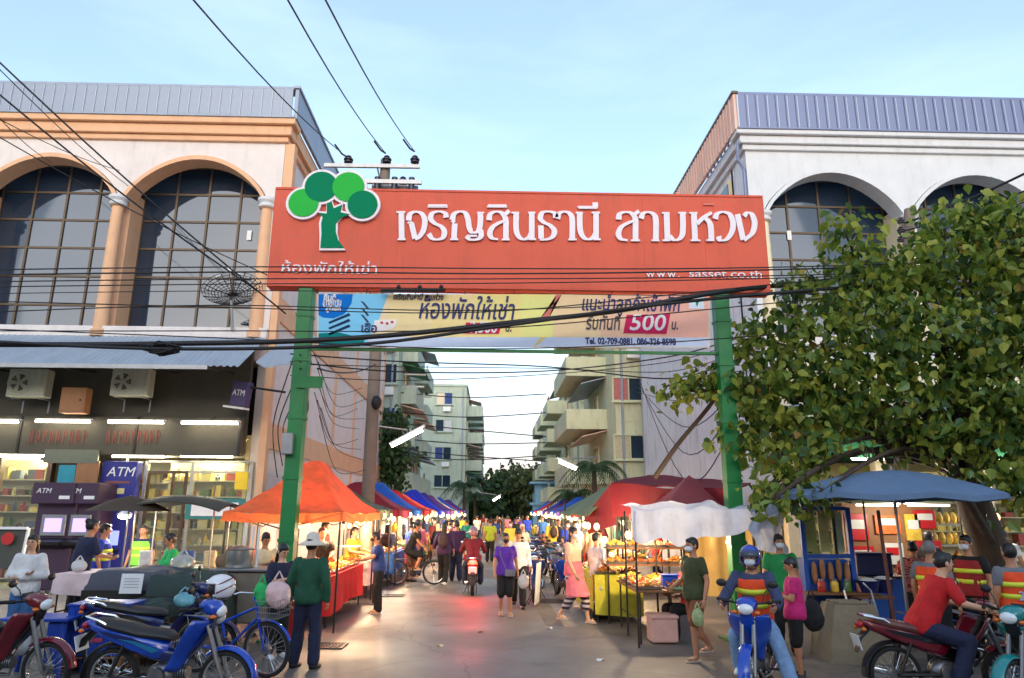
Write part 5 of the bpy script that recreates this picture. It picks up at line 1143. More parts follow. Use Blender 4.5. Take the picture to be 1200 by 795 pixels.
    if pack:
        m = MB(); c = ch+Vector((0, .2, .03)); m.ell(c, (.15, .1, .22), 12, 8); m.box(c+Vector((0, .08, -.06)), (.2, .06, .17), bev=.02)
        for i in (-1, 1): m.tube([ch+Vector((i*.1, .12, .2)), nk+Vector((i*.11, 0, -.0)), ch+Vector((i*.12, -.135, .05)), ch+Vector((i*.14, .05, -.12))], .016, 5)
        put(m, 'backpack', pack)
    return T
M_refl = mat('yellow_reflective_band', lin(215, 225, 60), .4, var=.05); M_silver = mat('silver_reflective_band', lin(215, 205, 150), .35, var=.05)
M_visor = mat('smoked_visor', (.08, .11, .16), .05, var=0, alpha=.55); M_sandal = mat('pale_sandal', lin(190, 170, 150), .7, var=.1)
M_orvest = cloth('orange_vest', (235, 78, 30)); M_redvest = cloth('dark_red_vest', (150, 32, 34)); M_hivis = cloth('green_vest', (130, 225, 50))
C_ = {k: cloth('cloth_'+k, v) for k, v in dict(dgreen=(22, 74, 52), navy=(28, 34, 62), blue=(36, 60, 120), black=(20, 20, 23), white=(215, 212, 210), jeans=(52, 92, 140), ljeans=(120, 152, 190), purple=(86, 40, 160), pink=(232, 120, 130), peach=(238, 176, 150),
      olive=(58, 66, 36), brown=(124, 70, 46), magenta=(196, 32, 110), red=(190, 24, 28), grey=(110, 112, 118), yellow=(215, 185, 60), green=(26, 130, 66), maroon=(96, 22, 38), royal=(30, 60, 180), teal=(24, 120, 110), cream=(222, 205, 170), dpurple=(60, 30, 74), kelly=(40, 170, 90)).items()}
M_hel_w = mat('white_helmet_shell', lin(225, 225, 228), .2, var=0, coat=.6); M_hel_b = mat('blue_helmet_shell', lin(40, 70, 170), .2, var=0, coat=.6); M_hel_r = mat('dark_red_helmet_shell', lin(110, 24, 40), .2, var=0, coat=.6)
def pat_mat(name, a, b, scale, stretch):
    m = mat(name, a, .85, var=0); n, l = m.node_tree.nodes, m.node_tree.links; t = n.new('ShaderNodeTexCoord'); w = n.new('ShaderNodeTexWave'); w.bands_direction = 'Z'; w.inputs['Scale'].default_value = scale; w.inputs['Distortion'].default_value = stretch; w.inputs['Detail'].default_value = 2
    c = n.new('ShaderNodeValToRGB'); c.color_ramp.interpolation = 'CONSTANT'; c.color_ramp.elements[0].color = a; c.color_ramp.elements[1].color = b; c.color_ramp.elements[1].position = .5
    l.new(t.outputs['Object'], w.inputs[0]); l.new(w.outputs['Fac'], c.inputs[0]); l.new(c.outputs[0], n['Principled BSDF'].inputs['Base Color']); return m
M_strip = pat_mat('striped_leggings', lin(70, 34, 50), lin(190, 180, 178), 3.6, 1.5); M_flor = pat_mat('patterned_red_cloth', lin(120, 34, 40), lin(190, 120, 110), 7, 14)
def bagthing(label, c, w, h, m, cat_='bag', name='plastic_bag', group=None):
    t = thing(name, label, cat_, c, group=group); b = MB()
    b.ell((0, 0, h*.4), (w/2, w*.32, h*.42), 10, 8); b.ell((w*.1, -.02, h*.3), (w*.4, w*.3, h*.3), 10, 6)
    me = remesh(b, 'sack', max(.012, w*.07), w*.05, random.random()*9, 1); link(me, 'sack', m, t)
    q = MB()
    for s in (-1, 1): q.tube([(s*w*.2, 0, h*.72), (s*w*.12, 0, h*.9), (0, 0, h*1.08)], [.02, .012, .006], 5)
    q.build('handle', m, t, smooth='full'); return t
M_bagw = mat('white_plastic_bag', lin(215, 212, 208), .3, var=.05, trans=.25); M_bagp = mat('pinkish_plastic_bag', lin(225, 190, 190), .3, var=.2, scale=9, trans=.2); M_bagc = mat('clear_plastic_bag', lin(200, 200, 190), .25, var=.2, scale=9, trans=.4)
PG = lambda px, py: gnd(px, py)
def PY(px, Y, z=0): v = at(px, 640, Y); return Vector((v.x, Y, z))
person('man from behind in straw hat, dark green long sleeves, navy trousers', PG(356, 783), pi*.93, 1.62, top=C_['dgreen'], sleeve=1.95, bottom=C_['navy'], hair='short', hat='brim', hem=.06, over=dict(arms=(((.27, .03, 1.13), (.3, -.05, .88)), ((-.27, .05, 1.13), (-.28, .0, .88))), legs=(((.12, -.02, .49), (.15, .02, .085)), ((-.12, -.02, .49), (-.15, .03, .085)))), vox=.018)
person('woman in blue T-shirt, black mask and black trousers ordering at the orange canopy stall', PG(442, 719), -pi*.42, 1.57, 'reach', top=C_['blue'], bottom=C_['black'], shoe=M_sandal, mask=M_bmask, hair='short', fem=True, over=dict(legs=(((.07, -.02, .49), (.06, .02, .085)), ((-.07, -.03, .49), (-.07, .0, .085)))), vox=.018)
person('small woman in dark clothes and white sneakers reading a phone beside the left green post', PG(322, 771), pi*.25, 1.5, 'phone', top=C_['navy'], sleeve=1.2, bottom=C_['black'], shoe=M_whitep, hair='long', fem=True, skin=1)
person('older vendor in a pale shirt standing just behind the woman with the phone', PY(311, 12.6), pi*.2, 1.6, 'phone', top=C_['cream'], bottom=C_['grey'], hair='short', skin=0)
person('vendor in dark clothes behind the orange canopy stall counter', PY(376, 15.2), pi*.12, 1.66, 'reach', top=C_['black'], bottom=C_['black'], skin=1)
person('vendor in a yellow shirt at the far end of the orange canopy stall', PY(411, 17.4), pi*.35, 1.62, 'reach', top=C_['yellow'], bottom=C_['navy'], fem=True, hair='tail', skin=1)
person('woman in a white jacket and jeans standing with folded arms at the left picture edge', PY(38, 11.0), .15, 1.6, 'folded', top=C_['white'], sleeve=1.95, bottom=C_['jeans'], hair='long', fem=True, skin=1)
person('broad person in a dark blue top bending over before the cash machines', PY(97, 12.9), pi*.8, 1.82, 'reach', top=C_['navy'], sleeve=.8, bottom=C_['black'], hair='bun')
person('person in royal blue with yellow reflective bands beside the cart', PY(121, 14.1), pi*.6, 1.7, top=C_['royal'], vest=mat('royal_vest', lin(30, 50, 160), .8), bottom=C_['navy'])
person('person in a bright green reflective vest behind the food cart lamp', PY(166, 15.6), 0, 1.66, 'stand', top=C_['navy'], vest=M_hivis, bottom=C_['navy'], skin=0)
person('person in a kelly green shirt leaning over the dark food cart', PY(206, 13.2), -pi*.3, 1.58, 'reach', top=C_['kelly'], sleeve=1.4, bottom=C_['black'])
person('walking woman in a peach and pink shirt, face mask and striped leggings', PG(673, 730), pi*.28, 1.69, 'walk', top=pat_mat('peach_pink_shirt', lin(238, 180, 150), lin(232, 112, 120), .5, 4), bottom=M_strip, blen=.78, shoe=M_sandal, mask=M_mask, hair='long', fem=True, skin=1, hem=.1, vox=.018, overskirt=C_['pink'])
C17 = PG(701, 727); person('slim teenager in a white shirt and black trousers facing the fried food counter', C17, pi*.62, 1.58, 'bag', top=C_['white'], bottom=C_['black'], mask=M_mask, hair='short', skin=1, vox=.018)
bagthing('clear plastic bag of food hanging from the hand of the teenager in white', (C17.x-.02, C17.y-.3, .5), .2, .3, M_bagc)
C18 = PG(818, 774); person('man in an olive green T-shirt, brown shorts and sandals at the near food counter', C18, pi*-.38, 1.62, 'bag', top=C_['olive'], bottom=C_['brown'], blen=.42, shoe=M_sandal, mask=M_mask, vox=.018, hem=.06, over=dict(legs=(((.1, -.12, .5), (.1, -.1, .085)), ((-.09, .05, .48), (-.09, .3, .16)))))
bagthing('greenish plastic bag hanging from the hand of the man in olive', (C18.x-.05, C18.y-.28, .48), .17, .3, mat('greenish_bag', lin(170, 185, 130), .3, var=.3, scale=12, trans=.2))
person('seated woman in a red shirt selling behind the near food counter', PY(803, 12.3), -pi*.4, 1.62, 'sit', top=C_['red'], bottom=C_['black'], hair='long', fem=True, skin=0)
person('person in a green shirt and white mask standing behind the orange vested rider', PY(913, 11.0), -.1, 1.66, 'bag', top=C_['green'], bottom=C_['black'], mask=M_mask)
person('girl in a magenta shirt and black shorts looking down beside the blue motorcycle', PG(938, 795), -pi*.62, 1.42, 'phone', top=C_['magenta'], sleeve=.6, bottom=C_['black'], blen=.45, hair='short', fem=True, pack=None, hem=.06)
bagthing('large black shoulder bag carried at the side of the girl in magenta', PG(962, 790)+Vector((0, .1, .5)), .3, .5, C_['black'], 'bag', 'shoulder_bag')
person('grey haired man in an orange vest behind the rider in red', PY(1088, 9.8), pi*.7, 1.62, 'stand', top=C_['grey'], vest=M_orvest, stripes=M_refl, bottom=C_['black'], hairm=M_greyhair)
person('man in a dark red vest with yellow bands and a white mask on the right', PY(1132, 10.4), -pi*.35, 1.68, 'stand', top=C_['black'], vest=M_redvest, bottom=C_['black'], mask=M_mask)
P29 = person('man seen from behind in an orange vest numbered 29 at the right picture edge', PY(1181, 9.0), pi*1.0, 1.62, 'stand', top=C_['grey'], vest=M_orvest, bottom=C_['navy'])
q = text('29', .15, mat('violet_number', lin(190, 180, 215), .6), (0, 0, 0), 'number_print', None, ext=.006, align='CENTER', rot=(pi/2, 0, pi)); q.parent = P29; q.location = (-.0, .163, 1.0)
person('woman in black with long hair under the blue parasol', PY(1089, 13.4), pi*.6, 1.66, 'stand', top=C_['black'], bottom=C_['black'], hair='long', fem=True)
person('woman in a patterned red blouse beside the drinks stall', PY(1068, 11.9), pi*.8, 1.55, 'reach', top=M_flor, bottom=C_['black'], fem=True, hair='short')
person('customer in white at the lit stall behind the broad tree trunk', PY(1176, 14.2), pi*.8, 1.7, 'stand', top=C_['white'], bottom=C_['navy'])
# street middle
P15 = PG(592, 722); pw = person('woman in purple T-shirt and black knee shorts with a grey crossbody bag', P15, .1, 1.55, 'walk', top=C_['purple'], bottom=C_['black'], blen=.56, shoe=M_sandal, mask=M_bmask, hair='tail', fem=True, hem=.06, vox=.018, over=dict(legs=(((.09, -.05, .5), (.1, -.05, .09)), ((-.09, -.02, .48), (-.09, .1, .1)))))
m = MB(); m.box((.07, -.17, .82), (.2, .06, .13), bev=.02); m.tube([(.0, -.17, .87), (-.12, -.13, 1.15), (-.13, 0, 1.36), (.05, .13, 1.15), (.17, -.05, .9)], .007, 5); m.build('crossbody_bag', C_['grey'], pw)
bagthing('white plastic bag in the hand of the woman in purple', (P15.x+.35, P15.y-.12, .52), .24, .34, M_bagw)
person('man in a white long sleeved shirt close behind the woman in purple', PG(607, 712), .0, 1.6, 'walk', top=C_['white'], sleeve=1.9, bottom=C_['black'], hat='cap', helmet=None)
PS = {}
PS['a'] = person('woman in dark clothes with a dark backpack walking away by the left stalls', PG(519, 686), pi*.97, 1.66, 'walk', top=C_['dpurple'], sleeve=1.4, bottom=C_['black'], shoe=M_whitep, hair='long', fem=True, pack=cloth('dark_brown_pack', (62, 44, 48)))
PS['b'] = person('companion in dark purple walking away beside the backpack woman', PG(534, 682), pi*1.04, 1.7, 'walk', top=C_['dpurple'], sleeve=.6, bottom=C_['navy'])
PS['c'] = person('shopper in a blue T-shirt standing at the left stalls beside the bicycle', PG(481, 682), pi*.75, 1.66, 'stand', top=C_['royal'], bottom=C_['brown'], blen=.5)
PS['d'] = person('shopper in a lime green shirt walking away in the middle of the street', PY(574, 30), pi, 1.68, 'walk', top=cloth('cloth_lime', (150, 165, 40)), bottom=C_['black'])
PS['e'] = person('shopper in a yellow shirt facing the camera in the middle distance', PY(598, 28), 0, 1.62, 'walk', top=C_['yellow'], bottom=C_['navy'], mask=M_mask, fem=True, hair='long')
PS['f'] = person('shopper in a cream headscarf walking towards the camera', PY(612, 24), 0, 1.58, 'walk', top=C_['cream'], sleeve=1.9, bottom=C_['black'], skirt=True, blen=.85, hair='long', hairm=C_['cream'], fem=True)
tops = ['navy', 'black', 'maroon', 'white', 'dpurple', 'cream', 'royal', 'grey', 'peach', 'black', 'teal', 'red', 'white', 'olive', 'purple', 'grey', 'jeans', 'maroon', 'yellow', 'black', 'blue', 'pink']; used = {}
spots = []
rnd = random.Random(11)
for i in range(48):
    for _ in range(60):
        Y = rnd.choice((21, 24, 28, 33, 38, 45, 52, 60, 70))+rnd.uniform(-1.5, 2.5); X = rnd.uniform(-3.6, 3.3)
        if Y < 30 and -1.3 < X < 1.2: continue
        if Y < 34 and X > .6 and X < 2.2: continue
        if all(hypot(X-a, Y-b) > .62+(Y*.008) for a, b in spots): break
    spots.append((X, Y))
desc = {'a': 'with backpack', 'b': 'in mid stride', 'c': 'in shorts', 'd': 'in a loose shirt', 'e': 'long haired', 'f': 'in a long skirt'}
CN = {'dgreen': 'dark green', 'royal': 'royal blue', 'dpurple': 'dark purple', 'ljeans': 'pale blue', 'jeans': 'denim blue', 'kelly': 'bright green'}
for i, (X, Y) in enumerate(spots):
    k = 'abcdef'[i % 6]; tc_ = tops[(i*7+i//6) % len(tops)]; bc = ('black', 'navy', 'jeans', 'brown', 'grey')[i % 5]; rz = (pi if rnd.random() < .5 else 0)+rnd.uniform(-.6, .6)
    side_ = 'left' if X < -1.2 else ('right' if X > 1.2 else 'middle'); far = 'nearer' if Y < 30 else ('midway' if Y < 50 else 'far off')
    dup(PS[k], (X, Y, 0), rz, '%s top shopper %s, %s, %s %s' % (CN.get(tc_, tc_), desc[k], 'walking away' if abs(rz-pi) < 1 else 'facing here', far, 'on the '+side_ if side_ != 'middle' else 'in the middle'),
        'shoppers in the street crowd', recol={'shirt': C_[tc_], 'trousers': C_[bc], 'skirt': C_[bc], 'shorts': C_[bc]}, scale=rnd.uniform(.93, 1.05))
# ================================================================ MOTORCYCLES AND BICYCLES  (forward is local -y)
def paint(name, rgb): return mat('bike_paint_'+name, lin(*rgb), .22, var=.05, scale=5, coat=.7)
M_seat = mat('black_vinyl_seat', (.016, .015, .015), .5, var=.15, scale=20, bump=.15, bscale=60); M_alum = mat('cast_aluminium', lin(130, 130, 132), .4, metal=.8, var=.15, scale=12)
M_lens = mat('clear_headlamp_lens', lin(225, 230, 232), .08, var=0, coat=.8); M_redl = mat('red_lamp_lens', lin(170, 12, 14), .15, var=0, coat=.6); M_amber = mat('amber_lens', lin(220, 110, 20), .2, var=0)
M_tail = mat('lit_tail_lamp', (1, .035, .02), emit=5)
def wheel(T, y, R_=.29, w=.045, n=30, rim=None, spokes=16, x=0):
    rim = rim or M_chrome; c = (x, y, R_)
    o = MB().lathe([(R_-.055, -w*.45), (R_-.045, -w*.5), (R_-.065, -w*.35), (R_-.065, w*.35), (R_-.045, w*.5), (R_-.055, w*.45)], (0, 0, 0), n, 'x', caps=False)
    r = MB(); prof = [(R_-.06, -w*.42), (R_-.062, w*.42), (R_-.045, w*.5), (R_-.045, -w*.5)]
    r.loft([[(a, q*cos(2*pi*j/n), q*sin(2*pi*j/n)) for q, a in prof] for j in range(n)], closed=True)
    wh = r.build('wheel', rim, T, smooth=True); wh.location = c
    t = MB(); pr = [(R_-.048, -w*.75), (R_-.03, -w*1.0), (R_-.008, -w*.75), (R_, -w*.2), (R_, w*.2), (R_-.008, w*.75), (R_-.03, w*1.0), (R_-.048, w*.75)]
    t.loft([[(a, q*cos(2*pi*j/n), q*sin(2*pi*j/n)) for q, a in pr] for j in range(n)], closed=True); t.build('tyre', M_rubber, wh, smooth=True)
    h = MB(); h.lathe([(.001, -.045), (.05, -.045), (.06, -.02), (.06, .02), (.05, .045), (.001, .045)], (0, 0, 0), 14, 'x'); h.build('hub', M_alum, wh, smooth=True)
    s = MB()
    for i in range(spokes*2):
        a = 2*pi*i/(spokes*2); k = 1 if i % 2 else -1; s.tube([(k*.03, .05*cos(a+.3*k), .05*sin(a+.3*k)), (0, (R_-.062)*cos(a), (R_-.062)*sin(a))], .0032, 3)
    s.build('spokes', M_chrome, wh, kind='stuff')
    return wh
def sect(y, z, hw, hh, n=12, e=2.6, tilt=0):
    out = []
    for j in range(n):
        a = 2*pi*j/n; c, s_ = cos(a), sin(a); out.append((hw*abs(c)**(2/e)*(1 if c > 0 else -1), y-tilt*hh*abs(s_)**(2/e)*(1 if s_ > 0 else -1), z+hh*abs(s_)**(2/e)*(1 if s_ > 0 else -1)))
    return out
def motorcycle(label, loc, rz, pa, pb_, tail=None, basket=False, group=None, lean=0, plate='back', head=None):
    T = thing('motorcycle', label, 'motorcycle', loc, rz, group); T.rotation_euler.y = lean
    wheel(T, -.64); wheel(T, .6)
    m = MB()
    for s in (-1, 1): m.tube([(s*.065, -.64, .29), (s*.065, -.56, .5), (s*.06, -.43, .86)], [.02, .026, .024], 8)
    m.build('fork', M_alum, T, smooth=True)
    m = MB()
    def arc(y0, R_, a0, a1, w, n=12): m.loft([[(x*w, y0+(R_+(.0 if abs(x) > .9 else .012)+d)*cos(a), .29+(R_+(.0 if abs(x) > .9 else .012)+d)*sin(a)) for x, d in ((-1, 0), (-.5, .01), (.5, .01), (1, 0), (1, -.008), (-1, -.008))] for a in (a0+(a1-a0)*i/n for i in range(n+1))])
    arc(-.64, .315, R(50), R(175), .062); m.build('front_fender', pa, T, smooth=True)
    m = MB(); arc(.6, .325, R(-5), R(115), .07); m.build('rear_fender', M_black, T, smooth=True)
    # leg shields with a wrap-around, and centre spine
    for s in (-1, 1):
        m = MB(); m.sheet(lambda u, v: (s*(.04+.2*u*(1-.35*v)*(.55+.45*sin(pi*min(1, v+.25)))), -.47+.34*v+.12*u*u, .88-.52*v+.03*u), 6, 10)
        o = m.build('leg_shield', pa, T, smooth='full'); d = o.modifiers.new('t', 'SOLIDIFY'); d.thickness = .012
    MB().loft([sect(-.5, .86, .07, .1, tilt=.4), sect(-.42, .74, .085, .12, tilt=.5), sect(-.28, .58, .075, .1, tilt=.6), sect(-.1, .5, .07, .075, tilt=.3), sect(.1, .54, .09, .08), sect(.22, .6, .1, .08)]).build('spine_cover', pb_, T, smooth=True)
    MB().loft([sect(-.02, .56, .06, .1), sect(.12, .59, .125, .12), sect(.35, .65, .14, .105), sect(.6, .72, .125, .08), sect(.82, .79, .085, .055), sect(.92, .83, .04, .025)]).build('side_cover', pa, T, smooth=True)
    for s in (-1, 1):
        MB().prism([(.1, .62), (.35, .71), (.72, .775), (.6, .72), (.3, .64)], s*.128, s*.146, 'x').build('side_stripe', pb_, T)
    MB().loft([sect(-.06, .69, .07, .03), sect(.02, .72, .12, .045), sect(.3, .745, .135, .05), sect(.42, .775, .14, .055), sect(.66, .82, .13, .05), sect(.8, .85, .08, .03)]).build('seat', M_seat, T, smooth=True)
    m = MB(); m.tube([(.1, .6, .8), (.13, .72, .87), (.08, .9, .9), (-.08, .9, .9), (-.13, .72, .87), (-.1, .6, .8)], .014, 6); m.build('grab_rail', M_chrome, T, smooth=True)
    # engine, exhaust, stands
    m = MB(); m.ell((0, .05, .33), (.1, .17, .12), 12, 8); m.cyl((.09, .08, .33), (.125, .08, .33), .1, n=16); m.cyl((-.09, .06, .33), (-.13, .06, .33), .09, n=16)
    for i in range(6): m.lathe([(.065, 0), (.065, .012)], (0, -.1-.026*i, .35), 10, 'y')
    m.build('engine', M_alum, T, smooth=True)
    MB().tube([(.05, -.18, .3), (.09, -.12, .2), (.12, .1, .19), (.14, .3, .22), (.15, .45, .25), (.155, .82, .33), (.155, .85, .335)], [.017, .017, .02, .03, .042, .045, .02], 10).build('exhaust', M_chrome, T, smooth=True)
    m = MB()
    for s in (-1, 1): m.tube([(s*.08, .1, .3), (s*.08, .6, .29)], .018, 6); m.tube([(s*.1, .58, .32), (s*.11, .42, .66)], .02, 7)
    m.tube([(0, -.45, .9), (0, -.2, .55), (0, .1, .45)], .03, 7); m.tube([(-.25, .02, .27), (.25, .02, .27)], .012, 6); m.tube([(.09, .12, .25), (.22, .2, .01)], .011, 5); m.tube([(-.1, .2, .22), (-.1, .38, .02)], .012, 5); m.tube([(.1, .2, .22), (.1, .38, .02)], .012, 5)
    m.build('frame', M_dark, T, smooth=True)
    # handlebar cover, lamp, mirrors
    MB().loft([sect(-.56, .97, .06, .05), sect(-.52, .99, .1, .075), sect(-.42, 1.01, .12, .075), sect(-.32, 1.03, .07, .04)]).build('handlebar_cover', pa, T, smooth=True)
    MB().box((0, -.33, 1.06), (.15, .08, .03), rx=.5, bev=.01).build('speedometer', M_black, T)
    MB().ell((0, -.545, .965), (.085, .05, .06), 16, 8).build('headlight', head or M_lens, T, smooth=True)
    for s in (-1, 1): MB().ell((s*.12, -.52, .93), (.035, .035, .022), 8, 6).build('turn_signal', M_amber, T, smooth=True); 
    for s in (-1, 1): MB().ell((s*.1, .93, .76), (.03, .03, .022), 8, 6).build('turn_signal', M_amber, T, smooth=True)
    m = MB(); m.tube([(-.33, -.27, 1.03), (-.18, -.38, 1.02), (0, -.42, 1.0), (.18, -.38, 1.02), (.33, -.27, 1.03)], .013, 7)
    for s in (-1, 1): m.tube([(s*.19, -.41, 1.03), (s*.32, -.34, 1.03)], .006, 5)
    m.build('handlebar', M_dark, T, smooth=True)
    for s in (-1, 1): MB().cyl((s*.22, -.355, 1.023), (s*.345, -.262, 1.033), .02, n=8).build('grip', M_rubber, T, smooth=True)
    for s in (-1, 1):
        m = MB(); m.tube([(s*.16, -.38, 1.03), (s*.2, -.37, 1.14), (s*.25, -.35, 1.2)], .006, 5); m.ell((s*.28, -.35, 1.22), (.062, .018, .042), 12, 7); o = m.build('mirror', M_black, T, smooth=True)
        MB().ell((s*.28, -.336, 1.22), (.052, .008, .034), 12, 6).build('mirror_glass', M_chrome, o, smooth=True)
    MB().ell((0, .935, .8), (.1 if tail else .075, .04, .06 if tail else .04), 12, 7).build('tail_light', tail or M_redl, T, smooth=True)
    MB().box((0, .985, .62), (.2, .008, .16), rx=-.25, bev=.002).build('number_plate', M_whitep, T)
    MB().loft([sect(.84, .76, .07, .02), sect(.95, .66, .07, .02), sect(.99, .52, .05, .012)]).build('plate_holder', M_black, T, smooth=True)
    if basket:
        m = MB()
        for k in range(4): z = .78+.07*k; w_ = .12+.012*k; m.tube([(w_, -.86, z), (w_, -.62, z), (-w_, -.62, z), (-w_, -.86, z)], .004, 3, closed=True)
        for i in range(7): x = -.12+.04*i; m.tube([(x*1.25, -.88, .99), (x, -.86, .78), (x, -.62, .78), (x*1.25, -.6, .99)], .003, 3)
        m.build('basket', M_dark, T, kind='stuff')
    return T
PB = paint('royal_blue', (10, 66, 176)); PD = paint('deep_navy', (22, 32, 88)); PT = paint('teal_blue', (20, 110, 150)); PM = paint('dark_maroon', (110, 16, 34)); PR = paint('red', (190, 18, 24)); PK = paint('black', (16, 16, 20)); PW = paint('white', (215, 218, 222)); PS_ = paint('silver', (150, 155, 160)); PG_ = paint('green_teal', (20, 130, 130))
c = gnd(197, 794, .29); B1 = motorcycle('bright blue and dark blue motorcycle parked sideways in the left foreground', (c.x, c.y, 0), pi/2-.12, PB, PD, lean=-.07)
# flowing decal on its flank
for s in (-1, 1): MB().prism([(.02, .6), (.3, .68), (.5, .7), (.32, .655), (.1, .57)], s*.147, s*.151, 'x').build('decal', PT, B1)
c = gnd(188, 758, .29); motorcycle('dark navy motorcycle with a pale headlamp parked behind the bright blue one', (c.x, c.y, 0), pi/2+.25, PD, PK, lean=-.07)
c = gnd(-6, 782, .29); motorcycle('maroon and black motorcycle poking in at the bottom left corner', (c.x, c.y, 0), pi/2-.15, PM, PK, lean=-.05)
c = gnd(885, 792, .29); B5 = motorcycle('blue motorcycle seen from the front under the orange vested rider', (c.x+.2, c.y+.5, 0), -.48, PB, PB)
c = at(1112, 780, 8.3); B6 = motorcycle('maroon motorcycle ridden to the right by the man in a red polo', (c.x, 8.3, 0), pi/2-.05, PM, PK)
for k in KID[B6.name]:
    if k.name.split('.')[0] == 'seat': k.data.materials[0] = mat('brown_vinyl_seat', lin(104, 58, 50), .5, var=.2)
c = at(1222, 780, 7.9); motorcycle('teal motorcycle with a white headlamp at the bottom right corner', (c.x, 7.9, 0), -pi/2+.5, PG_, PK)
c = at(1175, 740, 9.9); motorcycle('black motorcycle behind the man in red, near the man numbered 29', (c.x, 9.9, 0), pi*.3, PK, PS_)
BR = motorcycle('red scooter with a glowing tail lamp being ridden away up the street', (*gnd(553, 697).xy, 0), pi+.02, PR, PM, tail=M_tail)
BR.location.y += .4; _l = plight('tail_lamp_glow', (BR.location.x, BR.location.y-1.05, .82), 40, (1, .02, .02), r=.06)
bs = [motorcycle('dark blue motorcycle at the front of the parked row in mid street', (1.05, 17.6, 0), -.1, PD, PB, basket=True)]
for i, (x, y, rz, lab, rc) in enumerate(((1.75, 18.1, .15, 'royal blue motorcycle second in the parked row', {'leg_shield': PB, 'front_fender': PB, 'side_cover': PB}), (1.15, 20.2, -.15, 'black motorcycle third in the parked row', {'leg_shield': PK, 'front_fender': PK, 'side_cover': PK, 'handlebar_cover': PK}),
        (1.85, 20.9, .1, 'silver motorcycle fourth in the parked row', {'leg_shield': PS_, 'front_fender': PS_, 'side_cover': PS_, 'handlebar_cover': PS_}), (1.2, 23, .05, 'maroon motorcycle fifth in the parked row', {'leg_shield': PM, 'front_fender': PM, 'side_cover': PM}),
        (1.9, 23.6, .3, 'teal motorcycle sixth in the parked row', {'leg_shield': PT, 'front_fender': PT, 'side_cover': PT}), (1.3, 26, -.1, 'white motorcycle seventh in the parked row', {'leg_shield': PW, 'front_fender': PW, 'side_cover': PW, 'handlebar_cover': PW}), (-1.2, 27.5, pi, 'dark motorcycle moving off among the left shoppers', {'leg_shield': PK}),
        (1.7, 29, .1, 'last blue motorcycle of the parked row', {'leg_shield': PB}))):
    dup(bs[0], (x, y, 0), rz, lab, 'motorcycles parked in the street', recol=rc)
tag(bs[0], group='motorcycles parked in the street')
# riders
def rider(label, bike, loc=None, **k):
    return person(label, bike.location+Matrix.Rotation(bike.rotation_euler.z, 3, 'Z') @ Vector((0, .13, 0)), bike.rotation_euler.z, pose='ride', **k)
rider('rider in an orange vest, blue helmet and white mask sitting on the blue motorcycle', B5, h=1.66, top=cloth('cloth_slate', (56, 64, 96)), sleeve=1.9, vest=M_orvest, bottom=C_['ljeans'], helmet=M_hel_b, mask=M_mask, shoe=M_whitep, vox=.018, over=dict(legs=(((.27, -.2, .56), (.42, -.28, .09)), ((-.2, -.27, .64), (-.2, -.12, .29)))))
rider('man in a red polo shirt with white cuffs riding the maroon motorcycle to the right', B6, h=1.7, top=C_['red'], sleeve=.8, bottom=C_['navy'], skin=1, vox=.018, over=dict(chest=(0, -.06, 1.1), neck=(0, -.16, 1.3)))
rider('rider in a maroon jacket and grey helmet on the red scooter', BR, h=1.66, top=C_['maroon'], sleeve=1.9, bottom=C_['navy'], helmet=mat('grey_helmet_shell', lin(120, 116, 130), .3, var=0, coat=.4), vox=.02, over=dict(pel=(0, .1, .84)))
# loose helmet and bags on the left bikes
def helmet_thing(label, c, m, stripe=None, rz=0):
    t = thing('helmet', label, 'helmet', c, rz); mb = MB(); n, k = 30, 18; g = {}
    for j in range(k+1):
        for i in range(n):
            ph = -pi/2+pi*j/k; th = 2*pi*i/n; g[i, j] = len(mb.v); mb.v.append((.135*cos(ph)*cos(th), .165*cos(ph)*sin(th), .15+.14*sin(ph)))
    st = MB()
    for j in range(k):
        for i in range(n):
            ph = -pi/2+pi*(j+.5)/k; th = 2*pi*(i+.5)/n; f = -sin(th)*cos(ph); z = sin(ph)
            if (z > .38 or f < .45) and z > -.8: mb.f.append((g[i, j], g[(i+1) % n, j], g[(i+1) % n, j+1], g[i, j+1]))
    o = mb.build('shell', m, t, smooth='full'); d = o.modifiers.new('t', 'SOLIDIFY'); d.thickness = .014
    MB().ell((0, .01, .14), (.118, .145, .12), 14, 8).build('lining', M_black, t, smooth=True)
    if stripe:
        for z0 in (.12, .2):
            st = MB(); r_ = []
            for i in range(13):
                th = R(-20)+R(220)*i/12; q = math.sqrt(max(0, 1-((z0-.15)/.14)**2)); r_.append([((.138*q)*cos(th)*f, .168*q*sin(th)*f, z0+dz+.05*sin(th*1.5)) for f, dz in ((1, 0), (1.01, .0), (1.01, .014), (1, .014))])
            st.loft(r_); st.build('stripe', stripe, t, smooth=True)
    return t
c = at(256, 702, 8.3); helmet_thing('white full helmet with dark red stripes resting on the blue motorcycle handlebar', (c.x, 8.32, 1.02), M_hel_w, PM, rz=-1.1)
c = at(258, 730, 8.2); bagthing('small white plastic bag hooked below the striped white helmet', (c.x, 8.1, .83), .2, .2, M_bagw)
c = at(225, 700, 8.6); bagthing('teal and clear bag lying on the dark navy motorcycle', (at(220, 700, 9.3).x, 9.2, .85), .28, .22, mat('teal_bag', lin(100, 160, 170), .3, var=.3, scale=8))
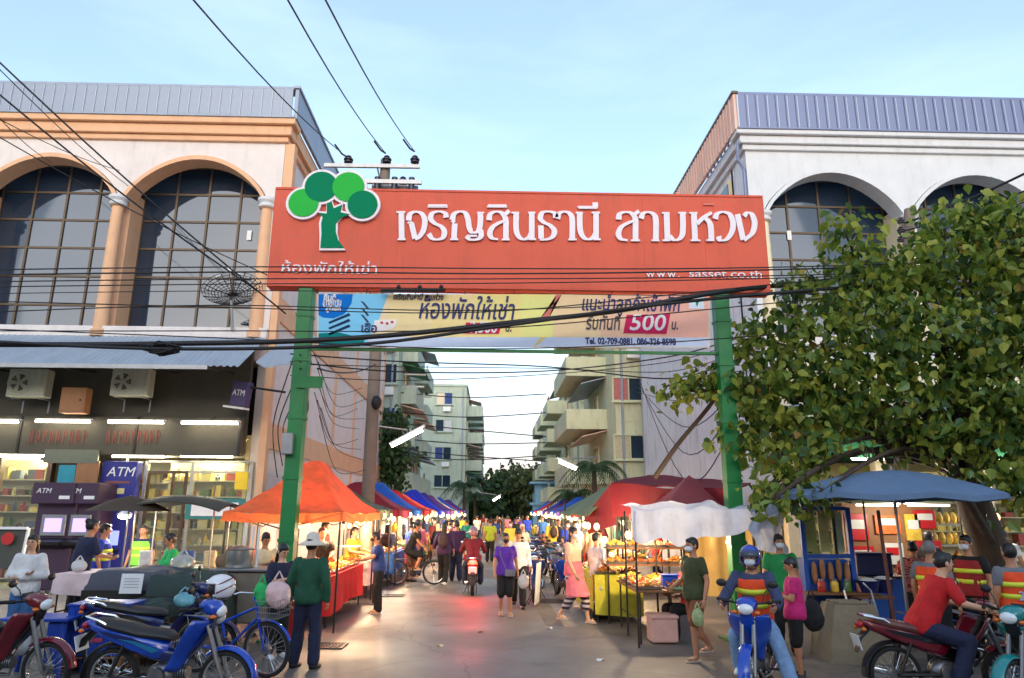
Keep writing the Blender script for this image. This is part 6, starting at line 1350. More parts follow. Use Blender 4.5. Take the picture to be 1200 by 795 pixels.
# bicycles
def bicycle(label, loc, rz, col, rim=M_chrome, lean=0):
    T = thing('bicycle', label, 'bicycle', loc, rz); T.rotation_euler.y = lean
    for y in (-.52, .52): wheel(T, y, .33, .022, 32, rim, 14)
    m = MB(); hd_, st, bb, rr = (0, -.36, .82), (0, .17, .8), (0, .06, .3), (0, .52, .33)
    for a, b in ((hd_, (0, .13, .62)), ((0, -.38, .7), bb), (st, bb)): m.tube([a, b], .018, 7)
    for s in (-1, 1): m.tube([(s*.02, .13, .66), (s*.055, .52, .33)], .009, 5); m.tube([(s*.02, .06, .3), (s*.055, .52, .33)], .01, 5); m.tube([(s*.02, -.4, .66), (s*.05, -.52, .33)], .012, 6)
    m.tube([(0, -.33, .95), (0, -.4, .66)], .02, 7); m.build('frame', col, T, smooth=True)
    MB().loft([sect(.06, .9, .03, .015), sect(.16, .9, .06, .025), sect(.28, .91, .1, .035), sect(.33, .91, .07, .025)]).build('saddle', M_seat, T, smooth=True)
    MB().tube([(0, .17, .8), (0, .2, .89)], .013, 6).build('seat_post', M_chrome, T)
    m = MB(); m.tube([(-.28, -.15, 1.0), (-.2, -.25, 1.03), (-.06, -.34, 1.0), (.06, -.34, 1.0), (.2, -.25, 1.03), (.28, -.15, 1.0)], .012, 7); m.build('handlebar', M_chrome, T, smooth=True)
    for s in (-1, 1): MB().cyl((s*.24, -.2, 1.017), (s*.29, -.12, .995), .018, n=8).build('grip', M_rubber, T)
    m = MB(); m.lathe([(.085, -.004), (.09, 0), (.085, .004)], (.05, .06, .3), 20, 'x'); m.tube([(.06, .06, .3), (.09, .1, .15)], .01, 5); m.tube([(-.06, .06, .3), (-.09, .02, .45)], .01, 5); m.box((.12, .1, .15), (.09, .06, .02)); m.box((-.12, .02, .45), (.09, .06, .02)); m.build('crank', M_dark, T)
    m = MB()
    for k in range(4): z = .72+.07*k; w_ = .13+.015*k; m.tube([(w_, -.74, z), (w_, -.46, z), (-w_, -.46, z), (-w_, -.74, z)], .004, 3, closed=True)
    for i in range(7): x = -.13+.043*i; m.tube([(x*1.25, -.77, .94), (x, -.74, .72), (x, -.46, .72), (x*1.25, -.44, .94)], .003, 3)
    m.build('basket', M_steel, T, kind='stuff')
    m = MB()
    for s in (-1, 1): m.tube([(s*.06, .52, .34), (s*.08, .6, .7)], .006, 4); m.tube([(s*.08, .22, .7), (s*.08, .72, .7)], .008, 4)
    for k in range(4): m.tube([(-.08, .28+.12*k, .7), (.08, .28+.12*k, .7)], .006, 4)
    m.build('rack', M_steel, T)
    m = MB()
    for y, a0, a1 in ((-.52, 20, 160), (.52, 0, 150)): m.loft([[(x, y+q*cos(a), .33+q*sin(a)) for x, q in ((-.03, .345), (0, .355), (.03, .345), (0, .348))] for a in (R(a0+(a1-a0)*i/12) for i in range(13))])
    m.build('mudguard', col, T, smooth=True)
    return T
c = gnd(262, 758, .33); bicycle('blue bicycle loaded with bags standing behind the blue motorcycle', (c.x+.1, c.y, 0), pi/2-.3, PB, lean=-.08); f = Vector((c.x+.1, c.y, 0))+Matrix.Rotation(pi/2-.3, 3, 'Z') @ Vector((0, -.6, 0))
bagthing('white and pink plastic bag bulging out of the blue bicycle basket', (f.x, f.y, .8), .34, .42, M_bagp); bagthing('green cloth bag on the blue bicycle handlebar', (f.x-.22, f.y+.05, .82), .22, .36, C_['kelly'])
c = gnd(486, 686); BB = bicycle('old dark bicycle ridden slowly along the left stalls', (c.x, c.y+.1, 0), pi/2+.1, M_dark, lean=0)
person('cyclist in black shirt and shorts on the old bicycle beside the left stalls', (c.x-.1, c.y+.1, 0), pi/2+.1, 1.62, 'ride', top=C_['black'], bottom=C_['black'], blen=.45, shoe=M_sandal, over=dict(pel=(0, .12, .98), chest=(0, 0, 1.27), neck=(0, -.06, 1.48), legs=(((.12, -.22, .72), (.12, -.05, .27)), ((-.12, -.26, .84), (-.12, -.1, .5))), arms=(((.26, -.16, 1.22), (.26, -.34, 1.04)), ((-.26, -.16, 1.22), (-.26, -.34, 1.04)))))
# ================================================================ MARKET STALLS
def canvas(name, rgb): return mat('canvas_'+name, lin(*rgb), .8, var=.14, scale=3, bump=.5, bscale=6, dirt=.4, trans=0)
CV = {k: canvas(k, v) for k, v in dict(orange=(240, 122, 66), greygreen=(96, 104, 88), maroon=(140, 32, 48), crimson=(122, 24, 40), blue=(40, 100, 190), red=(178, 36, 40), violet=(84, 60, 150), royal=(40, 60, 190), purple=(126, 70, 130), white=(206, 206, 206), pinkish=(150, 76, 84), palegreen=(120, 142, 112), tarp=(188, 196, 214)).items()}
for m_ in CV.values():                              # thin cloth lets the lamps and the sky glow through
    n, l = m_.node_tree.nodes, m_.node_tree.links; b = n['Principled BSDF']; t = n.new('ShaderNodeBsdfTranslucent'); x = n.new('ShaderNodeMixShader'); x.inputs[0].default_value = .3
    src = b.inputs['Base Color'].links[0].from_socket; l.new(src, t.inputs['Color']); l.new(b.outputs[0], x.inputs[1]); l.new(t.outputs[0], x.inputs[2]); l.new(x.outputs[0], n['Material Output'].inputs['Surface'])
def canopy(label, x0, x1, y0, y1, eave, peak, col, name='market_canopy', ridge=.12, val=.2, group=None, legs=True, lean=0):
    cx, cy = (x0+x1)/2, (y0+y1)/2; T = thing(name, label, 'canopy', (cx, cy, 0), group=group); a, b = (x1-x0)/2, (y1-y0)/2
    def f(u, v):
        x, y = (2*u-1), (2*v-1); d = max(abs(x), abs(y)); q = max(0, d-ridge)/(1-ridge); z = eave+(peak-eave)*(1-q)**1.15-.05*sin(pi*q)+.03*noise.noise(Vector((x*4+x0, y*4, 2)))*q+.012*sin(x*9+y*7)-.05*sin(pi*(.5+.5*min(abs(x), abs(y))/max(d, .01)))*q*.0-.04*(1-min(abs(x), abs(y)))*q
        return (x*a, y*b, z)
    o = MB().sheet(f, 24, 24, .01).build('canvas_top', col, T, smooth='full')
    m = MB()
    for (p, q) in (((-a, -b), (a, -b)), ((a, -b), (a, b)), ((a, b), (-a, b)), ((-a, b), (-a, -b))):
        def g(u, v): 
            x = p[0]+(q[0]-p[0])*u; y = p[1]+(q[1]-p[1])*u; k = 1+.012*v+.004*sin(u*40)*v; s = 4*u*(1-u); return (x*k*1.004, y*k*1.004, eave-.04*s-v*val+.008*sin(u*25))
        m.sheet(g, 20, 3)
    m.build('valance', col, T, smooth='full')
    if legs:
        for sx in (-1, 1):
            for sy in (-1, 1): MB().tube([(sx*(a-.04), sy*(b-.04), 0), (sx*(a-.04), sy*(b-.04), eave)], .019, 6).build('leg', M_dark, T)
        m = MB()
        for sx in (-1, 1): m.tube([(sx*(a-.04), -b+.04, eave-.03), (sx*(a-.04), 0, eave-.3), (sx*(a-.04), b-.04, eave-.03)], .012, 5)
        for sy in (-1, 1): m.tube([(-a+.04, sy*(b-.04), eave-.03), (0, sy*(b-.04), eave-.3), (a-.04, sy*(b-.04), eave-.03)], .012, 5)
        m.build('brace', M_dark, T)
    return T
FOODM = {k: mat('food_'+k, lin(*v), .45, var=.3, scale=14, bump=.4, bscale=30) for k, v in dict(gold=(214, 142, 50), brown=(150, 78, 34), orange=(224, 104, 36), yellow=(232, 190, 70), red=(170, 48, 30), green=(84, 120, 44), cream=(226, 206, 160), pink=(220, 140, 120)).items()}
M_tray = mat('steel_tray', lin(160, 160, 160), .3, metal=.8, var=.1); M_cloths = {k: cloth('table_cloth_'+k, v) for k, v in dict(red=(200, 26, 28), white=(214, 206, 200), blue=(50, 90, 160), yellow=(190, 180, 50), green=(50, 110, 70), pink=(214, 140, 150), brown=(110, 70, 50))}if False else {k: cloth('table_cloth_'+k, v) for k, v in dict(red=(200, 26, 28), white=(214, 206, 200), blue=(50, 90, 160), yellow=(190, 180, 50), green=(50, 110, 70), pink=(214, 140, 150), brown=(110, 70, 50)).items()}
def table(label, x0, x1, y0, y1, h, col, drop=.5, legs=True, top=None, group=None, drape=True):
    cx, cy = (x0+x1)/2, (y0+y1)/2; T = thing('stall_table', label, 'table', (cx, cy, 0), group=group); a, b = (x1-x0)/2, (y1-y0)/2
    MB().b2(-a, a, -b, b, h-.035, h, .005).build('tabletop', top or M_wood, T)
    for sx in (-1, 1):
        for sy in (-1, 1): MB().tube([(sx*(a-.06), sy*(b-.06), 0), (sx*(a-.06), sy*(b-.06), h-.035)], .016, 6).build('leg', M_dark, T)
    for sx in (-1, 1): MB().tube([(sx*(a-.06), -b+.06, h*.4), (sx*(a-.06), b-.06, h*.4)], .012, 5).build('stretcher', M_dark, T)
    if drape:
        per = 2*(2*a+2*b); m = MB()
        def g(u, v):
            s = u*per; e = .012+.03*v*(1+.8*sin(s*9+2*sin(s*2.3))); 
            if s < 2*a: p = (-a+s, -b-e)
            elif s < 2*a+2*b: p = (a+e, -b+s-2*a)
            elif s < 4*a+2*b: p = (a-(s-2*a-2*b), b+e)
            else: p = (-a-e, b-(s-4*a-2*b))
            return (p[0], p[1], h+.004-v*(drop+.05*sin(s*1.7)))
        m.sheet(g, 90, 4); m.add([(-a-.012, -b-.012, h+.004), (a+.012, -b-.012, h+.004), (a+.012, b+.012, h+.004), (-a-.012, b+.012, h+.004)], [(0, 1, 2, 3)])
        m.build('cloth_cover', col, T, smooth='full')
    return T
FN = {'gold': 'golden fried snacks', 'brown': 'browned grilled meat', 'orange': 'orange glazed food', 'yellow': 'yellow sweets', 'red': 'red chilli relish', 'green': 'green vegetables', 'cream': 'pale dumplings', 'pink': 'pinkish sausages'}
def tray(c, w, d, food, where, group='food trays on the stalls', tilt=0, r=.035, n=None, kind=None):
    T = thing('food_tray', 'tray of %s %s' % (FN[food], where), 'food tray', c, group=group); T.rotation_euler.x = tilt
    m = MB(); m.loft([[(x*k*w/2, y*k*d/2, z) for x, y in ((-1, -1), (1, -1), (1, 1), (-1, 1))] for k, z in ((.9, 0), (1, .045), (.97, .045), (.88, .008))]); m.build('tray', M_tray, T)
    m = MB(); n = n or int(w*d/(r*r*3.2))
    for _ in range(n):
        x, y = random.uniform(-.4, .4)*w, random.uniform(-.4, .4)*d; q = r*random.uniform(.7, 1.3); m.ell((x, y, .03+.09*(1-abs(x/w*2))*(1-abs(y/d*2))+random.uniform(0, .02)), (q, q*random.uniform(.6, 1.3), q*.7), 7, 4, Euler((random.random(), random.random(), random.random()*3)).to_matrix())
    m.build('food', FOODM[food], T, smooth='full', kind='stuff'); return T
BULB = None
def bulb(c, where, cool=False, L=.3, r=.045):
    global BULB
    if BULB is None or True:
        T = thing('light_bulb', where, 'light bulb', c, group='lit bulbs over the stalls')
        key = ('b', cool, r, L)
        if key not in BM:
            a = MB().ell((0, 0, 0), (r, r, r*1.25), 10, 8).mesh('bulb'); a.polygons.foreach_set('use_smooth', [True]*len(a.polygons)); b = MB().lathe([(.022, .045), (.024, .09), (.012, .11)], n=8).mesh('socket'); d = MB().tube([(0, 0, .1), (.0, 0, L)], .005, 4).mesh('cord'); BM[key] = (a, b, d)
        a, b, d = BM[key]; link(a, 'bulb', M_wbulb if cool else M_bulb, T).location = (0, 0, 0)
        link(b, 'socket', M_black, T); link(d, 'cord', M_black, T)
        if not a.materials: a.materials.append(M_bulb)
    return T
BM = {}
# --- big orange canopy, left of the street
OX0, OX1 = at(262, 640, 12.9).x, at(401, 640, 12.9).x
canopy('large bright orange pop-up canopy behind the left green post', OX0, OX1, 12.75, 16.9, 1.98, 2.98, CV['orange'], val=.16)
tb = table('long food counter under the orange canopy with a bright red cloth', OX1-1.25, OX1-.25, 13.3, 16.6, .86, M_cloths['red'], .62)
foods = list(FOODM)
for i in range(9):
    for j in range(2): tray((OX1-1.02+.5*j, 13.5+i*.35, .875), .44, .3, ('orange', 'gold', 'brown', 'gold', 'yellow', 'gold', 'cream', 'gold', 'orange')[(i+j) % 9], 'on the orange canopy counter, row %s, %s side' % ('one two three four five six seven eight nine'.split()[i], 'inner' if j == 0 else 'street'), r=.032)
m = MB(); 
t = thing('glass_case', 'low glass food case lit from inside on the orange canopy counter', 'display case', (OX1-.75, 16.2, .99)); MB().box((0, 0, .25), (.9, .5, .02)).build('case_top', M_alu, t)
for s in (-1, 1): MB().box((s*.44, 0, .12), (.012, .48, .22)).build('pane', M_clear, t)
for i, (x, y) in enumerate(((OX1-.05, 13.1), (OX1-.1, 14.0), (OX1-.1, 14.9), (OX1-.1, 15.8), (OX1-.6, 13.1), (OX1-1.1, 14.2), (OX1-1.2, 15.4))): bulb((x, y, 1.72), 'bulb number %d from the near end under the orange canopy' % (i+1) if 0 else ('warm lit bulb under the orange canopy eave on the street side' if i < 4 else 'warm lit bulb under the middle of the orange canopy'), L=.22)
for y in (13.6, 15.2, 16.4): plight('stall_lamp', (OX1-.6, y, 1.68), 44, r=.06)
# things beside the orange stall: red basin, cart panel
t = thing('plastic_crate', 'red plastic crate standing on the road behind the man in the straw hat', 'crate', (at(338, 640, 12).x, 12.2, 0))
MB().box((0, 0, .28), (.5, .4, .56), bev=.03).build('body', mat('red_plastic', lin(180, 34, 30), .5), t); MB().box((0, 0, .57), (.54, .44, .03), bev=.01).build('rim', mat('red_plastic', lin(180, 34, 30), .5), t)
t = thing('food_cart', 'grey metal food cart with two upright white rods behind the parked bicycle', 'food cart', (at(292, 640, 11.6).x, 11.9, 0))
MB().box((0, 0, .7), (1.0, .7, .75), bev=.02).build('body', mat('dull_grey_sheet', lin(120, 112, 100), .55, metal=.3, dirt=.5), t); MB().box((0, 0, 1.1), (1.1, .8, .04), bev=.01).build('counter', M_tray, t)
for x in (-.05, .04): MB().cyl((x, 0, 1.12), (x, 0, 1.75), .022, n=8).build('rod', M_whitep, t)
for s in (-1, 1): MB().lathe([(.001, -.02), (.2, -.02), (.22, 0), (.2, .02), (.001, .02)], (s*.42, 0, .22), 20, 'x').build('wheel', M_rubber, t)
M_pot = mat('aluminium_pot', lin(170, 168, 160), .3, metal=.8); t = thing('stock_pot', 'large aluminium pot on the grey food cart', 'pot', (at(283, 640, 11.8).x, 11.8, 1.125)); MB().lathe([(.001, 0), (.2, 0), (.21, .02), (.21, .26), (.225, .27), (.2, .27), (.001, .24)], n=22).build('pot', M_pot, t, smooth=True); MB().lathe([(.215, .275), (.1, .32), (.001, .33)], n=22).build('lid', M_pot, t, smooth=True)
# --- rows of stalls going back
cL = [('greygreen', 17.4, 20.2, 2.75, .0), ('maroon', 20.5, 23.4, 2.85, .15), ('blue', 23.8, 26.6, 2.95, .2), ('red', 27, 29.8, 2.8, .25), ('orange', 30.2, 33, 2.7, .2), ('royal', 33.5, 36.5, 3.0, .35), ('violet', 37, 40, 2.95, .45), ('purple', 40.5, 43.5, 2.9, .5), ('white', 44, 47, 2.8, .5), ('blue', 48, 51, 2.9, .5), ('red', 52, 55, 2.8, .5), ('violet', 56, 60, 2.9, .6)]
cR = [('greygreen', 18.6, 21.4, 2.6, 0), ('maroon', 21.8, 24.6, 2.7, 0), ('red', 25, 28, 2.6, .1), ('palegreen', 28.4, 31.4, 2.7, .1), ('violet', 32, 35, 2.6, .1), ('blue', 35.5, 38.5, 2.75, .1), ('purple', 39, 42, 2.7, .1), ('royal', 42.5, 45.5, 2.8, .1), ('white', 46, 49, 2.7, .1), ('red', 50, 53, 2.8, .1), ('blue', 54, 58, 2.8, .1)]
CNm = {'greygreen': 'faded grey green', 'palegreen': 'pale green', 'royal': 'royal blue', 'violet': 'violet blue'}
ordn = ['nearest', 'second', 'third', 'fourth', 'fifth', 'sixth', 'seventh', 'eighth', 'ninth', 'tenth', 'eleventh', 'farthest']
for side, rows in ((-1, cL), (1, cR)):
    sn = 'left' if side < 0 else 'right'
    for i, (col, y0, y1, pk, dx) in enumerate(rows):
        xin = (-2.75+dx) if side < 0 else (3.15-dx); xo = xin-2.8 if side < 0 else xin+2.8; x0, x1 = min(xin, xo), max(xin, xo)
        canopy('%s canopy, %s behind the first stall on the %s side' % (CNm.get(col, col), ordn[i], sn), x0, x1, y0, y1, 2.05, pk, CV[col], group='canopies along the street', legs=i < 6)
        ta, tb_ = (xin-.95, xin-.12) if side < 0 else (xin+.12, xin+.95)
        table('stall table with a %s cloth, %s back in the %s row' % (('white', 'blue', 'red', 'green', 'yellow', 'pink')[i % 6], ordn[i], sn), ta, tb_, y0+.2, y1-.2, .84, M_cloths[('white', 'blue', 'red', 'green', 'yellow', 'pink')[i % 6]], .5, group='stall tables along the street')
        for k in range(5 if i < 4 else 3):
            st = (y1-y0-.4)/(5 if i < 4 else 3)
            tray(((ta+tb_)/2, y0+.4+st*k, .85), .7, st*.8, random.choice(foods), '%s on the %s %s table' % (('near end', 'second place', 'middle', 'fourth place', 'far end')[k], ordn[i], sn), r=.045 if i < 4 else .08)
        nb = 4 if i < 5 else 3
        for k in range(nb): bulb((xin-side*.02 if k % 2 else xin+side*random.uniform(.3, 1.2), y0+.3+(y1-y0-.5)*k/(nb-1)+random.uniform(-.3, .3), 1.82+random.uniform(-.16, .1)), 'lit bulb under the %s canopy, %s in the %s row' % (CNm.get(col, col), ordn[i], sn), cool=(i % 4 == 1), r=.065 if i < 4 else .095, L=.25)
        plight('stall_lamp', (xin+side*.5, (y0+y1)/2, 1.75), 120 if i < 6 else 150, (1, .7, .38) if i % 4 != 1 else (1, .88, .7), r=.08)
# vendors behind the tables
vs_ = 0
for side in (-1, 1):
    for i in range(7):
        rows = cL if side < 0 else cR; y = (rows[i][1]+rows[i][2])/2+random.uniform(-.5, .5); k = 'bdef'[i % 4]; tcx = ('red', 'white', 'teal', 'maroon', 'yellow', 'grey', 'pink')[i]
        dup(PS[k], ((-4.15 if side < 0 else 4.55), y, 0), side*-pi/2*1.0, 'vendor in %s behind the %s stall table in the %s row' % (tcx, ordn[i], 'left' if side < 0 else 'right'), 'vendors along the street', recol={'shirt': C_[tcx]})
# --- right side: red roofed stall, greenish sloping roof, pinkish pyramid, pale tarp
def slab_roof(name, label, pts, col, th=.03, cat_='canopy', sag=.0, nm='roof_sheet'):
    p = [Vector(q) for q in pts]; c = sum(p, Vector())/4; T = thing(name, label, cat_, (c.x, c.y, 0))
    def f(u, v): q = p[0].lerp(p[1], u).lerp(p[3].lerp(p[2], u), v); return (q.x-c.x, q.y-c.y, q.z+sag*sin(pi*u)*sin(pi*v)+.02*sin(u*14+v*5))
    MB().sheet(f, 20, 12, th).build(nm, col, T, smooth=True); return T, c
T, c = slab_roof('market_roof', 'long red market roof with a maroon front curtain on the right of the street', [at(716, 566, 16.5), at(852, 574, 13.4), at(880, 566, 17.5), at(760, 556, 20)], CV['maroon'], sag=-.08)
m = MB(); a, b = at(716, 567, 16.45)-T.location, at(853, 575, 13.35)-T.location
def g(u, v): q = a.lerp(b, u); return (q.x, q.y+.04*sin(u*38)*v, q.z-v*(.75-.25*u)+.03*sin(u*9))
m.sheet(g, 60, 5, 0).build('front_curtain', CV['crimson'], T, smooth='full')
m = MB(); a2, b2_ = at(716, 567, 16.5)-T.location, at(684, 607, 18.5)-T.location
m.sheet(lambda u, v: tuple(a2.lerp(b2_, u)*(1-v)+(a2.lerp(b2_, u)+Vector((.1, -.1, -.9+.5*u)))*v), 14, 6).build('side_curtain', CV['maroon'], T, smooth='full')
for px, Y in ((722, 16.4), (850, 13.5), (780, 15)): q = at(px, 570, Y)-T.location; MB().tube([(q.x, q.y, 0), (q.x, q.y, q.z-.05)], .025, 6).build('leg', M_dark, T)
T, c = slab_roof('market_roof', 'faded green sloping roof sheet behind the red market roof', [at(655, 602, 20), at(690, 604, 17.5), at(732, 560, 17.6), at(700, 575, 21)], CV['palegreen'])
for px, Y in ((662, 19.8), (728, 17.8)): q = at(px, 590, Y)-T.location; MB().tube([(q.x, q.y, 0), (q.x, q.y, q.z)], .025, 6).build('leg', M_dark, T)
pk = at(816, 557, 14.2); canopy('steep pinkish brown pyramid canopy before the right green post', pk.x-1.15, pk.x+.85, 13.1, 15.3, 1.98, pk.z, CV['pinkish'], ridge=.02, val=.12)
# pale crumpled tarp over the near food counter
A_, B_ = at(742, 598, 11.3), at(905, 592, 10.9); T = thing('tarp', 'crumpled pale blue white tarp stretched over the near food counter', 'tarp', ((A_.x+B_.x)/2, 11.4, 1.6))
def g(u, v):
    x = A_.x+(B_.x-A_.x)*u; y = 12.6-1.6*v-.1*u; z = 2.02+.16*u*(1-u)*4*.3+.1*(1-v)+.07*noise.noise(Vector((u*7, v*4, 1)))+.03*sin(u*19+v*4)
    if v > .7: q = (v-.7)/.3; y = 12.6-1.6*.7-.1*u-.12*q+.06*sin(u*21)*q; z = z-(.42+.1*sin(u*5))*q
    return (x-T.location.x, y-T.location.y, z-1.6)
MB().sheet(g, 60, 26).build('tarp_sheet', CV['tarp'], T, smooth='full')
m = MB(); q0 = at(878, 594, 11)
def g(u, v): return (q0.x-T.location.x+.55*u+.05*sin(v*9), 10.9-T.location.y+.25*u+.06*sin(u*14+v*3), q0.z-1.6-.62*v-.1*u+.12*(1-v)*sin(u*3))
m.sheet(g, 16, 12).build('hanging_flap', CV['tarp'], T, smooth='full')
for (x, y) in ((A_.x+.06, 11.5), (B_.x-.1, 11.3), (A_.x+.1, 12.6), (B_.x-.1, 12.6)): MB().tube([(x-T.location.x, y-T.location.y, -1.6), (x-T.location.x, y-T.location.y, .42)], .017, 6).build('pole', M_dark, T)
P0 = gnd(750, 758)
table('near food counter under the pale tarp with worn plywood top', P0.x, P0.x+1.0, 11.75, 13.6, .8, M_cloths['brown'], .08, drape=False)
table('second food counter with a yellow green cloth behind the near counter', P0.x-.35, P0.x+.55, 14.0, 16.6, .85, M_cloths['yellow'], .7)
k = 0
for (x0, y0, nx, ny, z, where) in ((P0.x+.24, 11.98, 2, 5, .81, 'on the pale tarp counter'), (P0.x-.12, 14.2, 2, 6, .86, 'on the yellow green counter')):
    for i in range(nx):
        for j in range(ny): tray((x0+.46*i, y0+.36*j, z), .42, .32, ('gold', 'orange', 'gold', 'brown', 'yellow', 'pink', 'gold')[(i*3+j) % 7], '%s, row %s, %s side' % (where, 'one two three four five six'.split()[j], 'street' if i == 0 else 'inner'), r=.032)
t = thing('wooden_shelf', 'raised wooden shelf of lit fried food behind the near counter', 'shelf', (P0.x+.6, 13.9, 0))
for z in (1.05, 1.35): MB().box((0, 0, z), (1.5, .45, .03)).build('board', M_wood, t)
for sx in (-1, 1): MB().tube([(sx*.7, 0, 0), (sx*.7, 0, 1.36)], .02, 6).build('leg', M_dark, t)
for i in range(4): tray((P0.x+.05+.38*i, 13.9, 1.066), .36, .38, ('gold', 'brown', 'orange', 'gold')[i], 'on the lower board of the wooden shelf, %s' % ('first place', 'second place', 'third place', 'last place')[i]); tray((P0.x+.05+.38*i, 13.9, 1.366), .36, .38, ('yellow', 'gold', 'cream', 'orange')[i], 'on the upper board of the wooden shelf, %s' % ('first place', 'second place', 'third place', 'last place')[i])
for i, (x, y) in enumerate(((P0.x+.05, 12.6), (P0.x+.5, 13.2), (P0.x+.9, 14), (P0.x-.2, 14.6), (P0.x-.25, 15.6), (P0.x-.2, 16.5))): bulb((x, y, 1.72 if i else 1.62), ('lit bulb over the near counter under the pale tarp' if i < 3 else 'lit bulb over the counter with the yellow green cloth'), r=.06)
for x, y in ((P0.x+.4, 12.7), (P0.x+.7, 14.2), (P0.x, 15.6)): plight('stall_lamp', (x, y, 1.6), 60, r=.07)
c = at(790, 680, 12); t = thing('plastic_box', 'blue plastic box standing on the near counter', 'box', (c.x-.05, 12.1, .8)); MB().box((0, 0, .1), (.26, .2, .2), bev=.02).build('body', mat('blue_plastic', lin(28, 80, 190), .45), t); MB().box((0, 0, .21), (.28, .22, .02), bev=.008).build('lid', mat('blue_plastic', lin(28, 80, 190), .45), t)
t = thing('plate', 'pale green plate on the corner of the near counter', 'plate', (c.x+.03, 11.85, .8)); MB().lathe([(.001, .005), (.07, .005), (.12, .025), (.12, .03), (.07, .012), (.001, .011)], n=22).build('plate', mat('green_plate', lin(170, 220, 150), .4), t, smooth=True)
c = gnd(782, 757); t = thing('storage_box', 'pale pink foam box on the ground below the near counter', 'box', (c.x, c.y+.3, 0)); MB().box((0, 0, .2), (.42, .4, .36), bev=.02).build('body', mat('pink_foam', lin(206, 160, 148), .8), t); MB().box((0, 0, .4), (.45, .43, .05), bev=.01).build('lid', mat('pink_foam', lin(206, 160, 148), .8), t)
c = gnd(803, 754); t = thing('waste_bin', 'grey square waste bin beside the pink foam box', 'bin', (c.x+.1, c.y+.35, 0)); MB().loft([[(x*k*.17, y*k*.17, z) for x, y in ((-1, -1), (1, -1), (1, 1), (-1, 1))] for k, z in ((.85, 0), (1, .46), (.93, .46), (.8, .03))]).build('body', mat('grey_plastic', lin(110, 104, 108), .5), t); MB().box((0, 0, .47), (.36, .36, .02)).build('rim', mat('grey_plastic', lin(110, 104, 108), .5), t)
t = thing('chair', 'red plastic stool under the seated woman in red', 'stool', (at(803, 640, 12.3).x, 12.35, 0)); MB().box((0, 0, .43), (.34, .34, .03), bev=.01).build('seat', mat('red_plastic', lin(180, 34, 30), .5), t)
for sx in (-1, 1):
    for sy in (-1, 1): MB().tube([(sx*.17, sy*.17, 0), (sx*.13, sy*.13, .42)], .018, 5).build('leg', mat('red_plastic', lin(180, 34, 30), .5), t)
# cream canvas wall behind the near counter
a, b = at(800, 620, 14.0), at(905, 620, 13.2); t = thing('canvas_screen', 'yellowish canvas screen hanging behind the near counter', 'screen', ((a.x+b.x)/2, 13.6, 0)); m = MB()
m.sheet(lambda u, v: (a.x-t.location.x+(b.x-a.x)*u, a.y-13.6+(b.y-a.y)*u+.03*sin(u*30), 2.0-1.5*v), 40, 6, 0).build('canvas', canvas('sand', (190, 160, 96)), t, smooth='full'); MB().tube([(a.x-t.location.x, .4, 0), (a.x-t.location.x, .4, 2.05), (b.x-t.location.x, -.4, 2.05), (b.x-t.location.x, -.4, 0)], .02, 5).build('frame', M_dark, t)
# advertising board standing before the parked row
c = gnd(631, 712); t = thing('sign_board', 'thin white board standing edge on before the parked motorcycles', 'sign', (c.x, c.y+.2, 0), rz=R(78)); MB().box((0, 0, .48), (.6, .025, .85), rx=.06, bev=.004).build('board', M_whitep, t); MB().tube([(-.25, .0, .5), (-.25, .25, 0)], .012, 5).build('prop', M_dark, t); MB().tube([(.25, .0, .5), (.25, .25, 0)], .012, 5).build('prop', M_dark, t)
# ================================================================ RIGHT FORECOURT UNDER THE TREE
M_bluecv = canvas('slate_blue', (92, 116, 146))
c = at(1045, 560, 10.6); T = thing('parasol', 'wide low slate blue parasol under the tree on the right', 'parasol', (c.x, 10.6, 0)); zt_ = at(1040, 551, 10.6).z; ze = 2.3; m = MB(); n = 8; rad = 1.7
def pp(r, a): 
    k = abs(((a*n/(2*pi)) % 1)-.5)*2; q = r/rad; return (r*cos(a)*(1-.07*(1-k)*q), r*sin(a)*(1-.07*(1-k)*q)*.6, ze+(zt_-ze)*(1-q**1.6)-.05*(1-k)*q)
rings = [[pp(r, 2*pi*j/48) for j in range(48)] for r in (.02, .3, .6, .9, 1.3, 1.7)]; m.loft(rings, caps=False)
o = m.build('canopy_cloth', M_bluecv, T, smooth=True); m = MB(); m.loft([[pp(1.7, 2*pi*j/48) for j in range(48)], [(lambda p: (p[0]*1.005, p[1]*1.005, p[2]-.08))(pp(1.7, 2*pi*j/48)) for j in range(48)]], caps=False).build('valance', M_bluecv, T, smooth='full')
for k in range(n): a = 2*pi*k/n; MB().tube([(.03*cos(a), .03*sin(a), zt_-.04), tuple(Vector(pp(.8, a+pi/8))-Vector((0, 0, .03))), tuple(Vector(pp(1.68, a+pi/8))-Vector((0, 0, .03)))], .01, 4).build('rib', M_steel, T)
MB().tube([(0, 0, 0), (0, 0, zt_+.06)], .022, 8).build('pole', M_steel, T); MB().lathe([(.3, 0), (.3, .08), (.05, .12), (.04, .2), (.001, .2)], n=20).build('base', M_conc, T)
# pale sheet left of the parasol
Tq, c = slab_roof('awning', 'pale grey sheet awning left of the slate blue parasol', [at(868, 596, 11.6), at(905, 607, 10.9), at(985, 576, 11.3), at(955, 566, 12.2)], CV['white'])
for px, Y in ((880, 11.5), (975, 11.5)): q = at(px, 590, Y)-Tq.location; MB().tube([(q.x, q.y, 0), (q.x, q.y, q.z)], .02, 6).build('pole', M_dark, Tq)
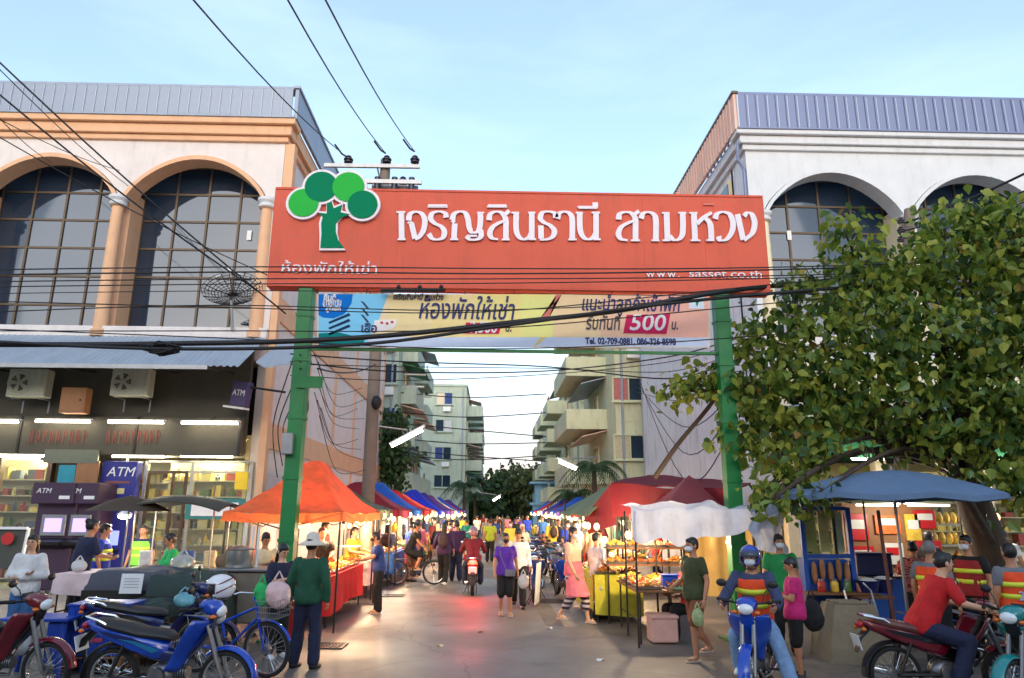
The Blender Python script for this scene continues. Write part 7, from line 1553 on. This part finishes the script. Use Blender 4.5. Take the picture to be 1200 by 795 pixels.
# blue framed kiosk with hanging goods
M_bpan = mat('blue_kiosk_paint', lin(22, 84, 176), .5, var=.1, dirt=.3)
x0, x1 = at(948, 640, 11.3).x, at(1004, 640, 11.3).x; T = thing('kiosk', 'narrow blue framed kiosk with upright panels and hanging goods', 'kiosk', ((x0+x1)/2, 11.5, 0)); w = (x1-x0)/2
for s in (-1, 1): MB().box((s*w, 0, 1.25), (.07, .07, 1.7)).build('frame_post', M_bpan, T)
for z in (.42, 1.35, 2.08): MB().box((0, 0, z), (2*w-.075, .06, .06)).build('frame_rail', M_bpan, T)
MB().box((0, .35, .86), (2*w-.1, .6, .86)).build('back_panel', M_bpan, T); MB().box((0, -.15, .82), (2*w+.3, .4, .03)).build('shelf', M_wood, T)
for i, cc in enumerate(((150, 160, 90), (180, 180, 120), (170, 190, 160))): MB().box((-w+.14+i*(2*w-.1)/3, .02, 1.72), (.17, .02, .62)).build('panel', mat('poster_%d' % i, lin(*cc), .6, var=.2), T)
m = MB()
for i in range(5): m.ell((-w+.12+i*.13, -.03, 1.1+.05*(i % 2)), (.05, .05, .17), 8, 6)
m.build('hanging_goods', mat('brown_goods', lin(170, 120, 80), .7, var=.3), T, smooth='full', kind='stuff')
for i in range(4):
    t = thing('glass_jar', 'glass jar of sweets on the kiosk shelf, %s from the left' % ('first', 'second', 'third', 'last')[i], 'jar', (T.location.x-w+.15+i*.2, 11.32, .836)); MB().lathe([(.05, 0), (.06, .02), (.06, .13), (.04, .16)], n=12).build('jar', FOODM[('red', 'yellow', 'green', 'pink')[i]], t, smooth=True); MB().lathe([(.045, .16), (.045, .19), (.001, .19)], n=12).build('lid', M_tray, t)
# drinks stall with red panels
x0, x1 = at(1008, 640, 13.6).x, at(1118, 640, 13.6).x; T = thing('drinks_stall', 'lit drinks stall with red and white panels under the parasol', 'stall', ((x0+x1)/2, 13.7, 0)); w = (x1-x0)/2
M_rp = mat('red_panel', lin(200, 30, 34), .4, var=.08); M_wp2 = mat('white_panel', lin(225, 222, 214), .4, var=.06)
MB().box((0, .5, 1.1), (2*w, .1, 2.2)).build('back_panel', M_tan, T)
for i, (x, z, a, b, mm) in enumerate(((-w+.25, 1.75, .42, .5, M_rp), (-w+.3, 1.2, .46, .38, M_rp), (-w+.85, 1.8, .5, .36, FOODM['orange']), (-w+1.35, 1.75, .3, .5, FOODM['yellow']), (-w+1.6, 1.9, .42, .35, M_rp), (-w+1.62, 1.25, .48, .5, M_rp), (-w+.9, 1.25, .4, .4, M_wp2), (-w+1.2, .9, .3, .3, FOODM['green']))): MB().box((x, .42, z), (a, .04, b), bev=.005).build('menu_panel', mm, T); MB().box((x, .395, z+.05), (a*.7, .01, b*.35)).build('panel_print', M_wp2 if mm != M_wp2 else M_rp, T)
MB().box((0, -.1, .9), (2*w, .6, .04)).build('counter', M_tray, T); MB().box((0, -.05, .44), (2*w-.1, .5, .86)).build('front_panel', M_bpan, T)
for s in (-1, 1): MB().tube([(s*w, -.38, 0), (s*w, -.38, 2.25)], .02, 6).build('pole', M_dark, T)
MB().box((0, .05, 2.25), (2*w+.2, 1.2, .04)).build('roof', CV['palegreen'], T)
for i in range(9): t = thing('bottle', '%s drink bottle, %s from the left on the drinks stall' % (('orange', 'green', 'red')[i % 3], ('first', 'second', 'third', 'fourth', 'fifth', 'sixth', 'seventh', 'eighth', 'ninth')[i]), 'bottle', (T.location.x-w+.2+i*.2, 13.45, .92), group='bottles on the drinks stall'); MB().lathe([(.035, 0), (.038, .01), (.038, .14), (.015, .19), (.015, .23)], n=10).build('bottle', (FOODM['orange'], FOODM['green'], M_rp)[i % 3], t, smooth=True); MB().lathe([(.017, .231), (.017, .25), (.001, .25)], n=8).build('cap', M_wp2, t)
for x in (-w*.6, w*.5): t = thing('tube_light', 'short lit tube under the drinks stall roof, %s end' % ('left' if x < 0 else 'right'), 'light', (T.location.x+x, 13.5, 2.16)); MB().cyl((-.4, 0, 0), (.4, 0, 0), .02, n=8).build('lamp_tube', M_wbulb, t); MB().box((0, .02, .035), (.9, .06, .03)).build('housing', M_whitep, t)
plight('stall_lamp', (T.location.x, 13.4, 2.0), 14, (1, .92, .8))
t = thing('plastic_crate', 'large navy crate on the low table before the drinks stall', 'crate', (at(1016, 640, 12.4).x, 12.4, 1.0)); MB().box((0, 0, .17), (.6, .4, .34), bev=.02).build('body', mat('navy_plastic', lin(22, 30, 84), .45), t); MB().box((0, 0, .35), (.64, .44, .03), bev=.01).build('rim', mat('navy_plastic', lin(22, 30, 84), .45), t)
table('tall dark trestle under the navy crate', at(1000, 640, 12.4).x, at(1050, 640, 12.4).x, 12.1, 12.7, 1.0, M_cloths['blue'], .2, drape=False, top=M_dark)
c = at(1160, 610, 14.6); plight('stall_lamp', (c.x, 14.4, 1.9), 35, (1, .7, .4)); bulb((c.x, 14.4, 1.95), 'warm bulb glowing behind the broad tree trunk', r=.07)
T2_ = table('far lit table with a white cloth behind the broad tree', c.x-.9, c.x+.9, 14.9, 15.6, .85, M_cloths['white'], .6)
for i in range(4): tray((c.x-.65+.43*i, 15.2, .86), .4, .5, ('gold', 'orange', 'yellow', 'brown')[i], 'on the far white table, %s' % ('first place', 'second place', 'third place', 'last place')[i])
T = thing('snack_rack', 'rack of glowing yellow and orange snack bags by the trunk', 'rack', (at(1108, 640, 14.5).x, 14.6, 0))
for z in (.6, 1.0, 1.4, 1.8): MB().box((0, 0, z), (1.1, .3, .025)).build('shelf', M_alu, T)
for s in (-1, 1): MB().tube([(s*.54, 0, 0), (s*.54, 0, 2.05)], .015, 5).build('post', M_alu, T)
m = MB()
for z in (.61, 1.01, 1.41, 1.81):
    for i in range(7): m.ell((-.45+.15*i, random.uniform(-.05, .05), z+.12), (.07, .05, .12), 8, 6)
m.build('snack_bags', FOODM['yellow'], T, smooth='full', kind='stuff')
# leaning pole, dark crates, table and concrete blocks
a, b = at(1050, 735, 10.3), at(1028, 592, 10.3); t = thing('leaning_pole', 'thin reddish brown pole leaning under the parasol', 'pole', (a.x, 10.3, 0)); MB().tube([(0, 0, 0), (b.x-a.x, 0, 2.05)], .025, 7).build('pole', mat('rust_brown', lin(96, 52, 42), .7, var=.2), t); MB().lathe([(.06, 0), (.06, .02), (.001, .02)], n=10).build('foot', M_dark, t)
table('low dark table carrying blue trays beside the kiosk', at(1000, 640, 11).x, at(1042, 640, 11).x, 11.0, 12.0, .8, M_cloths['blue'], .2, drape=False)
for i, (px, Y, z, lab) in enumerate(((1012, 11.3, .8, 'navy plastic tub on the low dark table'), (1030, 11.6, .8, 'second navy plastic tub at the right of the low dark table'))):
    t = thing('plastic_tub', lab, 'tub', (at(px, 640, Y).x, Y, z)); MB().lathe([(.12, 0), (.17, .2), (.185, .21), (.16, .2), (.11, .02), (.001, .02)], n=20).build('tub', mat('navy_plastic', lin(22, 30, 84), .45), t, smooth=True); MB().ell((0, 0, .19), (.14, .14, .06), 12, 6).build('contents', C_['white'], t, smooth=True)
t = thing('handcart', 'folded steel handcart leaning beside the concrete block', 'handcart', (at(1022, 700, 10.5).x, 10.6, 0)); m = MB()
for s in (-1, 1): m.tube([(s*.2, 0, .1), (s*.2, .3, .9), (s*.12, .36, 1.0)], .014, 6)
for z in (.25, .5, .75): m.tube([(-.2, .1+z*.25, z), (.2, .1+z*.25, z)], .01, 5)
m.build('frame', M_steel, t)
for s in (-1, 1): MB().lathe([(.001, -.02), (.1, -.02), (.1, .02), (.001, .02)], (s*.24, 0, .1), 16, 'x').build('wheel', M_rubber, t)
M_blk = mat('weathered_concrete', lin(132, 120, 98), .9, var=.2, scale=3, bump=.5, bscale=14, dirt=.5)
for i, (px, w_, lab) in enumerate(((992, .36, 'rough tapered concrete block in front of the blue kiosk'),)):
    c = at(px, 700, 10.7+i*.3); t = thing('concrete_block', lab, 'concrete block', (c.x, 10.7+i*.3, 0)); m = MB()
    m.loft([[(x*k*w_+.015*sin(x*5+z*9), y*k*.3, z) for x, y in ((-1, -.9), (-.5, -1), (.5, -1), (1, -.9), (1, .9), (.4, 1), (-.5, 1), (-1, .9))] for k, z in ((1.3, 0), (1.15, .3), (.92, .6), (.84, .72), (.8, .75))]); m.build('block', M_blk, t, smooth=True)
    MB().box((0, 0, .765), (w_*1.2, .4, .03), bev=.01).build('cap_slab', M_blk, t)
# ================================================================ LEFT FORECOURT
# dark roofed food cart with a white lamp
x0, x1 = at(165, 600, 14.2).x, at(262, 600, 14.2).x; T = thing('food_cart', 'food cart with a dark curved roof and glass front before the lit shop window', 'food cart', ((x0+x1)/2, 14.3, 0)); w = (x1-x0)/2
z0 = at(200, 598, 14.2).z; m = MB(); m.sheet(lambda u, v: ((2*u-1)*(w+.15), (2*v-1)*.75, z0+.28*(1-(2*u-1)**2)*.6+.12*(1-(2*v-1)**2)), 16, 8, .03).build('roof', mat('dark_grey_vinyl', lin(60, 58, 50), .6, var=.2, dirt=.4), T, smooth=True)
MB().box((0, 0, .55), (2*w-.1, .9, .75), bev=.02).build('body', mat('teal_cart_panel', lin(40, 92, 92), .5, var=.1, dirt=.4), T); MB().box((0, 0, .94), (2*w, 1, .03)).build('counter', M_tray, T)
for sx in (-1, 1):
    for sy in (-1, 1): MB().tube([(sx*(w-.06), sy*.42, .95), (sx*(w-.06), sy*.42, z0+.06)], .016, 6).build('post', M_alu, T)
for i in range(4): MB().box((-w+.25+i*(2*w-.3)/3.2, -.46, 1.2), ((2*w-.3)/3.6, .012, .46)).build('pane', M_clear, T); MB().box((-w+.25+i*(2*w-.3)/3.2, -.2, 1.1), (.22, .1, .3), bev=.02).build('poster', (M_whitep, FOODM['red'], M_bpan, FOODM['cream'])[i], T)
for sx in (-1, 1): MB().lathe([(.001, -.02), (.24, -.02), (.26, 0), (.24, .02), (.001, .02)], (sx*(w-.2), -.3, .26), 22, 'x').build('wheel', M_rubber, T)
c = at(146, 605, 14.6); t = thing('lantern', 'bright white lamp hanging at the left end of the dark roofed cart', 'lamp', (c.x, 14.6, c.z)); MB().ell((0, 0, 0), (.13, .09, .06), 12, 8).build('lamp', M_wbulb, t); MB().tube([(0, 0, .05), (.05, 0, .4)], .006, 4).build('cord', M_black, t); MB().lathe([(.15, .03), (.06, .1), (.001, .11)], n=14).build('shade', M_whitep, t)
plight('cart_lamp', (c.x, 14.4, c.z-.08), 45, (1, .95, .88))
# small parasol roof left of it
c = at(152, 592, 13.9); T = thing('parasol', 'small dark brown parasol in front of the ATM panel', 'parasol', (c.x, 13.9, 0)); m = MB(); m.loft([[(r*cos(2*pi*j/24), r*.8*sin(2*pi*j/24), 2.25-.28*(r/.75)**1.5) for j in range(24)] for r in (.02, .3, .55, .75)], caps=False).build('canopy_cloth', mat('brown_vinyl', lin(70, 56, 42), .7, var=.2), T, smooth='full'); MB().tube([(0, 0, 0), (0, 0, 2.26)], .018, 6).build('pole', M_steel, T)
# table with white and pink cloth
x0, x1 = at(66, 660, 12.2).x, at(140, 660, 12.2).x
table('low table with a white and pink cloth before the cash machines', x0, x1, 12.2, 13.2, .98, mat('white_pink_cloth', lin(222, 196, 194), .8, var=.2, scale=4), .3, group=None)
# carts covered with dark tarps
M_dt = canvas('dark_green_tarp', (40, 58, 54)); M_dt2 = canvas('grey_tarp', (74, 76, 86))
def covered(label, px, py, Y, w_, d_, h_, mm, seed):
    c = at(px, py, Y); t = thing('covered_cart', label, 'cart', (c.x, Y, 0)); 
    def f(u, v):
        x, y = 2*u-1, 2*v-1; e = max(abs(x), abs(y)); z = h_*(1-.12*e**3)+.09*noise.noise(Vector((x*2+seed, y*2, 1)))-(.55*h_*((e-.8)/.2)**.7 if e > .8 else 0); k = 1 if e < .8 else 1-.08*(e-.8)/.2
        return (x*w_/2*k+.03*noise.noise(Vector((x*5, y*5, seed))), y*d_/2*k, z)
    MB().sheet(f, 34, 24).build('tarp_cover', mm, t, smooth='full'); MB().box((0, 0, h_*.48), (w_*.86, d_*.86, h_*.5)).build('box', M_dark, t)
    for sx in (-1, 1): MB().lathe([(.001, -.02), (.2, -.02), (.22, 0), (.2, .02), (.001, .02)], (sx*w_*.4, -d_*.2, .22), 20, 'x').build('wheel', M_rubber, t)
    for sx in (-1, 1): MB().tube([(sx*w_*.35, d_*.3, 0), (sx*w_*.35, d_*.3, h_*.3)], .02, 5).build('leg', M_dark, t)
    return t
covered('long cart under a grey tarp behind the parked motorcycles', 165, 670, 11.8, 1.5, 1.0, 1.12, M_dt2, 1); covered('bulky cart under a dark green tarp behind the striped helmet', 228, 680, 11.2, 1.25, 1.0, 1.1, M_dt, 4)
covered('dark low cart under a green tarp beside the blue crates', 175, 720, 10.6, .9, .8, .78, M_dt, 8)
c = at(155, 684, 11.2); t = thing('paper_notice', 'blank looking pale paper notice fixed on the grey covered cart', 'notice', (c.x, 11.18, c.z-.15)); MB().box((0, 0, .15), (.32, .01, .28), rx=-.1).build('sheet', M_whitep, t); 
for i in range(4): MB().box((0, -.008-.002*i, .22-.04*i), (.22, .003, .008), rx=-.1).build('text_line', mat('faint_print', lin(150, 150, 160), .7), t)
# blue crates
M_cr = mat('blue_crate_plastic', lin(18, 62, 160), .45, var=.08, dirt=.2)
def crate(label, c, w_=.72, d_=.45, h_=.3, rz=0):
    t = thing('plastic_crate', label, 'crate', c, rz, 'blue crates stacked by the carts'); m = MB()
    for s in (-1, 1): m.box((s*w_/2, 0, h_/2), (.02, d_, h_)); m.box((0, s*d_/2, h_/2), (w_-.021, .02, h_))
    m.box((0, 0, .012), (w_-.03, d_-.03, .02)); m.build('body', M_cr, t)
    MB().box((0, 0, h_-.01), (w_+.05, d_+.05, .03), bev=.008).build('rim', M_cr, t); m = MB()
    for i in range(6): m.box((-w_/2+.07+i*(w_-.14)/5, -d_/2-.016, h_*.45), (.022, .014, h_*.8))
    m.build('rib', M_cr, t, kind='stuff'); MB().box((0, -d_/2-.026, h_*.62), (w_*.35, .004, .05)).build('faded_print', mat('faded_red_print', lin(170, 60, 90), .6), t); return t
c = at(122, 735, 9.9); crate('lower of the two stacked blue crates', (c.x, 9.9, .22)); crate('upper of the two stacked blue crates, slightly turned', (c.x+.02, 9.88, .53), rz=.06)
t = thing('pallet', 'low wooden pallet under the blue crates', 'pallet', (c.x, 9.9, 0))
for i in range(5): MB().box((0, -.22+.11*i, .2), (.85, .085, .02)).build('plank', M_wood, t)
for i in (-1, 0, 1): MB().box((i*.36, 0, .095), (.07, .5, .185)).build('block', M_wood, t)
# blue folding stool table with bag
c = at(50, 745, 9.6); t = thing('stool', 'blue plastic table by the maroon motorcycle', 'table', (c.x, 9.6, 0)); MB().box((0, 0, .68), (.85, .55, .04), bev=.015).build('top', M_cr, t)
for sx in (-1, 1):
    for sy in (-1, 1): MB().tube([(sx*.4, sy*.25, 0), (sx*.34, sy*.2, .66)], .03, 6).build('leg', M_cr, t)
MB().box((.28, -.2, .36), (.22, .05, .58), bev=.01).build('side_sheet', M_cr, t)
bagthing('crumpled white plastic bag hanging from the blue plastic table', (c.x-.1, 9.28, .3), .34, .38, M_bagw)
bagthing('white carrier bag standing on the white and pink table', ((x0+x1)/2-.3, 12.5, .99), .26, .24, M_bagw)
for i, (px, py, Y, w_, h_, mt_, lab) in enumerate(((214, 660, 12.2, .4, .3, M_bagc, 'clear bag of vegetables on the dark roofed cart side'), (270, 655, 12.1, .5, .35, canvas('brown_sack', (120, 96, 70)), 'brown sack lumped behind the striped helmet'))):
    c = at(px, py, Y); bagthing(lab, (c.x, Y, 1.05), w_, h_, mt_)
# litter and drain details on the road
for i, (px, py) in enumerate(((641, 737), (512, 758), (560, 742), (700, 775))):
    c = gnd(px, py); t = MB().sheet(lambda u, v: (c.x+.09*u+.01*sin(v*5), c.y+.06*v, .012+.014*sin(u*5+v*3+i)), 5, 4, .002).build('litter', (M_whitep, FOODM['cream'], FOODM['brown'])[i % 3], label='small scrap of %s litter on the road, %s' % (('white', 'cream', 'brown')[i % 3], ('by the woman in stripes', 'left of the middle', 'before the scooter', 'near the pink box', 'by the man in the hat', 'nearest the camera', 'by the red cloth', 'right foreground', 'right of the middle')[i]), cat='litter', group='litter on the road')
